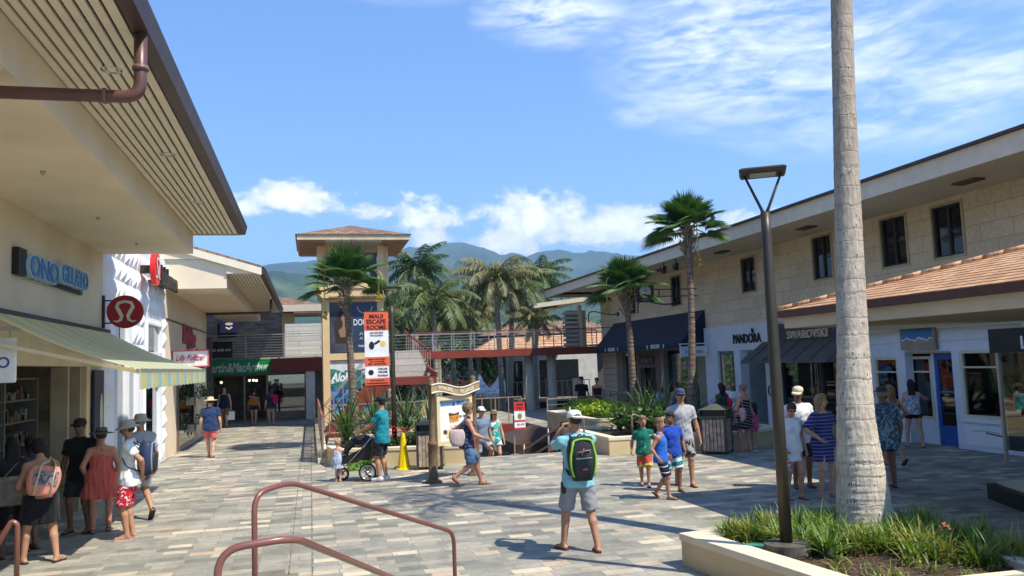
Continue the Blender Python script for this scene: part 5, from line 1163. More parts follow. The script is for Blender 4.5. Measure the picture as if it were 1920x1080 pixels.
# stair rails
def tube_rail(label, parts_, mat, r=.021, name='handrail'):
    t = thing(name, label, 'handrail', parts_[0][0])
    for nm, P_, rr_ in [(('rail' if i == 0 else 'post'), p, r) for i, p in enumerate(parts_)]:
        obj(nm, MB().tube(fillet(P_, .12, 6), rr_, 14), mat, t, True)
    return t
rr_m = M('handrail_maroon', (.19, .065, .045), .34, var=.08, spec=.6, coat=.2)
tube_rail('maroon tube handrail, farther one, descending the foreground steps', [[(-.38, 5.93, .2), (-.38, 5.93, 1.655), (-.15, 6.18, 1.685), (1.29, 7.89, .90), (1.29, 7.89, 0)]], rr_m, .0195)
tube_rail('maroon tube handrail, nearer one, cut by the bottom frame edge', [[(-.44, 4.14, .82), (-.43, 4.15, 1.655), (-.09, 4.19, 1.675), (.60, 6.09, .95), (.60, 6.09, .2)]], rr_m, .0185)
tube_rail('maroon handrail post end at the lower left corner', [[(-3.9, 11.0, .0), (-3.42, 11.0, .84), (-3.36, 11.0, .80), (-3.36, 11.0, 0)]], rr_m, .03)
sr = M('stair_rail', (.30, .24, .19), .4, metal=.4)
tube_rail('steel handrail descending the middle of the sunken stairs', [[(7.15, 22.0, .0), (7.15, 22.0, 1.0), (5.8, 24.6, -.45), (5.1, 26.0, -.9)], [(7.15, 22.0, .6), (5.9, 24.4, -.6)], [(6.6, 23.1, -.6), (6.6, 23.1, .55)], [(6.1, 24.0, -1), (6.1, 24.0, .05)]], sr, .03)
tube_rail('steel loop handrail at the right of the stair head', [[(7.30, 21.95, 0), (7.30, 21.95, .95), (7.12, 23.2, .70), (7.12, 23.2, -.5)]], sr, .025)
t = tube_rail('steel posts with black cap light at the stair head', [[(6.93, 22.0, 0), (6.93, 22.0, 1.25)], [(7.05, 22.05, 0), (7.05, 22.05, 1.05)]], sr, .028)
m = MB(); m.lathe([(.06, 0), (.065, .02), (.065, .14), (.05, .16)], (6.93, 22.0, 1.25), 14); obj('cap_light', m, black, t)
tube_rail('low bent rail beside the fan of leaves in the right planter', [[(8.3, 20.9, .35), (8.3, 20.9, 1.0), (9.0, 21.1, .75), (9.0, 21.1, .35)]], sr, .025)
# valve box lid in the foreground planter
t = thing('valve_box', 'green plastic valve box lid in the foreground planter soil', 'valve box', (4.72, 8.62, .29))
m = MB(); m.lathe([(.17, 0), (.17, .04), (.15, .055)], (4.80, 8.55, .29), 24, sx=1.15, sy=.8); obj('lid', m, M('valve_green', (.07, .26, .18), .5), t)
# wall-side bench of stuff under big umbrella is hidden; string lights over the court
t = thing('string_lights', 'string of small lights hung among the palms beyond the stairs', 'string lights', (6, 50, 1.4))
m = MB(); q = random.Random(4); bulbs = MB()
for k in range(6):
    x0, x1, y = 3.6+q.random(), 10.4+q.random(), 46+k*3.0; z = 1.2+.25*k
    P_ = [(x0+(x1-x0)*i/16, y, z-.9*math.sin(math.pi*i/16)+.1*math.sin(i*2)) for i in range(17)]; m.tube(P_, .012, 4)
    for p in P_: bulbs.add([(p[0]-.05, p[1], p[2]-.06), (p[0], p[1]-.05, p[2]), (p[0]+.05, p[1], p[2]-.06), (p[0], p[1], p[2]-.12)], [(0, 1, 2), (0, 2, 3), (0, 3, 1), (1, 3, 2)])
obj('wire', m, dark, t); obj('bulbs', bulbs, M('bulb', (.7, .68, .6), .3), t)
# bench beyond (people sit at the right planter edge)

# ================================================================== stroller
sv = thing('stroller', 'black three-wheeled stroller with green patterned basket', 'stroller', (.98, 19.0, 0))
F_ = Vector((-.34, .1, 0)).normalized(); sC = Vector((.95, 18.95, 0))     # forward (left)
Rt = Vector((-F_.y, F_.x, 0))
def V_(f, r, z): p = sC+F_*f+Rt*r; return (p.x, p.y, z)
sb = M('stroller_black', (.012, .012, .014), .6); sf = M('stroller_frame', (.05, .05, .055), .35, metal=.5); silver = M('silver_tube', (.55, .55, .56), .3, metal=.8)
def wheel(c, r, ax):
    wt = MB(); n_ = 28; ax = Vector(ax).normalized(); a = ax.cross(Vector((0, 0, 1))).normalized(); b_ = ax.cross(a)
    P_ = [Vector(c)+(a*math.cos(2*math.pi*k/n_)+b_*math.sin(2*math.pi*k/n_))*(r-.022) for k in range(n_+1)]; wt.tube(P_, .022, 8, caps=False)
    wo = obj('wheel', wt, M('tyre', (.02, .02, .02), .8), sv, True)
    m_ = MB(); P_ = [Vector(c)+(a*math.cos(2*math.pi*k/n_)+b_*math.sin(2*math.pi*k/n_))*(r-.05) for k in range(n_+1)]; m_.tube(P_, .012, 6, caps=False)
    for k in range(8): d_ = (a*math.cos(math.pi*k/4)+b_*math.sin(math.pi*k/4)); m_.tube([Vector(c), Vector(c)+d_*(r-.05)], .006, 5)
    m_.tube([Vector(c)-ax*.03, Vector(c)+ax*.03], .03, 10); obj('rim', m_, silver, wo, True)
wheel(V_(.30, 0, .15), .15, Rt); wheel(V_(-.32, -.27, .20), .20, Rt); wheel(V_(-.32, .27, .20), .20, Rt)
m = MB()
for s2 in (-1, 1): m.tube([V_(.30, .05*s2, .17), V_(.1, .2*s2, .34), V_(-.32, .27*s2, .22)], .014, 8); m.tube([V_(.18, .18*s2, .34), V_(-.10, .22*s2, .62), V_(-.46, .22*s2, 1.0)], .014, 8)
m.tube([V_(-.32, -.27, .2), V_(-.32, .27, .2)], .014, 8); obj('frame', m, silver, sv, True)
m = MB(); m.tube([V_(-.46, -.22, 1.0), V_(-.54, -.2, 1.04), V_(-.56, 0, 1.05), V_(-.54, .2, 1.04), V_(-.46, .22, 1.0)], .02, 10); obj('handle', m, sb, sv, True)
m = MB(); n_ = 7
secs = [(.26, .42, .40), (.20, .80, .62), (.02, .98, .80), (-.22, 1.0, .80), (-.40, .90, .74), (-.36, .60, .44)]
ringv = []
for f, zt_, zb_ in secs:
    ringv.append([V_(f, -.23, zb_), V_(f, -.21, zt_-.05), V_(f, -.08, zt_), V_(f, .08, zt_), V_(f, .21, zt_-.05), V_(f, .23, zb_)])
for i in range(len(secs)-1): m.add(ringv[i]+ringv[i+1], [(j, j+1, 7+j, 6+j) for j in range(5)])
obj('canopy', m, sb, sv, True)
m = MB(); m.add([V_(.24, -.2, .38), V_(.24, .2, .38), V_(-.36, .21, .46), V_(-.36, -.21, .46), V_(.24, -.2, .52), V_(.24, .2, .52), V_(-.38, .21, .80), V_(-.38, -.21, .80)], [(3, 2, 1, 0), (0, 1, 5, 4), (1, 2, 6, 5), (2, 3, 7, 6), (3, 0, 4, 7)]); obj('seat', m, sb, sv)
m = MB(); m.add([V_(.12, -.17, .22), V_(.12, .17, .22), V_(-.30, .2, .22), V_(-.30, -.2, .22), V_(.16, -.19, .44), V_(.16, .19, .44), V_(-.34, .22, .46), V_(-.34, -.22, .46)], [(3, 2, 1, 0), (0, 1, 5, 4), (1, 2, 6, 5), (2, 3, 7, 6), (3, 0, 4, 7)]); obj('basket', m, cloth('basket_green', (.04, .22, .03), 'floral', (.35, .45, .05), 9), sv)

# ================================================================== plants
def leafm(name, c1, c2, rough=.5, tr=.25):
    m = bpy.data.materials.new(name); m.use_nodes = True; t = m.node_tree; b = t.nodes['Principled BSDF']; L = t.links
    tc = N(t, 'ShaderNodeTexCoord'); n = N(t, 'ShaderNodeTexNoise'); n.inputs['Scale'].default_value = 5; n.inputs['Detail'].default_value = 4; L.new(tc.outputs['Object'], n.inputs['Vector'])
    c = ramp(t, n.outputs['Fac'], ((.35, c1), (.65, c2))); L.new(c, b.inputs['Base Color']); b.inputs['Roughness'].default_value = rough; b.inputs['Specular IOR Level'].default_value = .35
    tl = N(t, 'ShaderNodeBsdfTranslucent'); L.new(mixc(t, 1, c, (1.3, 1.4, .6), 'MULTIPLY'), tl.inputs[0]); mx = N(t, 'ShaderNodeMixShader'); mx.inputs[0].default_value = tr
    L.new(b.outputs[0], mx.inputs[1]); L.new(tl.outputs[0], mx.inputs[2]); L.new(mx.outputs[0], t.nodes['Material Output'].inputs[0]); MATS[name] = m; return m
fanl = leafm('fan_leaf', (.035, .090, .025), (.090, .175, .045)); cocl = leafm('coconut_leaf', (.055, .095, .03), (.15, .17, .06)); cocy = leafm('coconut_leaf_dry', (.13, .13, .055), (.28, .25, .13))
cocd = leafm('coconut_leaf_dark', (.022, .055, .02), (.06, .10, .03))
strapl = leafm('strap_leaf', (.035, .085, .02), (.10, .17, .045), .4); grassl = leafm('grass_leaf', (.07, .14, .02), (.22, .30, .05), .45); hedgel = leafm('hedge_leaf', (.14, .26, .02), (.38, .48, .05), .45, .35); darkl = leafm('dark_leaf', (.02, .045, .015), (.055, .10, .03))
ratt = M('dry_fibre', (.30, .23, .15), .95, var=.4, vscale=12)
def trunk_mat(name, c1, c2, ring, rs, crack=1.0, lmix=.7):
    m = bpy.data.materials.new(name); m.use_nodes = True; t = m.node_tree; b = t.nodes['Principled BSDF']; L = t.links
    tc = N(t, 'ShaderNodeTexCoord'); mp = N(t, 'ShaderNodeMapping'); mp.inputs['Scale'].default_value = (1, 1, .25*rs/3); L.new(tc.outputs['Object'], mp.inputs[0])
    n = N(t, 'ShaderNodeTexNoise'); n.inputs['Scale'].default_value = 7; n.inputs['Detail'].default_value = 8; n.inputs['Roughness'].default_value = .65; L.new(tc.outputs['Object'], n.inputs['Vector'])
    sp = N(t, 'ShaderNodeSeparateXYZ'); L.new(tc.outputs['Object'], sp.inputs[0])
    lo = N(t, 'ShaderNodeTexNoise'); lo.inputs['Scale'].default_value = 2.2; czv = N(t, 'ShaderNodeCombineXYZ'); L.new(sp.outputs[2], czv.inputs[2]); L.new(czv.outputs[0], lo.inputs['Vector'])
    zz = mth(t, 'ADD', mth(t, 'MULTIPLY', sp.outputs[2], rs), mth(t, 'ADD', mth(t, 'MULTIPLY', n.outputs['Fac'], .5), mth(t, 'MULTIPLY', lo.outputs['Fac'], 3.0)))
    s = mth(t, 'FRACT', zz); line = ramp(t, s, ((0, (1, 1, 1)), (.05, (.25, .25, .25)), (.12, (0, 0, 0)), (.93, (0, 0, 0)), (1, (1, 1, 1))))
    vs = N(t, 'ShaderNodeTexNoise'); vs.inputs['Scale'].default_value = 16; vs.inputs['Detail'].default_value = 5; mp2 = N(t, 'ShaderNodeMapping'); mp2.inputs['Scale'].default_value = (1.6, 1.6, .22); L.new(tc.outputs['Object'], mp2.inputs[0]); L.new(mp2.outputs[0], vs.inputs['Vector'])
    crk = N(t, 'ShaderNodeTexVoronoi'); crk.inputs['Scale'].default_value = 9; mp3 = N(t, 'ShaderNodeMapping'); mp3.inputs['Scale'].default_value = (2.6, 2.6, .9); L.new(tc.outputs['Object'], mp3.inputs[0]); L.new(mp3.outputs[0], crk.inputs['Vector'])
    hole = mth(t, 'MULTIPLY', mth(t, 'LESS_THAN', crk.outputs['Distance'], .20), mth(t, 'GREATER_THAN', n.outputs['Fac'], .52))
    c = ramp(t, n.outputs['Fac'], ((.3, c1), (.7, c2))); c = mixc(t, 1, c, ramp(t, vs.outputs['Fac'], ((.35, (.75, .74, .72)), (.6, (1.05, 1.05, 1.05)))), 'MULTIPLY')
    c = mixc(t, mth(t, 'MULTIPLY', line, lmix), c, ring); c = mixc(t, mth(t, 'MULTIPLY', hole, .85*crack), c, (.03, .022, .018))
    if name == 'palm_bark_pale': c = mixc(t, ramp(t, mth(t, 'MULTIPLY', mth(t, 'ADD', sp.outputs[2], mth(t, 'MULTIPLY', n.outputs['Fac'], 1.2)), .14), ((.28, (0, 0, 0)), (.75, (.8, .8, .8)))), c, mixc(t, .55, c, (.16, .12, .085)))
    L.new(c, b.inputs['Base Color']); b.inputs['Roughness'].default_value = .9; b.inputs['Specular IOR Level'].default_value = .15
    h = mth(t, 'SUBTRACT', mth(t, 'SUBTRACT', mth(t, 'ADD', mth(t, 'MULTIPLY', vs.outputs['Fac'], .6), mth(t, 'MULTIPLY', n.outputs['Fac'], .6)), mth(t, 'MULTIPLY', line, lmix*1.2)), mth(t, 'MULTIPLY', hole, crack))
    bp = N(t, 'ShaderNodeBump'); bp.inputs['Strength'].default_value = .9; bp.inputs['Distance'].default_value = .03; L.new(h, bp.inputs['Height']); L.new(bp.outputs[0], b.inputs['Normal']); MATS[name] = m; return m
bark = trunk_mat('palm_bark_pale', (.40, .345, .275), (.60, .525, .42), (.30, .25, .20), 4.0, 1.0, .24)
bark2 = trunk_mat('palm_bark_brown', (.13, .095, .07), (.27, .21, .16), (.05, .035, .025), 7, .4)
bark3 = trunk_mat('palm_bark_grey', (.30, .26, .21), (.48, .43, .36), (.10, .08, .06), 5, .4)
def trunk(P_, Rs, rings, amp, n=28, seed=0):
    """swept trunk with leaf-scar steps"""
    q = random.Random(seed); m = MB(); L_ = len(P_)-1; tot = rings*6; pts, rad = [], []
    for i in range(tot+1):
        f = i/tot*L_; k = min(int(f), L_-1); u = f-k; p = Vector(P_[k]).lerp(Vector(P_[k+1]), u)
        if 0 < k < L_-0 and L_ > 1:      # soft bends
            p0 = Vector(P_[max(k-1, 0)]); p1 = Vector(P_[k]); p2 = Vector(P_[k+1]); p3 = Vector(P_[min(k+2, L_)])
            p = .5*((2*p1)+(-p0+p2)*u+(2*p0-5*p1+4*p2-p3)*u*u+(-p0+3*p1-3*p2+p3)*u**3)
        r = Rs[k]*(1-u)+Rs[k+1]*u; ph = (i % 6)/6
        pts.append(p); rad.append(r*(1+amp*(1-ph)*(.7+.6*q.random())-amp*.5))
    m.tube(pts, rad, n)
    m.v = [(x+q.gauss(0, 1)*rad[min(i//n, tot)]*amp*.35, y+q.gauss(0, 1)*rad[min(i//n, tot)]*amp*.35, z) for i, (x, y, z) in enumerate(m.v)]
    return m
def fan_crown(seed, nleaf=26, R_=1.25, pet=.85, spread=1.0):
    """fan palm leaves about the origin: stiff pleated blades split at the tips"""
    q = random.Random(seed); m = MB(); pm_ = MB()
    for i in range(nleaf):
        az = i*2.39996+q.uniform(-.2, .2); f = (i+.5)/nleaf
        el = R(88-98*f**1.1*spread)+q.uniform(-.08, .08)
        d = Vector((math.cos(az)*math.cos(el), math.sin(az)*math.cos(el), math.sin(el))); side = Vector((-math.sin(az), math.cos(az), 0)); up = side.cross(d)*-1
        if up.z < 0 and el < 1.4: up = -up
        pl = pet*(.62+.42*f)*q.uniform(.9, 1.1); hub = d*pl+Vector((0, 0, -.10*f*pl)); pm_.tube([d*.02+Vector((0, 0, -.05)), d*pl*.55+Vector((0, 0, .03)), hub], [.03, .02, .014], 6)
        ns = 34; span = R(205); Lr = R_*q.uniform(.86, 1.08); roll = q.uniform(-.35, .35); sd_ = (side*math.cos(roll)+up*math.sin(roll)); nn = sd_.cross(d).normalized()
        if nn.z < 0: nn = -nn
        droop = .05+.20*f
        for k in range(ns):
            t = (k+.5)/ns-.5; th = t*span; dth = span/ns*.56
            ln = Lr*(1-.28*abs(2*t)**2)*q.uniform(.90, 1.04)
            def pt(a, rr_, lift): 
                base = d*math.cos(a)+sd_*math.sin(a)*.94
                cup = abs(math.sin(a))*.22*rr_
                sag = droop*(rr_/Lr)**2.4*Lr
                return hub+base*rr_+nn*(cup+lift)-Vector((0, 0, 1))*sag
            rm = ln*.60
            a0, a1 = th-dth, th+dth
            o = len(m.v); tipd = q.uniform(-.02, .03)
            m.v += [tuple(p) for p in (pt(th, .05, 0), pt(a0, rm, -.018), pt(th, rm, .022), pt(a1, rm, -.018), pt(th+q.uniform(-.02, .02), ln, -.06+tipd))]
            m.f += [(o, o+1, o+2), (o, o+2, o+3), (o+1, o+4, o+2), (o+2, o+4, o+3)]
    return m, pm_
def fan_palm(label, base, top, r0, r1, seed, R_=1.2, bend=(0, 0), fruits=(), bk=bark2):
    t = thing('fan_palm', label, 'palm tree', base)
    b = Vector(base); T_ = Vector(top); mid = b.lerp(T_, .5)+Vector((bend[0], bend[1], 0))
    obj('trunk', trunk([b, b.lerp(mid, .5)+Vector((bend[0]*.2, bend[1]*.2, 0)), mid, mid.lerp(T_, .5)+Vector((bend[0]*.3, 0, 0)), T_], [r0*1.35, r0, (r0+r1)/2, r1, r1*1.3], 34, .10, 16, seed), bk, t, True)
    cm, pm_ = fan_crown(seed, 23, R_, R_*.66)
    cr = obj('crown', cm.xf(lambda p: p+T_), fanl, t); obj('petiole', pm_.xf(lambda p: p+T_), M('petiole', (.22, .24, .08), .6, var=.4), cr, True)
    # old leaf bases
    q = random.Random(seed+9); m = MB()
    for k in range(70):
        a = q.uniform(0, 6.28); z = q.uniform(-.75, .05); rr_ = r1*1.0; dd = Vector((math.cos(a), math.sin(a), 0)); p0 = T_+dd*rr_*.8+Vector((0, 0, z-.1)); m.tube([p0, p0+dd*(.05+.10*q.random())+Vector((0, 0, .16)), p0+dd*(.10+.16*q.random())+Vector((0, 0, q.uniform(.12, .34)))], [.022, .018, .008], 5)
    obj('leaf_bases', m, ratt, t)
    for k, (a, ln, dr_) in enumerate(fruits):
        dd = Vector((math.cos(a), math.sin(a), 0)); s0 = T_+Vector((0, 0, .1)); s1 = s0+dd*ln*.55+Vector((0, 0, .45)); s2 = s0+dd*ln+Vector((0, 0, .30)); s3 = s0+dd*(ln*1.02)+Vector((0, 0, .3-dr_))
        m = MB(); m.tube(fillet([s0, s1, s2, s3], .25, 6), .018, 7); st_ = obj('fruit_stalk', m, M('stalk_yellow', (.55, .45, .12), .6), t, True)
        m = MB()
        for j in range(46):
            c = s3+Vector((max(-.1, min(.1, q.gauss(0, .05))), max(-.1, min(.1, q.gauss(0, .05))), max(-.2, min(.08, q.gauss(-.06, .075))))); r_ = q.uniform(.018, .03)
            m.lathe([(0, -r_), (r_, 0), (0, r_)], c, 6, caps=False)
        obj('fruit_cluster', m, M('fruit_ochre', (.42, .29, .03), .6, var=.3), st_)
    return t
fan_palm('fan palm rising in front of the timber tower, ochre fruit clusters', (1.34, 26.5, .3), (1.12, 26.5, 5.10), .12, .095, 1, 1.04, (.0, 0), ((R(178), .85, .5), (R(-20), 1.05, .75), (R(-5), 1.15, 1.3), (R(200), .7, 1.3)))
fan_palm('shorter fan palm before the navy awning on the right', (10.26, 25.6, .5), (10.2, 25.7, 4.72), .12, .095, 2, .93, (.05, 0), ((R(-60), .25, .35), (R(190), .7, 1.0)))
fan_palm('tallest fan palm, spotted trunk, beside the right-hand bin', (10.25, 21.5, .35), (10.5, 21.5, 6.08), .105, .085, 3, .86, (.1, 0), ((R(-10), .75, .0), (R(-50), .3, 1.3)), bark2)
# big foreground trunk with its crown above the frame
def frond(L_, arch, q, nl=34, wid=.62, droop=.5, lw=.03):
    """coconut frond along +X from the origin; returns leaflets and rib"""
    m = MB(); rib = []
    n = 14
    for i in range(n+1):
        f = i/n; a = arch[0]+(arch[1]-arch[0])*f**1.15; 
        if i == 0: rib.append(Vector((0, 0, 0)))
        else: rib.append(rib[-1]+Vector((math.cos(a), 0, math.sin(a)))*L_/n)
    def at(f): k = min(int(f*n), n-1); return rib[k].lerp(rib[k+1], f*n-k)
    tw = q.uniform(-.5, .5)
    for s in (-1, 1):
        for k in range(nl):
            f = .14+.86*(k+.5)/nl; p = at(f); t = (at(min(1, f+.03))-at(max(0, f-.03))).normalized()
            ll = wid*(math.sin(math.pi*min(1, (f*.93+.06)))**.6)*q.uniform(.85, 1.1)
            sd_ = Vector((0, s, 0)); nrm = t.cross(sd_)*s
            sw = q.uniform(.25, .5); dirn = (sd_*(1-sw*.5)+t*sw+Vector((0, 0, -1))*droop*q.uniform(.5, 1.3)+Vector((0, 0, s*tw*.4))).normalized()
            d2 = (dirn+Vector((0, 0, -1))*droop*1.4).normalized()
            wv = t*lw*.5
            a_, b_, c_ = p, p+dirn*ll*.5, p+dirn*ll*.5+d2*ll*.5
            m.add([a_-wv, a_+wv, b_+wv*1.1, b_-wv*1.1, c_], [(0, 1, 2, 3), (3, 2, 4)])
    r = MB(); r.tube(rib, [.045*(1-.9*i/n)+.004 for i in range(n+1)], 6)
    return m, r
def coco_crown(seed, nf=20, L_=2.6, lo=-.9, droop=.5, nl=30, wid=.6, up=1.25, lw=.03):
    q = random.Random(seed); C_, R2 = MB(), MB()
    for i in range(nf):
        az = i*2.39996+q.uniform(-.25, .25); f = (i+.5)/nf; a0 = up-(up+.15)*f+q.uniform(-.1, .1); a1 = a0-1.3-.35*q.random()-(.2 if f > .5 else 0)
        m, r = frond(L_*q.uniform(.85, 1.05)*(1-.1*(f > .8)), (a0, max(a1, -1.5)), q, nl, wid, droop, lw)
        c, s = math.cos(az), math.sin(az); fn = lambda p: Vector((p.x*c-p.y*s, p.x*s+p.y*c, p.z))
        m.xf(fn); r.xf(fn); C_.add(m.v, m.f); R2.add(r.v, r.f)
    return C_, R2
bt_ = thing('coconut_palm', 'huge pale ringed palm trunk in the foreground planter', 'palm tree', (6.42, 8.85, .30))
obj('trunk', trunk([(6.43, 8.85, .26), (6.46, 8.90, .9), (6.50, 8.98, 1.6), (6.66, 9.15, 2.6), (6.91, 9.4, 4.2), (7.18, 9.65, 6.15), (7.48, 9.9, 8.4), (7.7, 10.1, 10.6)], [.345, .285, .225, .190, .168, .146, .140, .13], 52, .022, 48, 5), bark, bt_, True)
cm, rm_ = coco_crown(31, 13, 2.6, nl=24, wid=.6, lw=.035)
cr = obj('crown', cm.xf(lambda p: p+Vector((7.7, 10.1, 10.6))), cocl, bt_); obj('rib', rm_.xf(lambda p: p+Vector((7.7, 10.1, 10.6))), M('rib_green', (.2, .22, .08), .6), cr)
# coconut palms beyond the court
protos = []
for k, (sd_, lf, mt, kw) in enumerate(((41, 24, cocl, {}), (42, 22, cocy, dict(droop=.9)), (43, 26, cocd, dict(up=1.45)), (44, 24, cocl, dict(droop=.75)))):
    c_, r_ = coco_crown(sd_, lf, 2.75, nl=30, wid=.70, lw=.055, **kw)
    protos.append((c_, r_, mt))
meshes = {}
coco = [  # x, y, height of crown centre, scale, proto, lean, label
 (6.3, 49.0, 8.1, 1.05, 2, (-.3, 0), 'dark tall coconut palm standing just right of the timber tower'),
 (6.7, 45.5, 6.0, 1.15, 0, (.0, 0), 'olive coconut palm right of the lamp post, below the tallest one'),
 (10.1, 53.0, 6.2, 1.05, 1, (.0, 0), 'dry-fronded coconut palm, left of the tall pale pair'),
 (10.5, 46.5, 7.3, 1.15, 1, (.1, 0), 'tallest dry pale coconut palm in the middle above the footbridge'),
 (11.5, 46.8, 6.8, 1.10, 3, (-.2, 0), 'drooping coconut palm just right of the tallest pale one'),
 (14.1, 50.0, 7.6, 1.0, 2, (-.5, 0), 'dark green coconut palm with the most upright fronds, right of the group'),
 (12.4, 45.5, 4.8, .75, 1, (.0, 0), 'short pale coconut palm in front of the orange roof'),
 (4.8, 56.0, 6.3, 1.1, 3, (.2, 0), 'coconut palm partly hidden behind the dark lamp post'),
 (8.8, 58.0, 6.3, 1.1, 0, (.0, 0), 'far coconut palm between the two olive palms'),
 (3.6, 46.5, 4.4, .95, 0, (.2, 0), 'low coconut palm behind the orange banner'),
 (8.4, 50.5, 5.2, 1.0, 3, (.2, 0), 'olive coconut palm with low drooping fronds above the notice board'),
 (8.2, 62.0, 5.4, 1.2, 2, (.0, 0), 'dark coconut palm far back between the pale palms'),
 (11.9, 60.0, 5.8, 1.1, 0, (.2, 0), 'green coconut palm far back left of the orange roof')]
for k, (x, y, h_, sc_, pi_, ln, lb) in enumerate(coco):
    t = thing('coconut_palm', lb, 'palm tree', (x+ln[0], y, -3.2), group=None)
    top = Vector((x, y, h_)); bs = Vector((x+ln[0]*2, y, -3.2))
    obj('trunk', trunk([bs, bs.lerp(top, .33)+Vector((ln[0]*.2, 0, 0)), bs.lerp(top, .66), top], [.24, .17, .15, .13], 26, .06, 12, 60+k), bark3, t, True)
    c_, r_, mt = protos[pi_]
    ca, sa = math.cos(k*1.7), math.sin(k*1.7)
    f = lambda p: Vector(((p.x*ca-p.y*sa)*sc_, (p.x*sa+p.y*ca)*sc_, p.z*sc_))+top
    m1 = MB(); m1.v = list(c_.v); m1.f = c_.f; m2 = MB(); m2.v = list(r_.v); m2.f = r_.f
    cr = obj('crown', m1.xf(f), mt, t); obj('rib', m2.xf(f), M('rib_green', (.2, .22, .08), .6), cr)
    m = MB(); q = random.Random(k)
    for j in range(7): a = q.uniform(0, 6.28); c = top+Vector((math.cos(a)*.25, math.sin(a)*.25, -.25-.1*q.random())); m.lathe([(0, -.13), (.1, -.06), (.11, .04), (0, .12)], c, 8, caps=False)
    obj('coconuts', m, M('coconut_green', (.12, .13, .03), .5, var=.3), cr, True)
# bushy trees behind
def bush(m, c, rad, n, ls, q, shell=.55):
    for i in range(n):
        d = Vector((q.gauss(0, 1), q.gauss(0, 1), q.gauss(0, 1))).normalized(); k = shell+(1-shell)*q.random()
        p = Vector((c[0]+d.x*rad[0]*k, c[1]+d.y*rad[1]*k, c[2]+d.z*rad[2]*k)); e = Vector((q.gauss(0, 1), q.gauss(0, 1), q.gauss(0, .6))).normalized(); g_ = e.cross(Vector((q.gauss(0, 1), q.gauss(0, 1), q.gauss(0, 1)))).normalized(); s = ls*q.uniform(.6, 1.3)
        m.add([p-e*s, p+g_*s*.5, p+e*s, p-g_*s*.5], [(0, 1, 2, 3)])
tl_ = [('broad dark green tree behind the timber tower and lamp', 5.5, 64, 3.2, 4.2, darkl, 3200), ('dark leafy tree behind the middle coconut palms', 10.0, 68, 3.0, 4.2, darkl, 3200), ('bright green tree left of the orange roof', 13.5, 66, 3.2, 3.2, leafm('mid_leaf', (.035, .09, .02), (.10, .20, .05)), 3000), ('dense green tree above the orange roof', 19.5, 72, 4.3, 3.6, MATS['mid_leaf'], 3200), ('green tree at the right behind the footbridge', 25, 74, 4.2, 4.2, MATS['mid_leaf'], 3000), ('green shrub tree behind the upper deck', .6, 55, 4.6, 1.4, MATS['mid_leaf'], 1400)]
for k, (lb, x, y, z, r_, mt, n_) in enumerate(tl_):
    t = thing('broadleaf_tree', lb, 'tree', (x, y, -3.2)); q = random.Random(70+k); m = MB()
    for j in range(9): bush(m, (x+q.uniform(-.8, .8)*r_, y+q.uniform(-.5, .5)*r_, z+q.uniform(-.5, .35)*r_), (r_*.55, r_*.5, r_*.42), n_//9, .16+.0*r_, q)
    obj('crown', m, mt, t); m = MB(); m.tube([(x, y, -3.2), (x+.1, y, z-r_*.2)], [.25, .14], 10)
    for j in range(5): m.tube([(x+.1, y, z-r_*.4), (x+q.uniform(-.7, .7)*r_, y+q.uniform(-.4, .4)*r_, z+q.uniform(0, .4)*r_)], [.09, .03], 6)
    obj('trunk', m, bark3, t, True)
# undergrowth of the sunken court, one mass
m = MB(); q = random.Random(8)
for j in range(60): x, y = q.uniform(.8, 8), q.uniform(43, 72); bush(m, (x, y, -2.5+q.random()), (1.1, 1.0, 1.0), 70, .16, q)
for j in range(16): x, y = q.uniform(.9, 3.6), q.uniform(27.5, 32.5); bush(m, (x, y, -1.6+q.random()*1.3), (.7, .7, .6), 120, .09, q)
tag(obj('undergrowth', m, darkl), 'dark green undergrowth filling the sunken court among the trunks', 'undergrowth', kind='stuff')
m = MB()
for j in range(300): x = q.uniform(-60, 90); y = q.uniform(85, 190); bush(m, (x, y, -2.6+q.random()*2.4+(y-85)*.02), (3.2, 3, 2.4), 70, .45, q)
tag(obj('distant_greenery', m, MATS['mid_leaf']), 'band of distant trees at the foot of the mountains', 'greenery', kind='stuff')

def strap_plant(label, x, y, z, n, L_, seed, w_=.07, mat=strapl, name='strap_leaf_plant'):
    t = thing(name, label, 'plant', (x, y, z)); q = random.Random(seed); m = MB()
    for i in range(n):
        az = i*2.39996+q.uniform(-.3, .3); f = (i+.5)/n; el = R(88-70*f); ln = L_*q.uniform(.75, 1.1); segs = 6; p = Vector((0, 0, 0)); side = Vector((-math.sin(az), math.cos(az), 0)); o = len(m.v)
        for k in range(segs+1):
            u = k/segs; a = el-u*u*(.5+.9*f); d = Vector((math.cos(az)*math.cos(a), math.sin(az)*math.cos(a), math.sin(a)))
            ww = w_*(.55+.45*math.sin(min(1, u*1.6+.25)*math.pi*.5))*(1-u**3) ; nrm = side.cross(d)
            m.v += [tuple(p-side*ww/2), tuple(p-nrm*ww*.18), tuple(p+side*ww/2)]
            if k: a0 = o+(k-1)*3; m.f += [(a0, a0+1, a0+4, a0+3), (a0+1, a0+2, a0+5, a0+4)]
            p = p+d*ln/segs
    ob = obj('leaves', m, mat, t, True, world=False); m = MB(); m.lathe([(.07, -.06), (.08, .05), (.05, .16)], (0, 0, 0), 10); obj('stem', m, darkl, t, world=False); return t
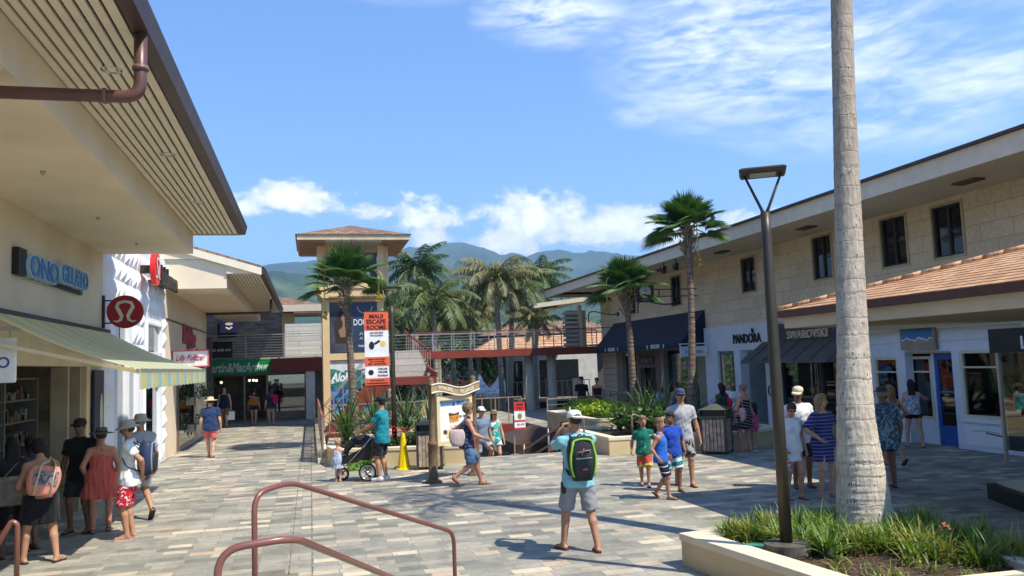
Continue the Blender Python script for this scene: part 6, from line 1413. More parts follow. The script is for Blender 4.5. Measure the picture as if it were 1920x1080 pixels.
for k, (x, y, z, n, L_, lb) in enumerate(((.95, 23.9, .5, 34, 1.45, 'large strap-leaf plant behind the stroller, left end of the planter'), (1.75, 24.2, .6, 38, 1.6, 'tall strap-leaf plant behind the man in teal'), (2.6, 23.9, .6, 34, 1.4, 'strap-leaf plant right behind the dark lamp post'), (3.2, 23.2, .45, 36, 1.65, 'spiky strap-leaf plant directly behind the black bin lid'), (2.75, 22.3, .42, 24, .9, 'shorter strap-leaf plant behind the yellow cone'), (3.5, 24.6, .45, 28, 1.3, 'strap-leaf plant at the rear beside the notice board post'),
                                      (9.3, 22.3, .45, 40, 1.55, 'big spiky strap-leaf plant between the two right-hand fan palms'), (9.95, 22.9, .45, 36, 1.6, 'upright strap-leaf plant left of the tallest fan palm'), (10.6, 22.0, .45, 30, 1.3, 'strap-leaf plant behind the right-hand bin'), (8.75, 23.0, .45, 34, 1.15, 'broad strap-leaf plant beside the bright shrub'), (11.4, 21.7, .45, 26, 1.0, 'low strap-leaf plant at the right end of the planter'))):
    strap_plant(lb, x, y, z, n, L_, 100+k)
# leafy shrubs
def shrub(label, c, rad, n, ls, mat, seed, name='shrub'):
    t = thing(name, label, 'shrub', (c[0], c[1], c[2]-rad[2])); q = random.Random(seed); m = MB()
    for j in range(10): bush(m, (c[0]+q.uniform(-.6, .6)*rad[0], c[1]+q.uniform(-.6, .6)*rad[1], c[2]+q.uniform(-.4, .3)*rad[2]), (rad[0]*.5, rad[1]*.5, rad[2]*.6), n//10, ls, q, .3)
    obj('foliage', m, mat, t); m = MB()
    for j in range(6): m.tube([(c[0]+q.uniform(-.2, .2), c[1], c[2]-rad[2]), (c[0]+q.uniform(-.7, .7)*rad[0], c[1]+q.uniform(-.6, .6)*rad[1], c[2])], .012, 5)
    obj('stems', m, bark3, t)
shrub('bright yellow-green rounded shrub atop the tall planter wall', (9.7, 27.0, .85), (1.15, 2.2, .42), 4200, .07, hedgel, 1)
shrub('dark bushy shrub of narrow leaves in the right planter', (8.85, 21.6, .78), (.75, .7, .50), 3000, .085, strapl, 2)
shrub('low dark shrub under the tall fan palm, behind the boys', (10.2, 21.2, .70), (.8, .5, .38), 2200, .075, darkl, 3)
shrub('low red-flecked green shrub behind the yellow cone', (2.1, 21.75, .56), (1.3, .35, .22), 2200, .05, darkl, 4)
shrub('green shrub at the planter end below the notice board', (3.3, 21.6, .60), (.4, .4, .25), 1200, .05, strapl, 5)
m = MB(); q = random.Random(12)
for j in range(60): c = (q.uniform(1.9, 2.6), q.uniform(21.55, 21.9), q.uniform(.55, .95)); m.lathe([(0, -.02), (.022, 0), (0, .02)], c, 6, caps=False)
tag(obj('red_flowers', m, M('flower_red', (.55, .05, .03), .6)), 'small red flowers in the planter behind the yellow cone', 'flowers', kind='stuff')
# grass of the foreground planter
def blades(m, x, y, z, n, L_, q, w_=.016, spread=.9):
    for i in range(n):
        az = q.uniform(0, 6.283); el = R(q.uniform(35, 88)); ln = L_*q.uniform(.55, 1.15); p = Vector((x+q.gauss(0, .05), y+q.gauss(0, .05), z)); side = Vector((-math.sin(az), math.cos(az), 0)); o = len(m.v); sg = 5; b = q.uniform(.6, 1.7)*spread
        for k in range(sg+1):
            u = k/sg; a = el-u*b; d = Vector((math.cos(az)*math.cos(a), math.sin(az)*math.cos(a), math.sin(a))); ww = w_*(1-u**2)+.001
            m.v += [tuple(p-side*ww/2), tuple(p+side*ww/2)]
            if k: a0 = o+(k-1)*2; m.f.append((a0, a0+1, a0+3, a0+2))
            p = p+d*ln/sg
m = MB(); m2 = MB(); q = random.Random(21)
def inside(x, y): return 4.95 < x+(9-y)*.0 and y < 9.3 and y > 6.9 and x < 7.0+(y-6.5)*.12 and (x-6.42)**2+(y-8.85)**2 > .36**2 and not (x < 5.75+(8.0-y)*.55 and y < 7.95) and (x-4.98)**2+(y-8.22)**2 > .27**2 and not (x < 5.0 and y < 8.8)
cnt = 0
while cnt < 95:
    x, y = q.uniform(4.7, 7.2), q.uniform(6.8, 9.35)
    if not inside(x, y): continue
    cnt += 1; blades(m if q.random() < .72 else m2, x, y, .29, 46, q.uniform(.26, .46), q, .021, .8)
for k in range(34):
    x, y = q.uniform(4.75, 6.3), q.uniform(8.9, 9.3); blades(m if k % 4 else m2, x, y, .29, 40, q.uniform(.22, .40), q, .02, .8)
for k in range(26):
    x, y = q.uniform(5.0, 6.8), q.uniform(6.75, 7.6); blades(m2 if q.random() < .4 else m, x, y, .29, 14, q.uniform(.12, .26), q)
tag(obj('planter_grass', m, grassl), 'bright green grassy ground cover in the foreground planter', 'ground cover', kind='stuff')
tag(obj('planter_grass_yellowed', m2, leafm('grass_yellow', (.20, .22, .04), (.38, .34, .10), .5)), 'yellowing grass blades mixed through the foreground planter', 'ground cover', kind='stuff')
m = MB()
for k in range(2600):
    x, y = q.uniform(4.7, 7.0), q.uniform(6.7, 9.2)
    a = q.uniform(0, 6.28); l = q.uniform(.01, .04); z = .293+q.random()*.012; m.add([(x-l*math.cos(a), y-l*math.sin(a), z), (x+.006, y+.006, z+.006), (x+l*math.cos(a), y+l*math.sin(a), z+.008), (x-.006, y-.006, z+.002)], [(0, 1, 2, 3)])
tag(obj('mulch_chips', m, M('mulch_chip', (.16, .09, .05), .95, var=.5, vscale=30)), 'brown bark chips on the foreground planter soil', 'mulch', kind='stuff')
for k, (x, y, z) in enumerate(((6.35, 7.45, .60), (5.35, 8.95, .55))):
    t = thing('flower_head', ('pink-orange flower cluster at the right end of the foreground planter', 'small orange flower left of the big palm trunk')[k], 'flower', (x, y, .29)); m = MB()
    for j in range(60 if k == 0 else 24): a, b_ = q.uniform(0, 6.28), q.uniform(-.3, 1.4); d = Vector((math.cos(a)*math.cos(b_), math.sin(a)*math.cos(b_), math.sin(b_))); c = Vector((x, y, z))+d*.045; e = d.cross(Vector((0, 0, 1))).normalized()*.012; m.add([c-e, c+d*.022, c+e, c-d*.01], [(0, 1, 2, 3)])
    obj('petals', m, M('petal_pink', (.62, .27, .16), .6, var=.3), t); m = MB(); m.tube([(x, y, .29), (x, y, z)], .005, 5); obj('stem', m, grassl, t)
for k, (x, y) in enumerate(((5.30, 7.95), (5.45, 8.75))): strap_plant(('broad-leaved lily plant beside the foreground lamp base', 'lily plant between lamp post and big palm trunk')[k], x, y, .29, 16, .42, 300+k, .045, grassl, 'lily_plant')
# ================================================================== people
class Grid:
    def __init__(s, lo, hi, res):
        s.lo = np.array(lo, np.float32); s.res = res; n = np.ceil((np.array(hi)-s.lo)/res).astype(int)+1; s.n = n
        s.D = np.full(n, .5, np.float32); s.ax = [s.lo[i]+res*np.arange(n[i], dtype=np.float32) for i in range(3)]
    def add(s, fn, lo, hi, k=.02, pad=.08, op='u'):
        i0 = [max(0, int((lo[i]-pad-s.lo[i])/s.res)) for i in range(3)]; i1 = [min(s.n[i], int((hi[i]+pad-s.lo[i])/s.res)+2) for i in range(3)]
        if any(a >= b for a, b in zip(i0, i1)): return
        X = s.ax[0][i0[0]:i1[0], None, None]; Y = s.ax[1][None, i0[1]:i1[1], None]; Z = s.ax[2][None, None, i0[2]:i1[2]]
        d = fn(X, Y, Z); sl = (slice(i0[0], i1[0]), slice(i0[1], i1[1]), slice(i0[2], i1[2])); a = s.D[sl]
        h = np.maximum(k-np.abs(a-d), 0)/k; s.D[sl] = np.minimum(a, d)-h*h*k*.25
    def rc(s, a, b, ra, rb, k=.02, planes=(), fl=1.0, fdir=None):
        """tapered capsule; planes = (normal, offset) keep n.p < offset; fl flattens along fdir"""
        a = np.array(a, np.float32); b = np.array(b, np.float32); ba = b-a; L2 = float(ba@ba)+1e-9
        def fn(X, Y, Z):
            px, py, pz = X-a[0], Y-a[1], Z-a[2]; t = np.clip((px*ba[0]+py*ba[1]+pz*ba[2])/L2, 0, 1); qx, qy, qz = px-t*ba[0], py-t*ba[1], pz-t*ba[2]
            if fl != 1.0: e = qx*fdir[0]+qy*fdir[1]+qz*fdir[2]; q2 = qx*qx+qy*qy+qz*qz+e*e*(1/fl**2-1)
            else: q2 = qx*qx+qy*qy+qz*qz
            d = (np.sqrt(q2)-(ra+(rb-ra)*t))*(fl if fl < 1 else 1)
            for nrm, o in planes: d = np.maximum(d, X*nrm[0]+Y*nrm[1]+Z*nrm[2]-o)
            return d
        r = max(ra, rb); s.add(fn, np.minimum(a, b)-r, np.maximum(a, b)+r, k)
    def el(s, c, r, ax, k=.02, planes=()):
        c = np.array(c, np.float32); A = [np.array(v, np.float32) for v in ax]
        def fn(X, Y, Z):
            px, py, pz = X-c[0], Y-c[1], Z-c[2]; k0 = 0; k1 = 0
            for v, rr_ in zip(A, r): u = px*v[0]+py*v[1]+pz*v[2]; k0 = k0+(u/rr_)**2; k1 = k1+(u/rr_**2)**2
            k0 = np.sqrt(k0); k1 = np.sqrt(k1)+1e-6; d = k0*(k0-1)/k1
            for nrm, o in planes: d = np.maximum(d, X*nrm[0]+Y*nrm[1]+Z*nrm[2]-o)
            return d
        m = max(r); s.add(fn, c-m, c+m, k)
    def mesh(s):
        D = s.D; S = D < 0; n = D.shape
        c = np.zeros(tuple(x-1 for x in n), np.int8)
        for dx in (0, 1):
            for dy in (0, 1):
                for dz in (0, 1): c += S[dx:n[0]-1+dx, dy:n[1]-1+dy, dz:n[2]-1+dz]
        I = np.argwhere((c > 0) & (c < 8)); idx = np.full(c.shape, -1, np.int32); idx[tuple(I.T)] = np.arange(len(I))
        pos = np.zeros((len(I), 3), np.float32); cnt = np.zeros(len(I), np.float32)
        cor = [(x, y, z) for x in (0, 1) for y in (0, 1) for z in (0, 1)]
        for a in cor:
            for ax in range(3):
                if a[ax]: continue
                b = list(a); b[ax] = 1; va = D[I[:, 0]+a[0], I[:, 1]+a[1], I[:, 2]+a[2]]; vb = D[I[:, 0]+b[0], I[:, 1]+b[1], I[:, 2]+b[2]]
                m = (va < 0) != (vb < 0); t = np.where(m, va/np.where(m, va-vb, 1), 0)
                p = np.tile(np.array(a, np.float32), (len(I), 1)); p[:, ax] += t; pos += p*m[:, None]; cnt += m
        V = (I+pos/np.maximum(cnt, 1)[:, None])*s.res+s.lo
        F = []
        for ax in range(3):
            u, v = (ax+1) % 3, (ax+2) % 3
            sl0 = [slice(1, n[k]-1) for k in range(3)]; sl0[ax] = slice(0, n[ax]-1); sl1 = list(sl0); sl1[ax] = slice(1, n[ax])
            A, B = S[tuple(sl0)], S[tuple(sl1)]; E = np.argwhere(A != B); inside_a = A[tuple(E.T)]
            base = E.copy()
            for k in range(3):
                if k != ax: base[:, k] += 1
            def cell(du, dv): q = base.copy(); q[:, u] -= du; q[:, v] -= dv; return idx[tuple(q.T)]
            q = np.stack([cell(1, 1), cell(0, 1), cell(0, 0), cell(1, 0)], -1); q[~inside_a] = q[~inside_a][:, ::-1]; F.append(q)
        F = np.concatenate(F); F = F[(F >= 0).all(1)]
        return V, F
def link_np(name, VF, mat, parent):
    V, F = VF; me = bpy.data.meshes.new(name); me.vertices.add(len(V)); me.vertices.foreach_set('co', V.astype(np.float32).ravel())
    me.loops.add(len(F)*4); me.loops.foreach_set('vertex_index', F.astype(np.int32).ravel()); me.polygons.add(len(F)); me.polygons.foreach_set('loop_start', np.arange(0, len(F)*4, 4, dtype=np.int32)); me.polygons.foreach_set('loop_total', np.full(len(F), 4, np.int32))
    me.update(calc_edges=True); me.validate(); me.shade_smooth(); me.materials.append(mat); o = bpy.data.objects.new(name, me); COL.objects.link(o); o.parent = parent; return o
def V3(*a): return np.array(a, float)
def unit(v): return v/(np.linalg.norm(v)+1e-9)
def ik(a, c, l1, l2, pole):
    d = c-a; L_ = np.linalg.norm(d)
    if L_ > (l1+l2)*.998: c = a+d/L_*(l1+l2)*.998; d = c-a; L_ = np.linalg.norm(d)
    x = (l1*l1-l2*l2+L_*L_)/(2*L_); h = math.sqrt(max(0, l1*l1-x*x)); u = d/L_; p = pole-u*(pole@u); p = unit(p); return a+u*x+p*h, c
SK = {'tan': (.42, .215, .125), 'fair': (.56, .31, .21), 'brown': (.23, .105, .058), 'red': (.52, .24, .15), 'dark': (.12, .055, .03)}
def skin(k):
    n = 'skin_'+k
    if n not in MATS: 
        m = M(n, SK[k], .55, var=.10, vscale=9, spec=.35); b = m.node_tree.nodes['Principled BSDF']; b.inputs['Subsurface Weight'].default_value = .06; b.inputs['Subsurface Radius'].default_value = (.02, .008, .005)
    return MATS[n]
HAIR = {'brown': (.07, .038, .02), 'black': (.012, .01, .009), 'blond': (.40, .25, .11), 'ginger': (.30, .15, .06), 'grey': (.30, .28, .26), 'sandy': (.26, .16, .08)}
PEOPLE = {}
def person(key, label, x, y, face, H=1.75, z=0, sex='m', w=1.0, sk='tan', hair=('brown', 'short'), hat=None, top=None, bottom=None, dress=None, shoes=('flip', (.03, .02, .02)), feet=((-.10, 0, 0), (.10, .03, 0)),
           hands=(None, None), lean=0, twist=0, turn=0, nod=0, glasses=False, res=.0125, hang=.28, foot_yaw=(8, -8), seat=None, poleh=None, group=None):
    S = H/1.75; root = thing('person', label, 'person', (x, y, z), R(face), group)
    kid = H < 1.45
    ysh = 1.0 if not kid else .92
    up = V3(0, math.sin(lean), math.cos(lean)); sx = V3(math.cos(twist), math.sin(twist), 0); fw = unit(np.cross(up, sx)); 
    F_ = [V3(*f)*S for f in feet]
    hipz = (.93 if seat is None else seat)
    mid = (F_[0]+F_[1])/2; sp_ = abs(F_[0][1]-F_[1][1])/S; P = V3(mid[0], mid[1]+(0 if seat is None else -.30*S), (hipz-.13*sp_**2)*S)
    # keep the hip over the more planted foot when one heel is lifted
    W_ = w; hipw = (.088 if sex == 'm' else .098)*W_*S; shw = (.185 if sex == 'm' else .165)*(.5+.5*W_)*S
    SH = P+up*.50*S; NK = P+up*.56*S; cosn, sinn = math.cos(nod), math.sin(nod)
    hu = unit(up*math.cos(nod)+fw*math.sin(nod)); hf0 = unit(fw*math.cos(nod)-up*math.sin(nod)); hs0 = sx
    hf = unit(hf0*math.cos(turn)-hs0*math.sin(turn)); hs = unit(np.cross(hf, hu))
    hk = 1.0 if not kid else 1.0+.9*(1.75-H)/1.75
    hr = S*hk; HC = NK+hu*.155*hr+hf0*.02*S
    hip = [P+sx*hipw*s for s in (-1, 1)]; ank = [F_[i]+V3(0, -.0, .075*S) for i in (0, 1)]
    knee = []
    for i in (0, 1): k_, c_ = ik(hip[i], ank[i], .445*S, .425*S, fw*1.0+sx*(.12*(-1, 1)[i])); knee.append(k_); ank[i] = c_
    sho = [SH+sx*shw*s-up*.045*S for s in (-1, 1)]; hnd = []; elb = []
    for i, s in ((0, -1), (1, 1)):
        t = hands[i]; tgt = (V3(P[0], P[1], P[2])+sx*hang*S*s+V3(0, .05, -.075)*S) if t is None else V3(P[0]/S, P[1]/S, 0)*S+V3(t[0], t[1], t[2])*S
        pl = V3(s*.5, -1, -.25) if (poleh is None or poleh[i] is None) else V3(*poleh[i])
        e, c = ik(sho[i], tgt, .295*S, .255*S, pl); elb.append(e); hnd.append(c)
    pts = np.array([P, SH, HC, *hip, *ank, *knee, *sho, *elb, *hnd]); lo = pts.min(0)-.30*S; hi = pts.max(0)+.26*S; lo[2] = -.02
    fem = sex == 'f'
    g = Grid(lo, hi, res)
    # torso
    g.rc(P-sx*.055*S*W_, P+sx*.055*S*W_, .105*S*W_*(1.05 if fem else 1), .105*S*W_*(1.05 if fem else 1), .05, fl=.9, fdir=fw)
    wz = P+up*.17*S; g.rc(wz-sx*.045*S*W_, wz+sx*.045*S*W_, .095*S*W_, .095*S*W_, .08, fl=.92, fdir=fw)
    g.rc(P, wz, .11*S*W_, .105*S*W_, .06, fl=.9, fdir=fw)
    ch = P+up*.36*S+fw*.005; g.rc(ch-sx*.07*S*W_, ch+sx*.07*S*W_, .105*S*(.5+.5*W_), .105*S*(.5+.5*W_), .08, fl=.95, fdir=fw)
    g.rc(wz, ch, .11*S*W_, .115*S*(.5+.5*W_), .06, fl=.9, fdir=fw)
    g.rc(sho[0], sho[1], .045*S, .045*S, .07)
    for i in (0, 1): g.rc(sho[i], NK-up*.035*S, .050*S, .046*S, .05)
    if fem:
        for s in (-1, 1): c = ch+sx*s*.072*S+fw*.075*S-up*.01*S; g.rc(c, c+up*.001, .055*S*W_, .055*S*W_, .04)
    g.rc(NK-up*.07*S, NK+(HC-NK)*.55, .062*S*(.9 if fem else 1), .055*S*(.88 if fem else 1), .035)
    # head: skull, jaw, nose, ears
    g.el(HC+hu*.022*hr-hf*.008*hr, (.076*hr, .094*hr, .094*hr), (hs, hf, hu), .03)
    g.el(HC-hu*.045*hr+hf*.022*hr, (.056*hr, .068*hr, .066*hr), (hs, hf, hu), .03)
    g.rc(HC+hf*.086*hr+hu*.008*hr, HC+hf*.104*hr-hu*.022*hr, .009*hr, .015*hr, .015)
    for s in (-1, 1): g.el(HC+hs*s*.078*hr-hf*.005*hr-hu*.005*hr, (.012*hr, .02*hr, .032*hr), (hs, hf, hu), .01)
    # limbs
    lw = .5+.5*W_
    for i, s in ((0, -1), (1, 1)):
        g.rc(hip[i], knee[i], (.088 if not fem else .092)*S*W_, .058*S*lw, .03); cal = knee[i]*.72+ank[i]*.28-fw*.012*S; g.rc(knee[i], cal, .054*S*lw, .054*S*lw, .03); g.rc(cal, ank[i], .054*S*lw, .036*S*lw, .02)
        fy = R(foot_yaw[i]); fd = V3(-math.sin(fy), math.cos(fy), 0); 
        lift = F_[i][2] > .04*S; pit = -.75 if (lift and F_[i][1] < mid[1]) else 0
        fd3 = V3(fd[0]*math.cos(pit), fd[1]*math.cos(pit), math.sin(pit)); a_ = ank[i]
        heel = a_-fd3*.03*S+V3(0, 0, -.038*S); toe = a_+fd3*.155*S+V3(0, 0, -.048*S)
        g.rc(a_, a_+fd3*.06*S-V3(0, 0, .03)*S, .036*S, .034*S, .02); g.rc(heel, toe, .034*S, .030*S, .02, fl=.8, fdir=V3(0, 0, 1))
        g.rc(sho[i], elb[i], .052*S*lw, .041*S*lw, .03); m1 = elb[i]*.75+hnd[i]*.25; g.rc(elb[i], m1, .041*S*lw, .042*S*lw, .02); g.rc(m1, hnd[i], .042*S*lw, .027*S*lw, .02)
        hd = unit(hnd[i]-elb[i]); hd = unit(hd+V3(0, 0, -.15)); pn = unit(np.cross(hd, V3(0, 1, 0)) if abs(hd[1]) < .9 else V3(s, 0, 0))
        g.rc(hnd[i], hnd[i]+hd*.075*S, .029*S, .036*S, .015, fl=.6, fdir=pn)
    V, F = g.mesh()
    body = MB(); 
    # fingers: four of unequal length plus a thumb from the side of the palm
    for i, s in ((0, -1), (1, 1)):
        hd = unit(hnd[i]-elb[i]); hd = unit(hd+V3(0, 0, -.15)); pn = unit(np.cross(hd, V3(0, 1, 0)) if abs(hd[1]) < .9 else V3(s, 0, 0)); sd_ = unit(np.cross(pn, hd)); curl = pn*(-s if pn[0]*s > 0 else s)*1.0
        if curl@(-V3(s, 0, 0)) < 0: curl = -curl
        if sd_[1] < 0: sd_ = -sd_
        for k, (o_, l_) in enumerate(((.027, .070), (.010, .080), (-.008, .075), (-.025, .060))):
            p0 = hnd[i]+hd*.07*S+sd_*o_*S; p1 = p0+hd*l_*.5*S+curl*.010*S; p2 = p1+hd*l_*.32*S+curl*.028*S; p3 = p2+hd*l_*.15*S+curl*.025*S; body.tube([p0, p1, p2, p3], [.0095*S, .009*S, .008*S, .006*S], 6)
        p0 = hnd[i]+hd*.02*S+sd_*.024*S; p1 = p0+hd*.035*S+sd_*.022*S+curl*.008*S; body.tube([p0, p1, p1+hd*.03*S+sd_*.004*S+curl*.012*S], [.0125*S, .011*S, .008*S], 6)
    me_v = np.concatenate([V, np.array(body.v)]) if body.v else V
    o = link_np('body', (V, F), skin(sk), root)
    # join fingers into the body mesh
    import bmesh
    bmm = bmesh.new(); bmm.from_mesh(o.data); off_ = len(bmm.verts); vs = [bmm.verts.new(p) for p in body.v]
    for f in body.f:
        try: bmm.faces.new([vs[j] for j in f]).smooth = True
        except ValueError: pass
    bmm.to_mesh(o.data); bmm.free()
    # ------------------------------ clothes
    def torso(gg, e, top_o, hem_o, hemr=0, flare=0):
        pl = [(-up, -float(up@(P+up*hem_o*S))), (up, float(up@(P+up*top_o*S)))]
        gg.rc(P-sx*.055*S*W_, P+sx*.055*S*W_, .105*S*W_*1.03+e+hemr, .105*S*W_*1.03+e+hemr, .05, pl, .92, fw)
        gg.rc(wz-sx*.045*S*W_, wz+sx*.045*S*W_, .10*S*W_+e, .10*S*W_+e, .09, pl, .94, fw)
        gg.rc(P-up*.05*S, wz, .118*S*W_+e+hemr, .110*S*W_+e, .06, pl, .92, fw)
        gg.rc(ch-sx*.07*S*W_, ch+sx*.07*S*W_, .105*S*(.5+.5*W_)+e, .105*S*(.5+.5*W_)+e, .08, pl, .97, fw)
        gg.rc(wz, ch, .115*S*W_+e, .12*S*(.5+.5*W_)+e, .06, pl, .92, fw)
        if dress: gg.rc(hip[0], hip[1], .112*S*W_+e, .112*S*W_+e, .06, pl, .95, fw)
        if hem_o < -.05: gg.rc(P-sx*.055*S*W_+up*hem_o*S, P+sx*.055*S*W_+up*hem_o*S, .11*S*W_+e+hemr, .11*S*W_+e+hemr, .06, pl, .95, fw)
        if fem:
            for s in (-1, 1): c = ch+sx*s*.072*S+fw*.077*S-up*.01*S; gg.rc(c, c+up*.001, .056*S*W_+e*.8, .056*S*W_+e*.8, .05, pl)
    def folds(gg, a, vert=False):
        X, Y, Z = gg.ax[0][:, None, None]/S, gg.ax[1][None, :, None]/S, gg.ax[2][None, None, :]/S; q = len(key)*1.7+ord(key[0])
        if vert: d = np.sin(X*46+2*np.sin(Z*7+q))*np.sin(Y*41+q)+.5*np.sin(X*83+Z*5)
        else: d = np.sin(X*24+Z*17+q)*np.sin(Y*21-Z*12)+.8*np.sin(Z*36+X*19*np.sign(X)+Y*8+q)*np.sin(X*11+q)+.4*np.sin(Z*71+Y*23+X*31)
        gg.D = (gg.D+a*S*d).astype(np.float32)
    if top:
        st_, mt = top[0], top[1]; hem = top[2] if len(top) > 2 else -.08
        g2 = Grid(lo, hi, res)
        torso(g2, .021*S, .535 if st_ in ('tee', 'shirt') else (.47 if st_ in ('tank', 'cap_sleeve') else .40), hem, .018*S)
        if st_ in ('tee', 'shirt'):
            pl = [(up, float(up@(P+up*.556*S)))]; g2.rc(sho[0], sho[1], .060*S, .060*S, .07, pl)
            for i in (0, 1): g2.rc(sho[i], NK-up*.03*S, .062*S, .054*S, .05, pl)
            fr2 = .62 if st_ == 'tee' else .75
            for i in (0, 1):
                d = unit(elb[i]-sho[i]); e_ = sho[i]+(elb[i]-sho[i])*fr2; g2.rc(sho[i], e_+d*.05, .064*S*lw, .070*S*lw, .03, [(d, float(d@e_))])
        elif st_ == 'cap_sleeve':
            g2.rc(sho[0], sho[1], .058*S, .058*S, .06, [(up, float(up@(P+up*.53*S)))])
            for i in (0, 1): g2.rc(sho[i], NK-up*.05*S, .060*S, .050*S, .05, [(up, float(up@(P+up*.53*S)))])
            for i in (0, 1): d = unit(elb[i]-sho[i]); e_ = sho[i]+(elb[i]-sho[i])*.25; g2.rc(sho[i], e_+d*.05, .062*S*lw, .066*S*lw, .03, [(d, float(d@e_))])
            g2.rc(P+up*.45*S, P+up*.5*S, .10*S, .09*S, .05, [(up, float(up@(P+up*.52*S)))], .8, fw)
        elif st_ == 'tank':
            for s in (-1, 1): a_ = SH+sx*s*.105*S; g2.rc(a_-up*.12*S+fw*.05*S, a_+up*.035*S, .055*S, .040*S, .03); g2.rc(a_-up*.12*S-fw*.05*S, a_+up*.035*S, .055*S, .040*S, .03)
        elif st_ == 'strap':
            for s in (-1, 1): a_ = SH+sx*s*.085*S; g2.rc(a_-up*.14*S+fw*.09*S, a_+up*.03*S, .012*S, .012*S, .01); g2.rc(a_-up*.14*S-fw*.09*S, a_+up*.03*S, .012*S, .012*S, .01)
        folds(g2, .0055); link_np('shirt', g2.mesh(), mt, root)
    if dress:
        mt, hem = dress[0], dress[1]; sl = dress[2] if len(dress) > 2 else 'strap'; fl_ = dress[3] if len(dress) > 3 else .06
        g2 = Grid(lo, hi, res); torso(g2, .012*S, {'sleeve': .50, 'halter': .37}.get(sl, .42), -.02)
        a_ = P+up*.12*S; b_ = P*1.0; b_ = V3(mid[0]*.4+P[0]*.6, mid[1]*.4+P[1]*.6, hem*S-.08)
        for s in (-1, 1): g2.rc(P+sx*s*.090*S*W_, b_+sx*s*(.085+fl_*.6)*S*W_, .115*S*W_, (.125+fl_)*S*W_, .08, [(V3(0, 0, -1), -hem*S)], .88, fw)
        g2.rc(P, b_, .12*S*W_, (.135+fl_)*S*W_, .06, [(V3(0, 0, -1), -hem*S)], .9, fw)
        if sl == 'sleeve':
            g2.rc(sho[0], sho[1], .065*S, .065*S, .07, [(up, float(up@(P+up*.53*S)))])
            for i in (0, 1): d = unit(elb[i]-sho[i]); e_ = sho[i]+(elb[i]-sho[i])*.95; g2.rc(sho[i], e_+d*.05, .075*S*lw, .085*S*lw, .04, [(d, float(d@e_))])
        elif sl == 'halter': 
            for s in (-1, 1): g2.rc(SH+sx*s*.06*S+fw*.09*S-up*.1*S, NK-up*.02*S, .016*S, .016*S, .01); g2.rc(SH+sx*s*.07*S-fw*.095*S-up*.17*S, NK-fw*.04*S, .022*S, .012*S, .02); g2.rc(SH+sx*s*.02*S-fw*.10*S-up*.15*S, NK-fw*.045*S, .020*S, .012*S, .02)
        else:
            for s in (-1, 1): a_ = SH+sx*s*.10*S; g2.rc(a_-up*.12*S+fw*.05*S, a_+up*.03*S, .045*S, .022*S, .03); g2.rc(a_-up*.12*S-fw*.05*S, a_+up*.03*S, .045*S, .022*S, .03)
        folds(g2, .005, True); link_np('dress', g2.mesh(), mt, root)
    if bottom:
        kind, mt, fr3 = bottom; g2 = Grid(lo, hi, res)
        pl = [(up, float(up@(P+up*.10*S)))]
        g2.rc(P-sx*.055*S*W_, P+sx*.055*S*W_, .116*S*W_, .116*S*W_, .05, pl, .92, fw); g2.rc(P, P+up*.08*S, .122*S*W_, .116*S*W_, .05, pl, .92, fw)
        if kind == 'shorts':
            for i in (0, 1):
                tot = .445; Lg = [(hip[i], knee[i]), (knee[i], ank[i])]
                d = unit(knee[i]-hip[i]); f = min(fr3, .97); e_ = hip[i]+(knee[i]-hip[i])*f; rl = (.088*W_+(.076-.088*W_)*f+.024)*S
                g2.rc(hip[i], e_+d*.06, .106*S*W_, rl+.004, .035, [(d, float(d@e_))])
        elif kind == 'pants':
            for i in (0, 1):
                g2.rc(hip[i], knee[i], .10*S*W_, .072*S, .035); d = unit(ank[i]-knee[i]); e_ = knee[i]+(ank[i]-knee[i])*fr3; g2.rc(knee[i], e_+d*.05, .070*S, .060*S, .03, [(d, float(d@e_))])
        else:
            b_ = (knee[0]+knee[1])/2
            for i in (0, 1): g2.rc(hip[i], knee[i]*.9+b_*.1, .108*S*W_, .118*S*W_, .09, [(V3(0, 0, -1), -fr3*S)])
            g2.rc(P, b_, .11*S*W_, .12*S*W_, .06, [(V3(0, 0, -1), -fr3*S)])
        folds(g2, .005, kind == 'skirt'); link_np('shorts' if kind == 'shorts' else ('trousers' if kind == 'pants' else 'skirt'), g2.mesh(), mt, root)
    # ------------------------------ hair
    if hair:
        hc, hk_ = hair; hm = M('hair_'+hc, HAIR[hc], .65, var=.5, vscale=40, bump=.6, bscale=90); g3 = Grid(HC-.28*hr-V3(0, 0, .35*hr), HC+.26*hr, min(res, .011))
        nrm = unit(hf*.92-hu*.40); pl = [(nrm, float(nrm@HC)+.030*hr)]
        vol = {'short': .010, 'crop': .005, 'long': .016, 'bun': .010, 'curly': .034, 'bob': .020, 'pony': .011}[hk_]*hr
        nz_ = [(-hu, -float(hu@HC)+(.055 if hk_ in ('short', 'crop', 'bun', 'pony') else .09)*hr)]
        g3.el(HC+hu*.026*hr-hf*.012*hr, (.076*hr+vol, .092*hr+vol, .094*hr+vol), (hs, hf, hu), .02, pl+nz_)
        g3.el(HC+hu*.075*hr+hf*.015*hr, (.062*hr+vol*.5, .075*hr, .045*hr+vol*.4), (hs, hf, hu), .03)
        if hk_ == 'long':
            for s in (-1, 0, 1): g3.rc(HC-hf*.05*hr+hs*s*.045*hr, HC-hf*.085*hr+hs*s*.06*hr-hu*.30*hr, .055*hr, .030*hr, .04)
        if hk_ == 'bob':
            for s in (-1, 0, 1): g3.rc(HC-hf*.045*hr+hs*s*.05*hr, HC-hf*.05*hr+hs*s*.062*hr-hu*.10*hr, .05*hr, .04*hr, .04)
        if hk_ == 'bun': g3.rc(HC-hf*.09*hr+hu*.08*hr, HC-hf*.105*hr+hu*.09*hr, .042*hr, .042*hr, .02)
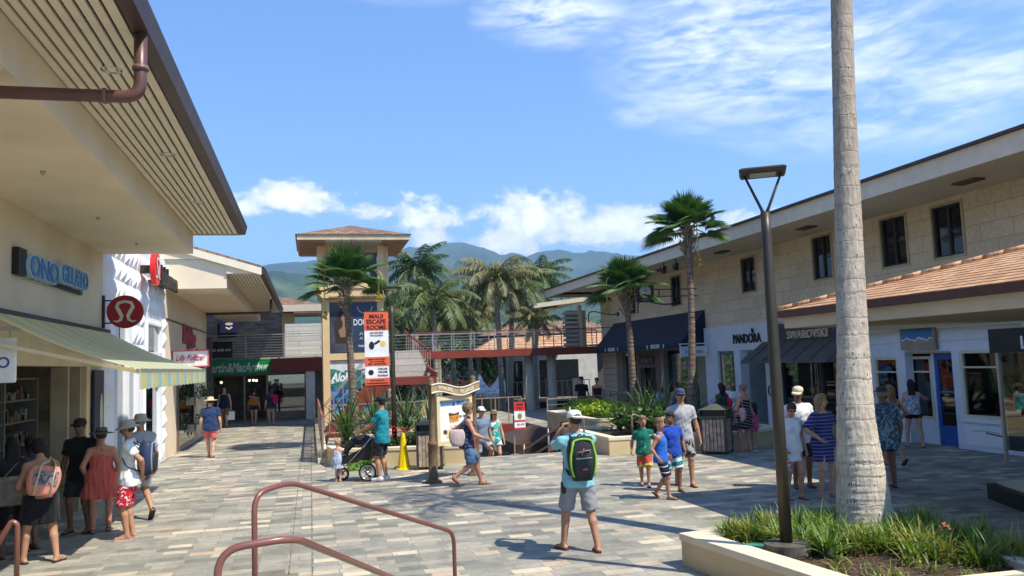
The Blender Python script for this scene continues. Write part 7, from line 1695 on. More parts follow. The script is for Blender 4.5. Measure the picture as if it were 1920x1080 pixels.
        if hk_ == 'pony': g3.rc(HC-hf*.10*hr+hu*.03*hr, HC-hf*.13*hr-hu*.16*hr, .032*hr, .015*hr, .03)
        if hk_ in ('curly', 'bob', 'long', 'short'):
            X, Y, Z = np.meshgrid(*g3.ax, indexing='ij', sparse=True); g3.D = g3.D+(.0045*hr*np.sin(X*95)*np.sin(Y*88+1)*np.sin(Z*92+2)*(2.2 if hk_ == 'curly' else 1)).astype(np.float32)
        link_np('hair', g3.mesh(), hm, root)
    # ------------------------------ face
    def loc(a, b_, c): return HC+hs*a*hr+hf*b_*hr+hu*c*hr
    m = MB()
    for s in (-1, 1):
        c = loc(s*.031, .079, .012); n_ = len(m.v); m.lathe([(0, -.008*hr), (.011*hr, 0), (0, .008*hr)], (0, 0, 0), 8, caps=False)
        m.v[n_:] = [tuple(c+hs*p[0]+hf*p[1]*.8+hu*p[2]) for p in m.v[n_:]]
    if not glasses: obj('eyes', m, M('eye_dark', (.03, .02, .018), .3), root, True, world=False)
    m = MB()
    for s in (-1, 1): m.bar(loc(s*.048, .074, .034), loc(s*.016, .086, .038), .008*hr, .006*hr)
    obj('eyebrows', m, M('brow', (.06, .035, .02), .8), root, world=False)
    m = MB(); m.tube([loc(-.022, .080, -.052), loc(-.008, .089, -.050), loc(.008, .089, -.050), loc(.022, .080, -.052)], [.002*hr, .006*hr, .006*hr, .002*hr], 6); obj('mouth', m, M('lips', (.32, .09, .07), .5), root, True, world=False)
    if glasses:
        m = MB()
        for s in (-1, 1): m.tube([loc(s*.006, .098, .010), loc(s*.032, .096, .010), loc(s*.062, .076, .012)], [.008*hr, .021*hr, .015*hr], 8, flat=.5); m.bar(loc(s*.066, .07, .018), loc(s*.083, -.01, .014), .006*hr, .008*hr)
        obj('sunglasses', m, M('sunglass_black', (.01, .01, .012), .15), root, True, world=False)
    # ------------------------------ hats
    if hat:
        kind, mt = hat[0], hat[1]; m = MB(); fh = hf if kind != 'cap_back' else -hf
        def T3(p): return V3(*HC)+hs*p.x+fh*p.y+hu*p.z if kind != 'cap_back' else V3(*HC)-hs*p.x+fh*p.y+hu*p.z
        def tv(p): q = T3(p); return Vector(tuple(q))
        if kind.startswith('cap'):
            m.lathe([(.092*hr, .035*hr), (.094*hr, .075*hr), (.082*hr, .112*hr), (.05*hr, .132*hr), (0, .138*hr)], (0, -.010*hr, 0), 20, sy=1.12, caps=False)
            n_ = 12; v0 = [( .088*hr*math.sin(a), .088*1.1*hr*math.cos(a), .045*hr) for a in np.linspace(-1.15, 1.15, n_)]; v1 = [(.085*hr*math.sin(a), .10*hr+.098*hr*math.cos(a), .028*hr) for a in np.linspace(-1.15, 1.15, n_)]
            m.add(v0+v1, [(i, i+1, n_+i+1, n_+i) for i in range(n_-1)]); m.add([(a, b_, c+.006) for a, b_, c in v0+v1], [(i, n_+i, n_+i+1, i+1) for i in range(n_-1)])
        elif kind == 'bucket': m.lathe([(.175*hr, .015*hr), (.172*hr, .02*hr), (.10*hr, .058*hr), (.094*hr, .10*hr), (.075*hr, .135*hr), (0, .142*hr)], (0, -.01*hr, 0), 26, sy=1.1, caps=False)
        else: m.lathe([(.205*hr, .040*hr), (.203*hr, .046*hr), (.15*hr, .052*hr), (.098*hr, .058*hr), (.094*hr, .105*hr), (.080*hr, .14*hr), (0, .146*hr)], (0, -.01*hr, 0), 28, sy=1.08, caps=False)
        m.xf(tv); m2 = MB(); m2.v = m.v; m2.f = m.f+[tuple(reversed(f)) for f in []]
        ho = obj('hat', m2, mt, root, True, world=False); sd2 = ho.modifiers.new('s', 'SOLIDIFY'); sd2.thickness = .006
        if len(hat) > 2:
            m = MB(); m.lathe([(.100*hr, .060*hr), (.099*hr, .082*hr)], (0, -.01*hr, 0), 26, sy=1.1, caps=False); m.xf(tv); obj('hat_band', m, hat[2], ho, True, world=False)
    # ------------------------------ shoes
    if shoes:
        kind, sc_ = shoes; m = MB(); m2 = MB(); gm = None
        for i in (0, 1):
            fy = R(foot_yaw[i]); fd = V3(-math.sin(fy), math.cos(fy), 0); lift = F_[i][2] > .04*S; pit = -.75 if (lift and F_[i][1] < mid[1]) else 0
            fd3 = V3(fd[0]*math.cos(pit), fd[1]*math.cos(pit), math.sin(pit)); sd_ = V3(fd[1], -fd[0], 0); dn = np.cross(sd_, fd3)*1.0
            if dn[2] > 0: dn = -dn
            a_ = ank[i]+dn*.073*S
            if kind in ('flip', 'sandal'):
                out = [(-.072, .026), (-.05, .036), (.02, .034), (.10, .045), (.165, .040), (.195, .018)]; ring = [a_+fd3*u*S+sd_*v*S for u, v in out]+[a_+fd3*u*S-sd_*v*S for u, v in out[::-1]]; k_ = len(ring)
                m = MB(); m2 = MB()
                m.add([tuple(p) for p in ring]+[tuple(p-dn*.018*S) for p in ring], [tuple(range(k_)), tuple(range(2*k_-1, k_-1, -1))]+[(q_, k_+q_, k_+(q_+1) % k_, (q_+1) % k_) for q_ in range(k_)])
                b0 = a_-dn*.02*S
                for s in (-1, 1): m2.tube([b0+fd3*.15*S, b0+fd3*.10*S+sd_*s*.022*S-dn*.035*S, b0+fd3*.03*S+sd_*s*.040*S-dn*.005*S], .006*S, 5)
                if kind == 'sandal': m2.tube([b0+sd_*.040*S+fd3*.1*S, b0+fd3*.1*S-dn*.050*S, b0-sd_*.040*S+fd3*.1*S], .010*S, 6); m2.tube([b0+sd_*.038*S-fd3*.02*S-dn*.03*S, b0-fd3*.07*S-dn*.05*S, b0-sd_*.038*S-fd3*.02*S-dn*.03*S], .008*S, 6)
            else:
                gm = Grid(a_-V3(.22, .22, .2)*S, a_+V3(.22, .22, .25)*S, .010)
                gm.rc(a_-fd3*.035*S-dn*.045*S, a_+fd3*.15*S-dn*.032*S, .047*S, .042*S, .02, [(dn, float(dn@a_)+.004)]); gm.rc(a_-dn*.04*S, a_-dn*.095*S, .05*S, .045*S, .03, [(-dn, float(-dn@(a_-dn*.10*S)))])
            fm_ = M('footwear_%02d%02d%02d' % tuple(int(c*99) for c in sc_), sc_, .6, var=.1)
            if kind in ('flip', 'sandal'): so_ = obj('sandal', m, fm_, root, world=False); obj('straps', m2, fm_, so_, True, world=False)
            else: link_np('shoe', gm.mesh(), fm_, root)
    fc = R(face); c_, s_ = math.cos(fc), math.sin(fc)
    tw = lambda p: Vector((x+p[0]*c_-p[1]*s_, y+p[0]*s_+p[1]*c_, z+p[2]))
    info = dict(root=root, tw=tw, P=P, SH=SH, HC=HC, hnd=hnd, elb=elb, sho=sho, S=S, up=up, fw=fw, sx=sx, knee=knee); PEOPLE[key] = info; return info

C_ = cloth
wh = C_('cotton_white', (.76, .76, .77)); gy = C_('cotton_grey', (.36, .36, .38)); navyc = C_('cotton_navy', (.018, .028, .065)); blk = C_('cotton_black', (.012, .012, .014)); teal = C_('cotton_teal', (.012, .21, .26)); dkg = C_('cotton_dark', (.03, .03, .034))
denim = C_('denim', (.10, .19, .29)); sky_t = C_('cotton_sky', (.22, .50, .60)); gsh = C_('shorts_grey', (.27, .27, .29)); coral = C_('coral_dress', (.62, .13, .10)); roy = C_('royal_blue', (.02, .07, .42)); 
cap_w = M('cap_white', (.78, .77, .75), .8, var=.03); cap_c = M('cap_cream', (.62, .55, .40), .8, var=.05); cap_n = M('cap_navy', (.04, .06, .13), .8); cap_k = M('cap_black', (.02, .02, .022), .8); hat_g = M('hat_grey', (.34, .33, .30), .9, var=.08, bump=.2); hat_s = M('hat_straw', (.60, .50, .33), .9, var=.12, bump=.5, bscale=120); hat_d = M('hat_charcoal', (.10, .095, .085), .9, var=.1, bump=.3)

# --- main figure in the centre
person('pack', 'man in light blue tee, grey shorts and backwards white cap, photographing, backpack on', 3.40, 10.55, -4, 1.80, sk='tan', hair=('brown', 'crop'), hat=('cap_back', cap_w), top=('tee', sky_t, -.10), bottom=('shorts', gsh, .93), shoes=('flip', (.10, .025, .02)),
       feet=((-.20, .10, 0), (.17, -.18, 0)), hands=((-.14, .27, 1.50), (.02, .30, 1.49)), nod=.08, turn=.25, foot_yaw=(22, -4), poleh=((-.75, -.1, -1.3), (.7, .0, -1.3)), res=.0105)
# --- left group
person('bag0', 'person in dark capri trousers with large beige bag, cut by left frame edge', -4.12, 13.2, 20, 1.66, sex='f', sk='brown', hair=('black', 'long'), top=('tee', dkg), bottom=('pants', blk, .35), shoes=('flip', (.02, .02, .02)), feet=((-.1, .02, 0), (.12, -.1, 0)))
person('tote', 'dark-haired woman in black skirt with coral tote bag, back to camera', -3.62, 12.72, 28, 1.66, sex='f', w=1.08, sk='tan', hair=('black', 'curly'), top=('strap', M('bare_top', (.36, .20, .12), .8), .0), bottom=('skirt', blk, .56), shoes=('flip', (.03, .02, .02)), feet=((-.17, .10, 0), (.2, -.14, 0)), lean=.10, nod=.35, foot_yaw=(30, -50), hands=((-.2, .3, 1.05), (.1, .33, 1.0)))
person('hid', 'person in dark navy shorts half hidden behind the coral tote', -4.0, 13.7, 60, 1.62, sex='f', sk='brown', hair=('black', 'bob'), top=('tee', navyc), bottom=('shorts', navyc, .8), shoes=('sandal', (.12, .05, .03)))
person('blkt', 'man in black tee, black cap and sunglasses at the left shop front', -3.66, 14.95, 165, 1.80, sk='brown', hair=('black', 'crop'), hat=('cap', cap_k), glasses=True, top=('tee', blk, -.12), bottom=('shorts', dkg, .85), shoes=('flip', (.03, .02, .02)), feet=((-.14, .0, 0), (.12, .05, 0)))
person('coral', 'woman in coral halter dress and wide charcoal hat', -3.32, 14.75, 8, 1.64, sex='f', w=1.12, sk='red', hair=('brown', 'short'), hat=('wide', hat_d, black), dress=(coral, .60, 'halter', .07), shoes=('sandal', (.12, .07, .05)), feet=((-.10, -.05, 0), (.13, .12, 0)), hands=((-.24, .05, .95), (.24, .1, .95)))
person('gryh', 'man in grey shirt and grey bucket hat behind the man with navy backpack', -2.95, 15.7, 35, 1.80, sk='tan', hair=('grey', 'short'), hat=('bucket', hat_g), top=('tee', C_('shirt_pale_grey', (.33, .34, .36)), -.14), bottom=('shorts', gy, .8), shoes=('sandal', (.02, .02, .02)), feet=((-.13, .0, 0), (.16, -.22, .10)))
person('reds', 'man in white tee and red floral shorts with navy backpack, bucket hat', -2.72, 13.98, 88, 1.78, sk='tan', hair=('brown', 'short'), hat=('bucket', hat_g), glasses=True, top=('tee', wh, -.12), bottom=('shorts', C_('shorts_red_floral', (.50, .015, .03), 'floral', (.75, .68, .68), 11, thin=.60), 1.0), shoes=('flip', (.55, .40, .33)), feet=((-.09, .02, 0), (.09, -.02, 0)), hands=((-.10, -.20, .98), (.12, -.22, .96)), nod=.15, poleh=((-1, -1, 0), (1, -1, 0)))
person('pink', 'man in navy tee, coral shorts and straw hat walking away on the left walkway', -2.92, 26.3, 0, 1.76, w=1.1, sk='fair', hair=('brown', 'short'), hat=('wide', hat_s), top=('tee', C_('tee_navy2', (.02, .045, .12)), -.12), bottom=('shorts', C_('shorts_coral', (.62, .14, .15)), .8), shoes=('sandal', (.05, .04, .03)), feet=((-.05, .12, 0), (.07, -.14, 0)), res=.016)
person('navt', 'man in navy tank top and tan shorts carrying a white shopping bag', -3.85, 40.2, 175, 1.86, sk='fair', hair=('brown', 'short'), top=('tank', C_('tank_navy', (.015, .02, .06)), -.1), bottom=('shorts', C_('shorts_tan', (.30, .19, .08), 'floral', (.16, .10, .05), 14), .95), shoes=('flip', (.03, .02, .02)), feet=((-.1, .1, 0), (.1, -.1, 0)), res=.02)
person('orng', 'woman in black with orange shoulder bag near the far store entrance', -2.62, 41.0, -5, 1.66, sex='f', sk='fair', hair=('black', 'bun'), top=('tee', C_('tee_black_white', (.03, .03, .04), 'stripes', (.6, .6, .6), 3.1, thin=.12)), bottom=('shorts', blk, .35), shoes=('flip', (.03, .02, .02)), feet=((-.07, .06, 0), (.09, -.08, 0)), res=.02)
person('pnkb', 'woman in navy tee and denim shorts with hot pink bag by the far store', -1.80, 40.4, 4, 1.68, sex='f', sk='fair', hair=('brown', 'long'), top=('tee', navyc), bottom=('shorts', C_('denim_grey', (.13, .15, .18)), .38), shoes=('flip', (.03, .02, .02)), feet=((-.1, .05, 0), (.1, -.05, 0)), res=.02)
# --- stroller family
person('tealm', 'man in teal tee, black shorts and black cap pushing the stroller', 1.50, 18.55, 62, 1.82, sk='tan', hair=('black', 'short'), hat=('cap', cap_k), glasses=True, top=('tee', teal, -.13), bottom=('shorts', C_('shorts_black', (.014, .014, .022)), .88), shoes=('sneaker', (.55, .57, .60)), feet=((-.08, .03, 0), (.09, -.05, 0)), hands=((-.16, .42, 1.05), (.16, .40, 1.05)), foot_yaw=(5, -5), turn=-.3)
person('todd', 'blond toddler in pale blue dress standing at the stroller', .56, 18.95, -35, .86, sex='f', w=1.15, sk='fair', hair=('blond', 'short'), dress=(C_('toddler_dress', (.42, .50, .66), 'dots', (.7, .74, .8), 26, thin=.3), .62, 'strap', .08), shoes=None, feet=((-.1, .0, 0), (.1, .0, 0)), hands=((-.2, .3, 1.1), (.25, .35, 1.15)), hang=.3, res=.0095)
# --- walking woman and stair couple
person('walk', 'woman in navy dotted sleeveless top and denim shorts striding right past the sign', 3.12, 16.9, -92, 1.70, sex='f', w=1.05, sk='red', hair=('sandy', 'curly'), glasses=True, top=('tank', C_('top_dots', (.02, .028, .075), 'dots', (.5, .5, .55), 28, thin=.2), -.08), bottom=('shorts', denim, .95), shoes=('sandal', (.14, .05, .03)), feet=((-.04, .26, 0), (.06, -.32, .13)), hands=((-.2, -.02, .95), (.22, .36, .98)), foot_yaw=(0, 0), lean=.05)
person('stm', 'man in blue-grey shirt and white cap coming up the stairs', 4.55, 22.7, 195, 1.78, z=-.50, sk='tan', hair=('brown', 'short'), hat=('cap', cap_w), glasses=True, top=('tee', C_('shirt_bluegrey', (.17, .22, .31)), -.1), bottom=('shorts', gy, .85), shoes=('sneaker', (.1, .1, .1)), feet=((-.1, .2, .17), (.1, -.1, 0)), res=.016)
person('stw', 'woman in teal tie-dye top and straw hat coming up the stairs', 5.0, 23.0, 185, 1.64, z=-.50, sex='f', sk='fair', hair=('brown', 'long'), hat=('wide', M('hat_tan', (.28, .20, .12), .9), black), glasses=True, top=('tank', C_('top_tiedye', (.03, .36, .34), 'floral', (.55, .62, .5), 4, thin=.55), -.1), bottom=('shorts', C_('shorts_pale', (.50, .58, .66), 'floral', (.75, .78, .8), 8), .5), shoes=('flip', (.1, .05, .04)), feet=((-.1, .1, .0), (.1, -.1, 0)), res=.016)
# --- the boys and their father
person('bgrn', 'boy in green tee and yellow-red shorts, farthest left of the boys', 6.25, 15.2, 155, 1.30, sk='tan', hair=('sandy', 'short'), top=('tee', C_('tee_green', (.01, .17, .12), 'floral', (.45, .5, .3), 6, thin=.68), -.08), bottom=('shorts', C_('shorts_redyellow', (.55, .10, .06), 'stripes', (.62, .48, .08), 3.3, thin=.45), .95), shoes=('flip', (.02, .02, .02)), feet=((-.1, .12, 0), (.08, -.14, .0)), hands=((-.3, .02, .95), (.32, .05, .92)), turn=.35)
person('btnk', 'boy in bright blue tank top and black diagonal-striped shorts, nearest camera', 5.98, 13.75, -128, 1.36, sk='tan', hair=('sandy', 'crop'), top=('tank', C_('tank_blue', (.02, .13, .55)), -.08), bottom=('shorts', C_('shorts_diag', (.015, .02, .045), 'stripes', (.6, .6, .6), 10, thin=.14), .95), shoes=('flip', (.03, .02, .02)), feet=((-.08, -.18, .05), (.10, .16, 0)), hands=((-.26, .1, .95), (.27, .02, .92)), turn=-.3)
person('bblu', 'dark-haired boy in royal blue tee and teal striped swim shorts', 6.50, 14.45, 175, 1.40, w=1.12, sk='brown', hair=('black', 'short'), top=('tee', roy, -.10), bottom=('shorts', C_('shorts_tealstripe', (.02, .20, .24), 'stripes', (.62, .66, .64), 7.5, thin=.45), .98), shoes=('sandal', (.03, .05, .14)), feet=((-.1, .14, 0), (.1, -.14, 0)), turn=-.7, hands=((-.28, .1, .92), (.22, .15, 1.0)))
person('gryf', 'tall man in grey tee, navy cap and sunglasses walking behind the boys', 6.95, 14.95, 165, 1.84, sk='tan', hair=('brown', 'crop'), hat=('cap', cap_n), glasses=True, top=('tee', C_('tee_heather', (.40, .40, .42)), -.12), bottom=('shorts', C_('shorts_camo', (.03, .03, .035), 'floral', (.30, .30, .28), 7), .9), shoes=('flip', (.03, .02, .02)), feet=((-.12, .16, 0), (.10, -.16, 0)), hang=.31)
# --- right middle group
person('strp', 'woman in black dress with fine white stripes beside the right litter bin', 10.72, 19.3, 20, 1.68, sex='f', w=1.08, sk='red', hair=('sandy', 'bun'), dress=(C_('dress_finestripe', (.014, .014, .018), 'stripes', (.5, .5, .5), 13, thin=.10), .62, 'strap', .03), shoes=('flip', (.5, .2, .15)), feet=((-.12, .02, 0), (.12, -.05, 0)), turn=.2, hands=((-.2, .25, 1.1), (.2, .25, 1.05)), res=.0135)
person('pkid', 'child in pink top with dark hair beside the striped dress woman', 11.35, 19.9, 40, 1.12, sex='f', sk='fair', hair=('black', 'long'), top=('tee', C_('top_pink', (.62, .10, .18)), -.1), bottom=('shorts', C_('shorts_pink', (.55, .12, .20)), .6), shoes=('sneaker', (.4, .4, .42)), feet=((-.2, -.05, 0), (.28, .1, 0)), res=.0135)
person('dkw', 'woman in dark teal top with long black hair beyond the striped dress', 11.3, 21.5, 10, 1.66, sex='f', sk='dark', hair=('black', 'long'), top=('strap', C_('top_darkteal', (.02, .05, .05)), -.1), bottom=('skirt', navyc, .5), shoes=('flip', (.1, .05, .04)), res=.016)
person('blnd', 'blond person in white beyond the red bag', 12.1, 22.6, 160, 1.64, sex='f', sk='fair', hair=('blond', 'bob'), top=('tee', wh), bottom=('shorts', denim, .7), shoes=('sneaker', (.5, .5, .5)), res=.018)
person('back', 'seated woman with hair up and bare back in blue, by the right planter', 11.35, 24.6, 10, 1.64, sex='f', sk='tan', hair=('brown', 'bun'), top=('strap', C_('top_cobalt', (.02, .07, .28)), -.05), bottom=('skirt', C_('skirt_cobalt', (.02, .07, .28)), .4), shoes=('flip', (.1, .05, .04)), res=.018)
person('lil', 'person in lilac top bending beside the tallest fan palm', 11.2, 26.2, -60, 1.60, sex='f', sk='tan', hair=('brown', 'short'), top=('tee', C_('top_lilac', (.38, .36, .50))), bottom=('shorts', denim, .6), shoes=('flip', (.1, .05, .04)), lean=.75, hands=((-.1, .5, .75), (.1, .5, .7)), res=.018)
# --- couple at the far railing
person('cpl1', 'person in black at the far railing left of the pair', 10.72, 32.3, 170, 1.78, sk='tan', hair=('black', 'short'), hat=('cap', cap_k), top=('tee', blk), bottom=('shorts', blk, .9), shoes=('flip', (.02, .02, .02)), res=.02)
person('cpl2', 'person in dark red-brown with bare shoulder at the far railing, right of the pair', 11.35, 32.2, 150, 1.72, sex='f', sk='tan', hair=('black', 'bun'), top=('strap', C_('top_oxblood', (.05, .012, .015))), bottom=('shorts', blk, .7), shoes=('flip', (.02, .02, .02)), hands=((-.2, .2, 1.0), (.1, .3, 1.0)), res=.02)
# --- right shaded group
person('wht', 'woman in long white tee looking down, short brown hair and sunglasses', 7.93, 12.75, 178, 1.62, sex='f', w=1.0, sk='red', hair=('brown', 'short'), glasses=True, top=('cap_sleeve', C_('tee_white2', (.74, .74, .76)), -.24), bottom=('shorts', wh, .2), shoes=('flip', (.05, .03, .02)), feet=((-.11, .05, 0), (.12, -.02, 0)), nod=.45, turn=-.25, hands=((-.26, .05, .88), (.24, .16, .95)), res=.012)
person('crm', 'man in white tee, navy shorts and cream cap behind the two women', 8.72, 13.75, 165, 1.82, sk='brown', hair=('grey', 'short'), hat=('cap', cap_c), glasses=True, top=('tee', wh, -.14), bottom=('shorts', navyc, .9), shoes=('flip', (.03, .02, .02)), feet=((-.14, .0, 0), (.12, .05, 0)), turn=-.5, nod=.2)
person('blu', 'blond woman in navy dress with fine purple stripes, hand on hip, left of the palm', 8.52, 12.70, 195, 1.72, sex='f', w=1.12, sk='fair', hair=('blond', 'long'), dress=(C_('dress_navystripe', (.028, .035, .15), 'stripes', (.18, .16, .36), 17, thin=.30), .62, 'sleeve', .0), shoes=('sandal', (.45, .38, .32)), feet=((-.10, .03, 0), (.11, -.02, 0)), turn=.55, hands=((-.22, .12, 1.05), (.23, .12, 1.02)), poleh=((-1, -.4, -.2), (1, -.4, -.2)), res=.012)
person('haw', 'man in blue leaf-print shirt and dark cap right of the palm trunk, back turned', 9.92, 12.9, -12, 1.78, w=1.22, sk='brown', hair=('grey', 'short'), hat=('cap', C_('cap_dark', (.06, .06, .055))), top=('shirt', C_('shirt_leafprint', (.045, .10, .16), 'floral', (.20, .30, .36), 7, thin=.53), -.24), bottom=('shorts', dkg, .6), shoes=('flip', (.05, .03, .02)), feet=((-.13, -.03, 0), (.15, .12, 0)), res=.0125)
person('btk', 'blond woman in black strap top and grey denim shorts walking away', 12.0, 15.4, 5, 1.70, sex='f', w=1.08, sk='red', hair=('ginger', 'long'), top=('strap', blk, -.08), bottom=('shorts', C_('denim_grey', (.13, .15, .18)), .5), shoes=('flip', (.02, .02, .02)), feet=((-.06, .18, 0), (.10, -.20, .08)), hands=(None, (.34, .12, .98)), hang=.26)
person('dkh', 'woman with long dark hair, patterned top and black shorts touching shop window', 14.62, 17.95, -30, 1.66, sex='f', sk='fair', hair=('black', 'long'), top=('strap', C_('top_bluewhite', (.16, .22, .34), 'floral', (.55, .58, .62), 10), -.05), bottom=('shorts', blk, .35), shoes=('flip', (.04, .03, .03)), feet=((-.16, .08, 0), (.18, -.12, 0)), hands=((-.2, .2, 1.05), (.30, .42, 1.28)), res=.0135)
person('arm', 'person in navy with raised arm mostly hidden behind the big palm trunk', 10.55, 14.6, 170, 1.74, sk='brown', hair=('black', 'short'), top=('tee', navyc), bottom=('shorts', navyc, .8), shoes=('flip', (.03, .02, .02)), hands=((-.05, .18, 1.62), None), poleh=((-1, .2, 0), None), res=.016)
person('shad', 'dark figure on the shaded terrace in the sunken court', 5.2, 31.5, 180, 1.7, z=-3.2, sk='brown', hair=('black', 'short'), top=('tee', C_('tee_red_dk', (.3, .03, .03))), bottom=('shorts', blk, .8), res=.025)

# ================================================================== bags and things carried
def solid_np(name, prims, mat, parent_, res=.012, k=.02):
    pass
def bagmesh(c, wv, hv, dv, w_, h_, d_, mat, name, root, taper=.85, sag=.1):
    """soft bag: rounded block spanned by unit vectors wv (width) hv (height) dv (depth)"""
    m = MB(); n_ = 12; rows = 9
    for j in range(rows+1):
        v = j/rows; kk = (taper+(1-taper)*math.sin(min(1, v*1.3)*math.pi*.5)) if taper < 1 else (1+(taper-1)*(1-v)); e = math.sin(max(.03, min(.97, v))*math.pi)**.13
        for i in range(n_):
            t = 2*math.pi*i/n_; cu = math.copysign(abs(math.cos(t))**.45, math.cos(t)); su = math.copysign(abs(math.sin(t))**.6, math.sin(t))
            m.v.append(tuple(c+wv*(cu*w_/2*kk*e)+dv*(su*d_/2*e)+hv*(h_*(v-.5))))
    for j in range(rows):
        for i in range(n_): m.f.append((j*n_+i, j*n_+(i+1) % n_, (j+1)*n_+(i+1) % n_, (j+1)*n_+i))
    m.f.append(tuple(range(n_-1, -1, -1))); m.f.append(tuple(rows*n_+i for i in range(n_))); return obj(name, m, mat, root, True)
def dirs(key):
    I = PEOPLE[key]; tw = I['tw']; o = tw((0, 0, 0)); f = lambda v: (tw(tuple(v))-o); return I, tw, f(I['sx']), f(I['up']), f(I['fw'])
def backpack(key, label, mat, trim, w_=.32, h_=.48, d_=.20, marks=True):
    I, tw, sx, up, fw = dirs(key); S = I['S']; P0 = tw(tuple(I['P'])); c = P0+up*.26*S-fw*(.13*S+d_/2)
    t = thing('backpack', label, 'backpack', tuple(c)); 
    bagmesh(c, sx, up, fw, w_, h_, d_, mat, 'main_compartment', t, .86); p = bagmesh(c-fw*d_*.50-up*.06, sx, up, fw, w_*.72, h_*.60, d_*.35, M('pack_pocket', (.02, .022, .025), .6), 'front_pocket', t, .9)
    m = MB()
    for s in (-1, 1):
        a = c+sx*s*.08+up*h_*.40+fw*d_*.4; b_ = tw(tuple(I['SH']))+sx*s*.095*S+up*.055*S; e = tw(tuple(I['SH']))+sx*s*.12*S+fw*.115*S-up*.12*S; g_ = tw(tuple(I['P']))+sx*s*.17*S+fw*.02*S+up*.16*S; h2 = c+sx*s*w_*.40-up*h_*.38+fw*d_*.3
        m.tube(fillet([a, b_, e, g_, h2], .06, 4), .022, 6, flat=.5)
    obj('strap', m, M('strap_black', (.02, .02, .022), .7), t, True)
    m = MB()
    for s in (-1, 1):
        m.tube([c+sx*s*w_*.43*(.95 if k > 5 else 1)*math.sin(.45+k*.28)**.3+up*h_*(-.40+.10*k)-fw*d_*.42 for k in range(9)], .016, 6)
    m.tube([c+sx*w_*.36*math.cos(math.pi*k/10)+up*h_*(.36+.10*math.sin(math.pi*k/10))-fw*d_*.42 for k in range(11)], .014, 6)
    obj('piping', m, trim, t, True)
    if marks:
        m = MB(); q = c-fw*(d_*.69)+up*.09; m.tube([q-sx*.07-up*.0, q+sx*.0+up*.015, q+sx*.09+up*.03], [.014, .02, .006], 6, flat=.4); m.tube([q-sx*.03-up*.03, q+up*.05], [.018, .012], 6, flat=.4); obj('logo_mark', m, M('logo_pink', (.55, .25, .22), .6), p, True)
        m = MB(); q = c-fw*(d_*.69)-up*.12; m.tube([q-sx*.03, q+sx*.03], [.035, .035], 8, flat=.4); obj('patch', m, M('patch_red', (.60, .10, .08), .6), p, True)
        m = MB(); m.bar(c-fw*d_*.69-sx*.10+up*.015, c-fw*d_*.69+sx*.10+up*.02, .012, .012); obj('zip', m, M('zip_silver', (.4, .4, .4), .4, metal=.5), p)
    m = MB(); m.tube(fillet([c+sx*.04+up*h_*.46+fw*.05, c+up*(h_*.46+.06)+fw*.05, c-sx*.04+up*h_*.46+fw*.05], .03, 4), .01, 6); obj('grab_handle', m, M('strap_black', (.02, .02, .022), .7), t, True)
backpack('pack', 'black and lime green backpack on the man in light blue', M('pack_black', (.018, .02, .024), .65, var=.2, bump=.2), M('pack_lime', (.24, .52, .05), .6), .38, .55, .22)
backpack('reds', 'navy backpack on the man in white tee and red shorts', M('pack_navy', (.015, .03, .09), .6, var=.3, bump=.2), M('pack_grey', (.20, .24, .30), .6), .34, .50, .22, marks=False)
def shoulder_bag(key, label, side, mat, w_, h_, d_, dz=.0, back=.0, strapm=None, out=.10, taper=.8, handles=False, name='shoulder_bag', cat='bag', fb=(0, 0, 0)):
    I, tw, sx, up, fw = dirs(key); S = I['S']; s = side; zz = Vector((0, 0, 1)); wv = fw if not handles == 'flat' else sx
    c = tw(tuple(I['P']))+sx*s*(.15*S+out)+fw*back+zz*(.10+dz)
    t = thing(name, label, cat, tuple(c)); bagmesh(c, wv, zz, sx, w_, h_, d_, mat, 'bag_body', t, taper)
    sh_ = tw(tuple(I['SH']))+sx*s*.13*S+zz*.045*S; m = MB()
    for e in (-1, 1): m.tube(fillet([c+wv*e*w_*.3+zz*h_*.42, sh_+fw*e*.02, sh_+fw*e*.02+zz*.01], .03, 3), .014, 6, flat=.6)
    obj('strap', m, strapm or mat, t, True); return t, c, zz, wv, sx
shoulder_bag('bag0', 'large beige canvas shoulder bag at the left frame edge', 1, C_('canvas_beige', (.40, .35, .27)), .50, .40, .2, -.02, -.24, M('strap_tan', (.3, .2, .1), .8), -.12, .8, 'flat')
# coral tote with clear panel
I, tw, sx, up, fw = dirs('tote'); zz = Vector((0, 0, 1)); c = tw(tuple(I['P']))-fw*.22-sx*.02+zz*.22
tilt = Matrix.Rotation(R(12), 3, fw); wv = tilt @ sx; hv = tilt @ zz
t = thing('tote_bag', 'coral tote bag with clear panel and cream handles', 'bag', tuple(c)); bagmesh(c, wv, hv, fw, .42, .40, .16, C_('tote_coral', (.66, .26, .19)), 'bag_body', t, .88)
m = MB(); q = c-fw*.083+hv*.03; m.add([q-wv*.15-hv*.09, q+wv*.15-hv*.09, q+wv*.15+hv*.10, q-wv*.15+hv*.10], [(0, 1, 2, 3)]); obj('clear_panel', m, cloth('tote_panel', (.30, .24, .22), 'floral', (.07, .08, .12), 12, thin=.52), t)
m = MB()
for s in (-1, 1): m.tube(fillet([c-fw*.09+wv*s*.10-hv*.19, c-fw*.09+wv*s*.09+hv*.2, tw(tuple(I['SH']))-fw*.08+sx*s*.03+sx*.12-up*.0, tw(tuple(I['SH']))+sx*.12+up*.05], .05, 3), .02, 6, flat=.5)
obj('handles', m, M('handle_cream', (.62, .50, .33), .8), t, True)
shoulder_bag('tote', 'mustard brown shoulder bag behind the coral tote', 1, C_('bag_mustard', (.36, .20, .06)), .24, .34, .12, .18, .0, None, .02)
shoulder_bag('orng', 'orange shoulder bag of the woman in black', 1, C_('bag_orange', (.72, .26, .03)), .34, .36, .16, .12, -.16, None, -.12, .8, 'flat')
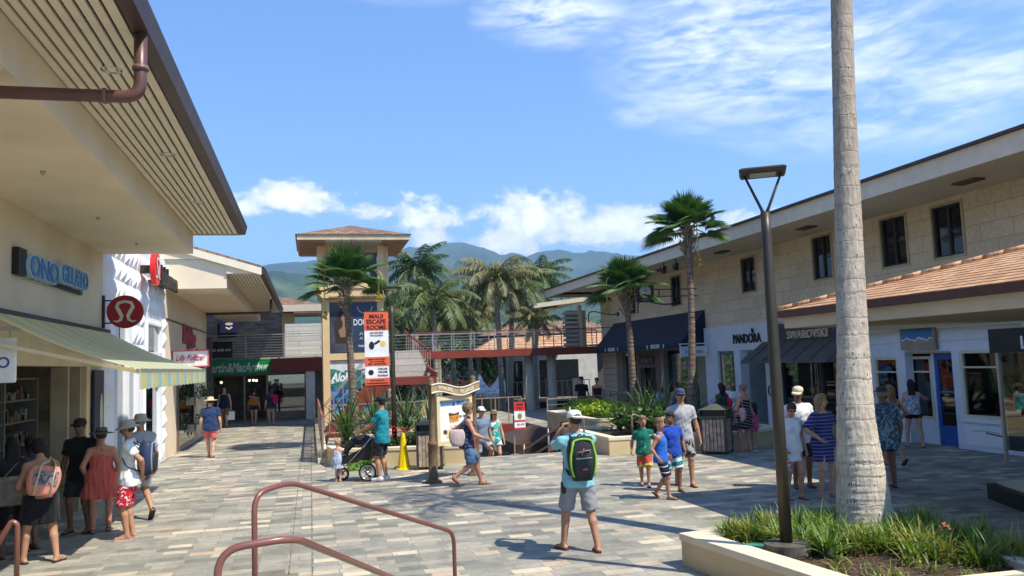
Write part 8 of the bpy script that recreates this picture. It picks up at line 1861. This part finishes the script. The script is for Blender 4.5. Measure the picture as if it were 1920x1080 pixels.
shoulder_bag('pnkb', 'hot pink bag on the shoulder of the woman in navy tee', 1, C_('bag_pink', (.72, .03, .16)), .30, .42, .16, .20, -.12, None, .0, .8, 'flat')
shoulder_bag('walk', 'pale pink bag behind the woman in the dotted top', 1, C_('bag_palepink', (.52, .40, .38)), .34, .34, .14, .02, -.22, M('strap_grey', (.25, .24, .26), .8), .0, .8)
shoulder_bag('walk', 'red bag hanging at the hip of the striding woman', -1, C_('bag_red', (.55, .02, .03)), .10, .42, .10, -.22, .16, None, .03, .8)
shoulder_bag('strp', 'pale pink bag hanging at the striped dress', -1, C_('bag_blush', (.60, .36, .32)), .36, .34, .14, -.05, .0, None, .02)
shoulder_bag('dkw', 'bright red shoulder bag of the dark-haired woman', 1, C_('bag_red2', (.66, .02, .04)), .36, .30, .14, .12, -.05, None, .0)
shoulder_bag('wht', 'red and white floral bag hanging low behind the lamp post', 1, C_('bag_floral', (.55, .05, .07), 'floral', (.65, .62, .60), 13, thin=.5), .32, .34, .18, -.40, .0, C_('bag_red', (1, 1, 1)), .04)
shoulder_bag('blu', 'gold chained taupe bag between the blue dress and the palm', -1, C_('bag_taupe', (.28, .22, .14)), .24, .26, .12, .10, .02, None, .0)
I, tw, sx, up, fw = dirs('navt'); h_ = tw(tuple(I['hnd'][0])); c = h_-zz*.36+Vector((.0, 0, 0))
t = thing('shopping_bag', 'white shopping bag in the hand of the man in navy tank', 'shopping bag', tuple(c)); m = MB(); m.add([(c.x-.16, c.y-.06, c.z-.2), (c.x+.16, c.y-.06, c.z-.2), (c.x+.16, c.y+.06, c.z-.2), (c.x-.16, c.y+.06, c.z-.2), (c.x-.17, c.y-.05, c.z+.18), (c.x+.17, c.y-.05, c.z+.18), (c.x+.17, c.y+.05, c.z+.18), (c.x-.17, c.y+.05, c.z+.18)], [(3, 2, 1, 0), (0, 1, 5, 4), (1, 2, 6, 5), (2, 3, 7, 6), (3, 0, 4, 7)]); obj('bag_body', m, M('bag_white', (.80, .80, .80), .6, var=.02), t)
m = MB(); m.tube([(c.x-.08, c.y, c.z+.18), tuple(h_), (c.x+.08, c.y, c.z+.18)], .006, 5); obj('handles', m, white, t)
# phone held up by the photographer
I, tw, sx, up, fw = dirs('pack'); hL = tw(tuple(I['hnd'][0])); hR = tw(tuple(I['hnd'][1])); c = (hL+hR)/2+zz*.07+fw*.06
t = thing('phone', 'black phone held up by the man in light blue', 'phone', tuple(c)); m = MB(); m.bar(c-sx*.07, c+sx*.07, .01, .075, zz); obj('case', m, black, t)
# black camera strap things on belt of the photographer
P0 = tw(tuple(I['P'])); t = thing('camera_pouch', 'small black pouch hanging from the left hip of the photographer', 'pouch', tuple(P0)); m = MB(); q = P0-sx*.20-zz*.12; bagmesh(q, fw, zz, sx, .10, .15, .06, black, 'pouch_body', t, .9); m.tube([q+zz*.07, q+zz*.38+sx*.03, P0-sx*.13+zz*.42-fw*.03], .018, 6, flat=.5); obj('strap', m, black, t, True)
# shirt prints
def chest_print(key, mat, w_, h_, front=True, dz=.38, kind='bars'):
    I, tw, sx, up, fw = dirs(key); S = I['S']; e = 1 if front else -1; c = tw(tuple(I['P']))+up*dz*S+fw*e*.155*S*1.0; m = MB(); q = random.Random(3)
    for k in range(5):
        v = (k-2)*h_/5; ww = w_*(.5+.5*q.random()); m.add([c-sx*ww/2+up*(v-.012)-fw*e*.02*abs(.0), c+sx*ww/2+up*(v-.012), c+sx*ww/2+up*(v+.012), c-sx*ww/2+up*(v+.012)], [(0, 1, 2, 3)])
    return m, I['root']
w = MB(); w.box(-9, 26, 60, 60.3, -3.2, -.001); tag(obj('retaining_wall', w, planter_m), 'far retaining wall at the back of the sunken court', 'wall')
# ================================================================== air
hz = MB(); hz.box(-9200, 9200, -400, 9200, -5, 900)
ho = obj('haze', hz, M('haze_air', (1, 1, 1))); tag(ho, 'thin bluish air between the plaza and the mountains', 'haze', kind='stuff')
hm = bpy.data.materials.new('haze_volume'); hm.use_nodes = True; t = hm.node_tree; t.nodes.clear()
pv = N(t, 'ShaderNodeVolumePrincipled'); pv.inputs['Color'].default_value = (.48, .72, 1, 1); pv.inputs['Density'].default_value = .00017; pv.inputs['Anisotropy'].default_value = .2
oo = N(t, 'ShaderNodeOutputMaterial'); t.links.new(pv.outputs[0], oo.inputs['Volume']); ho.data.materials[0] = hm
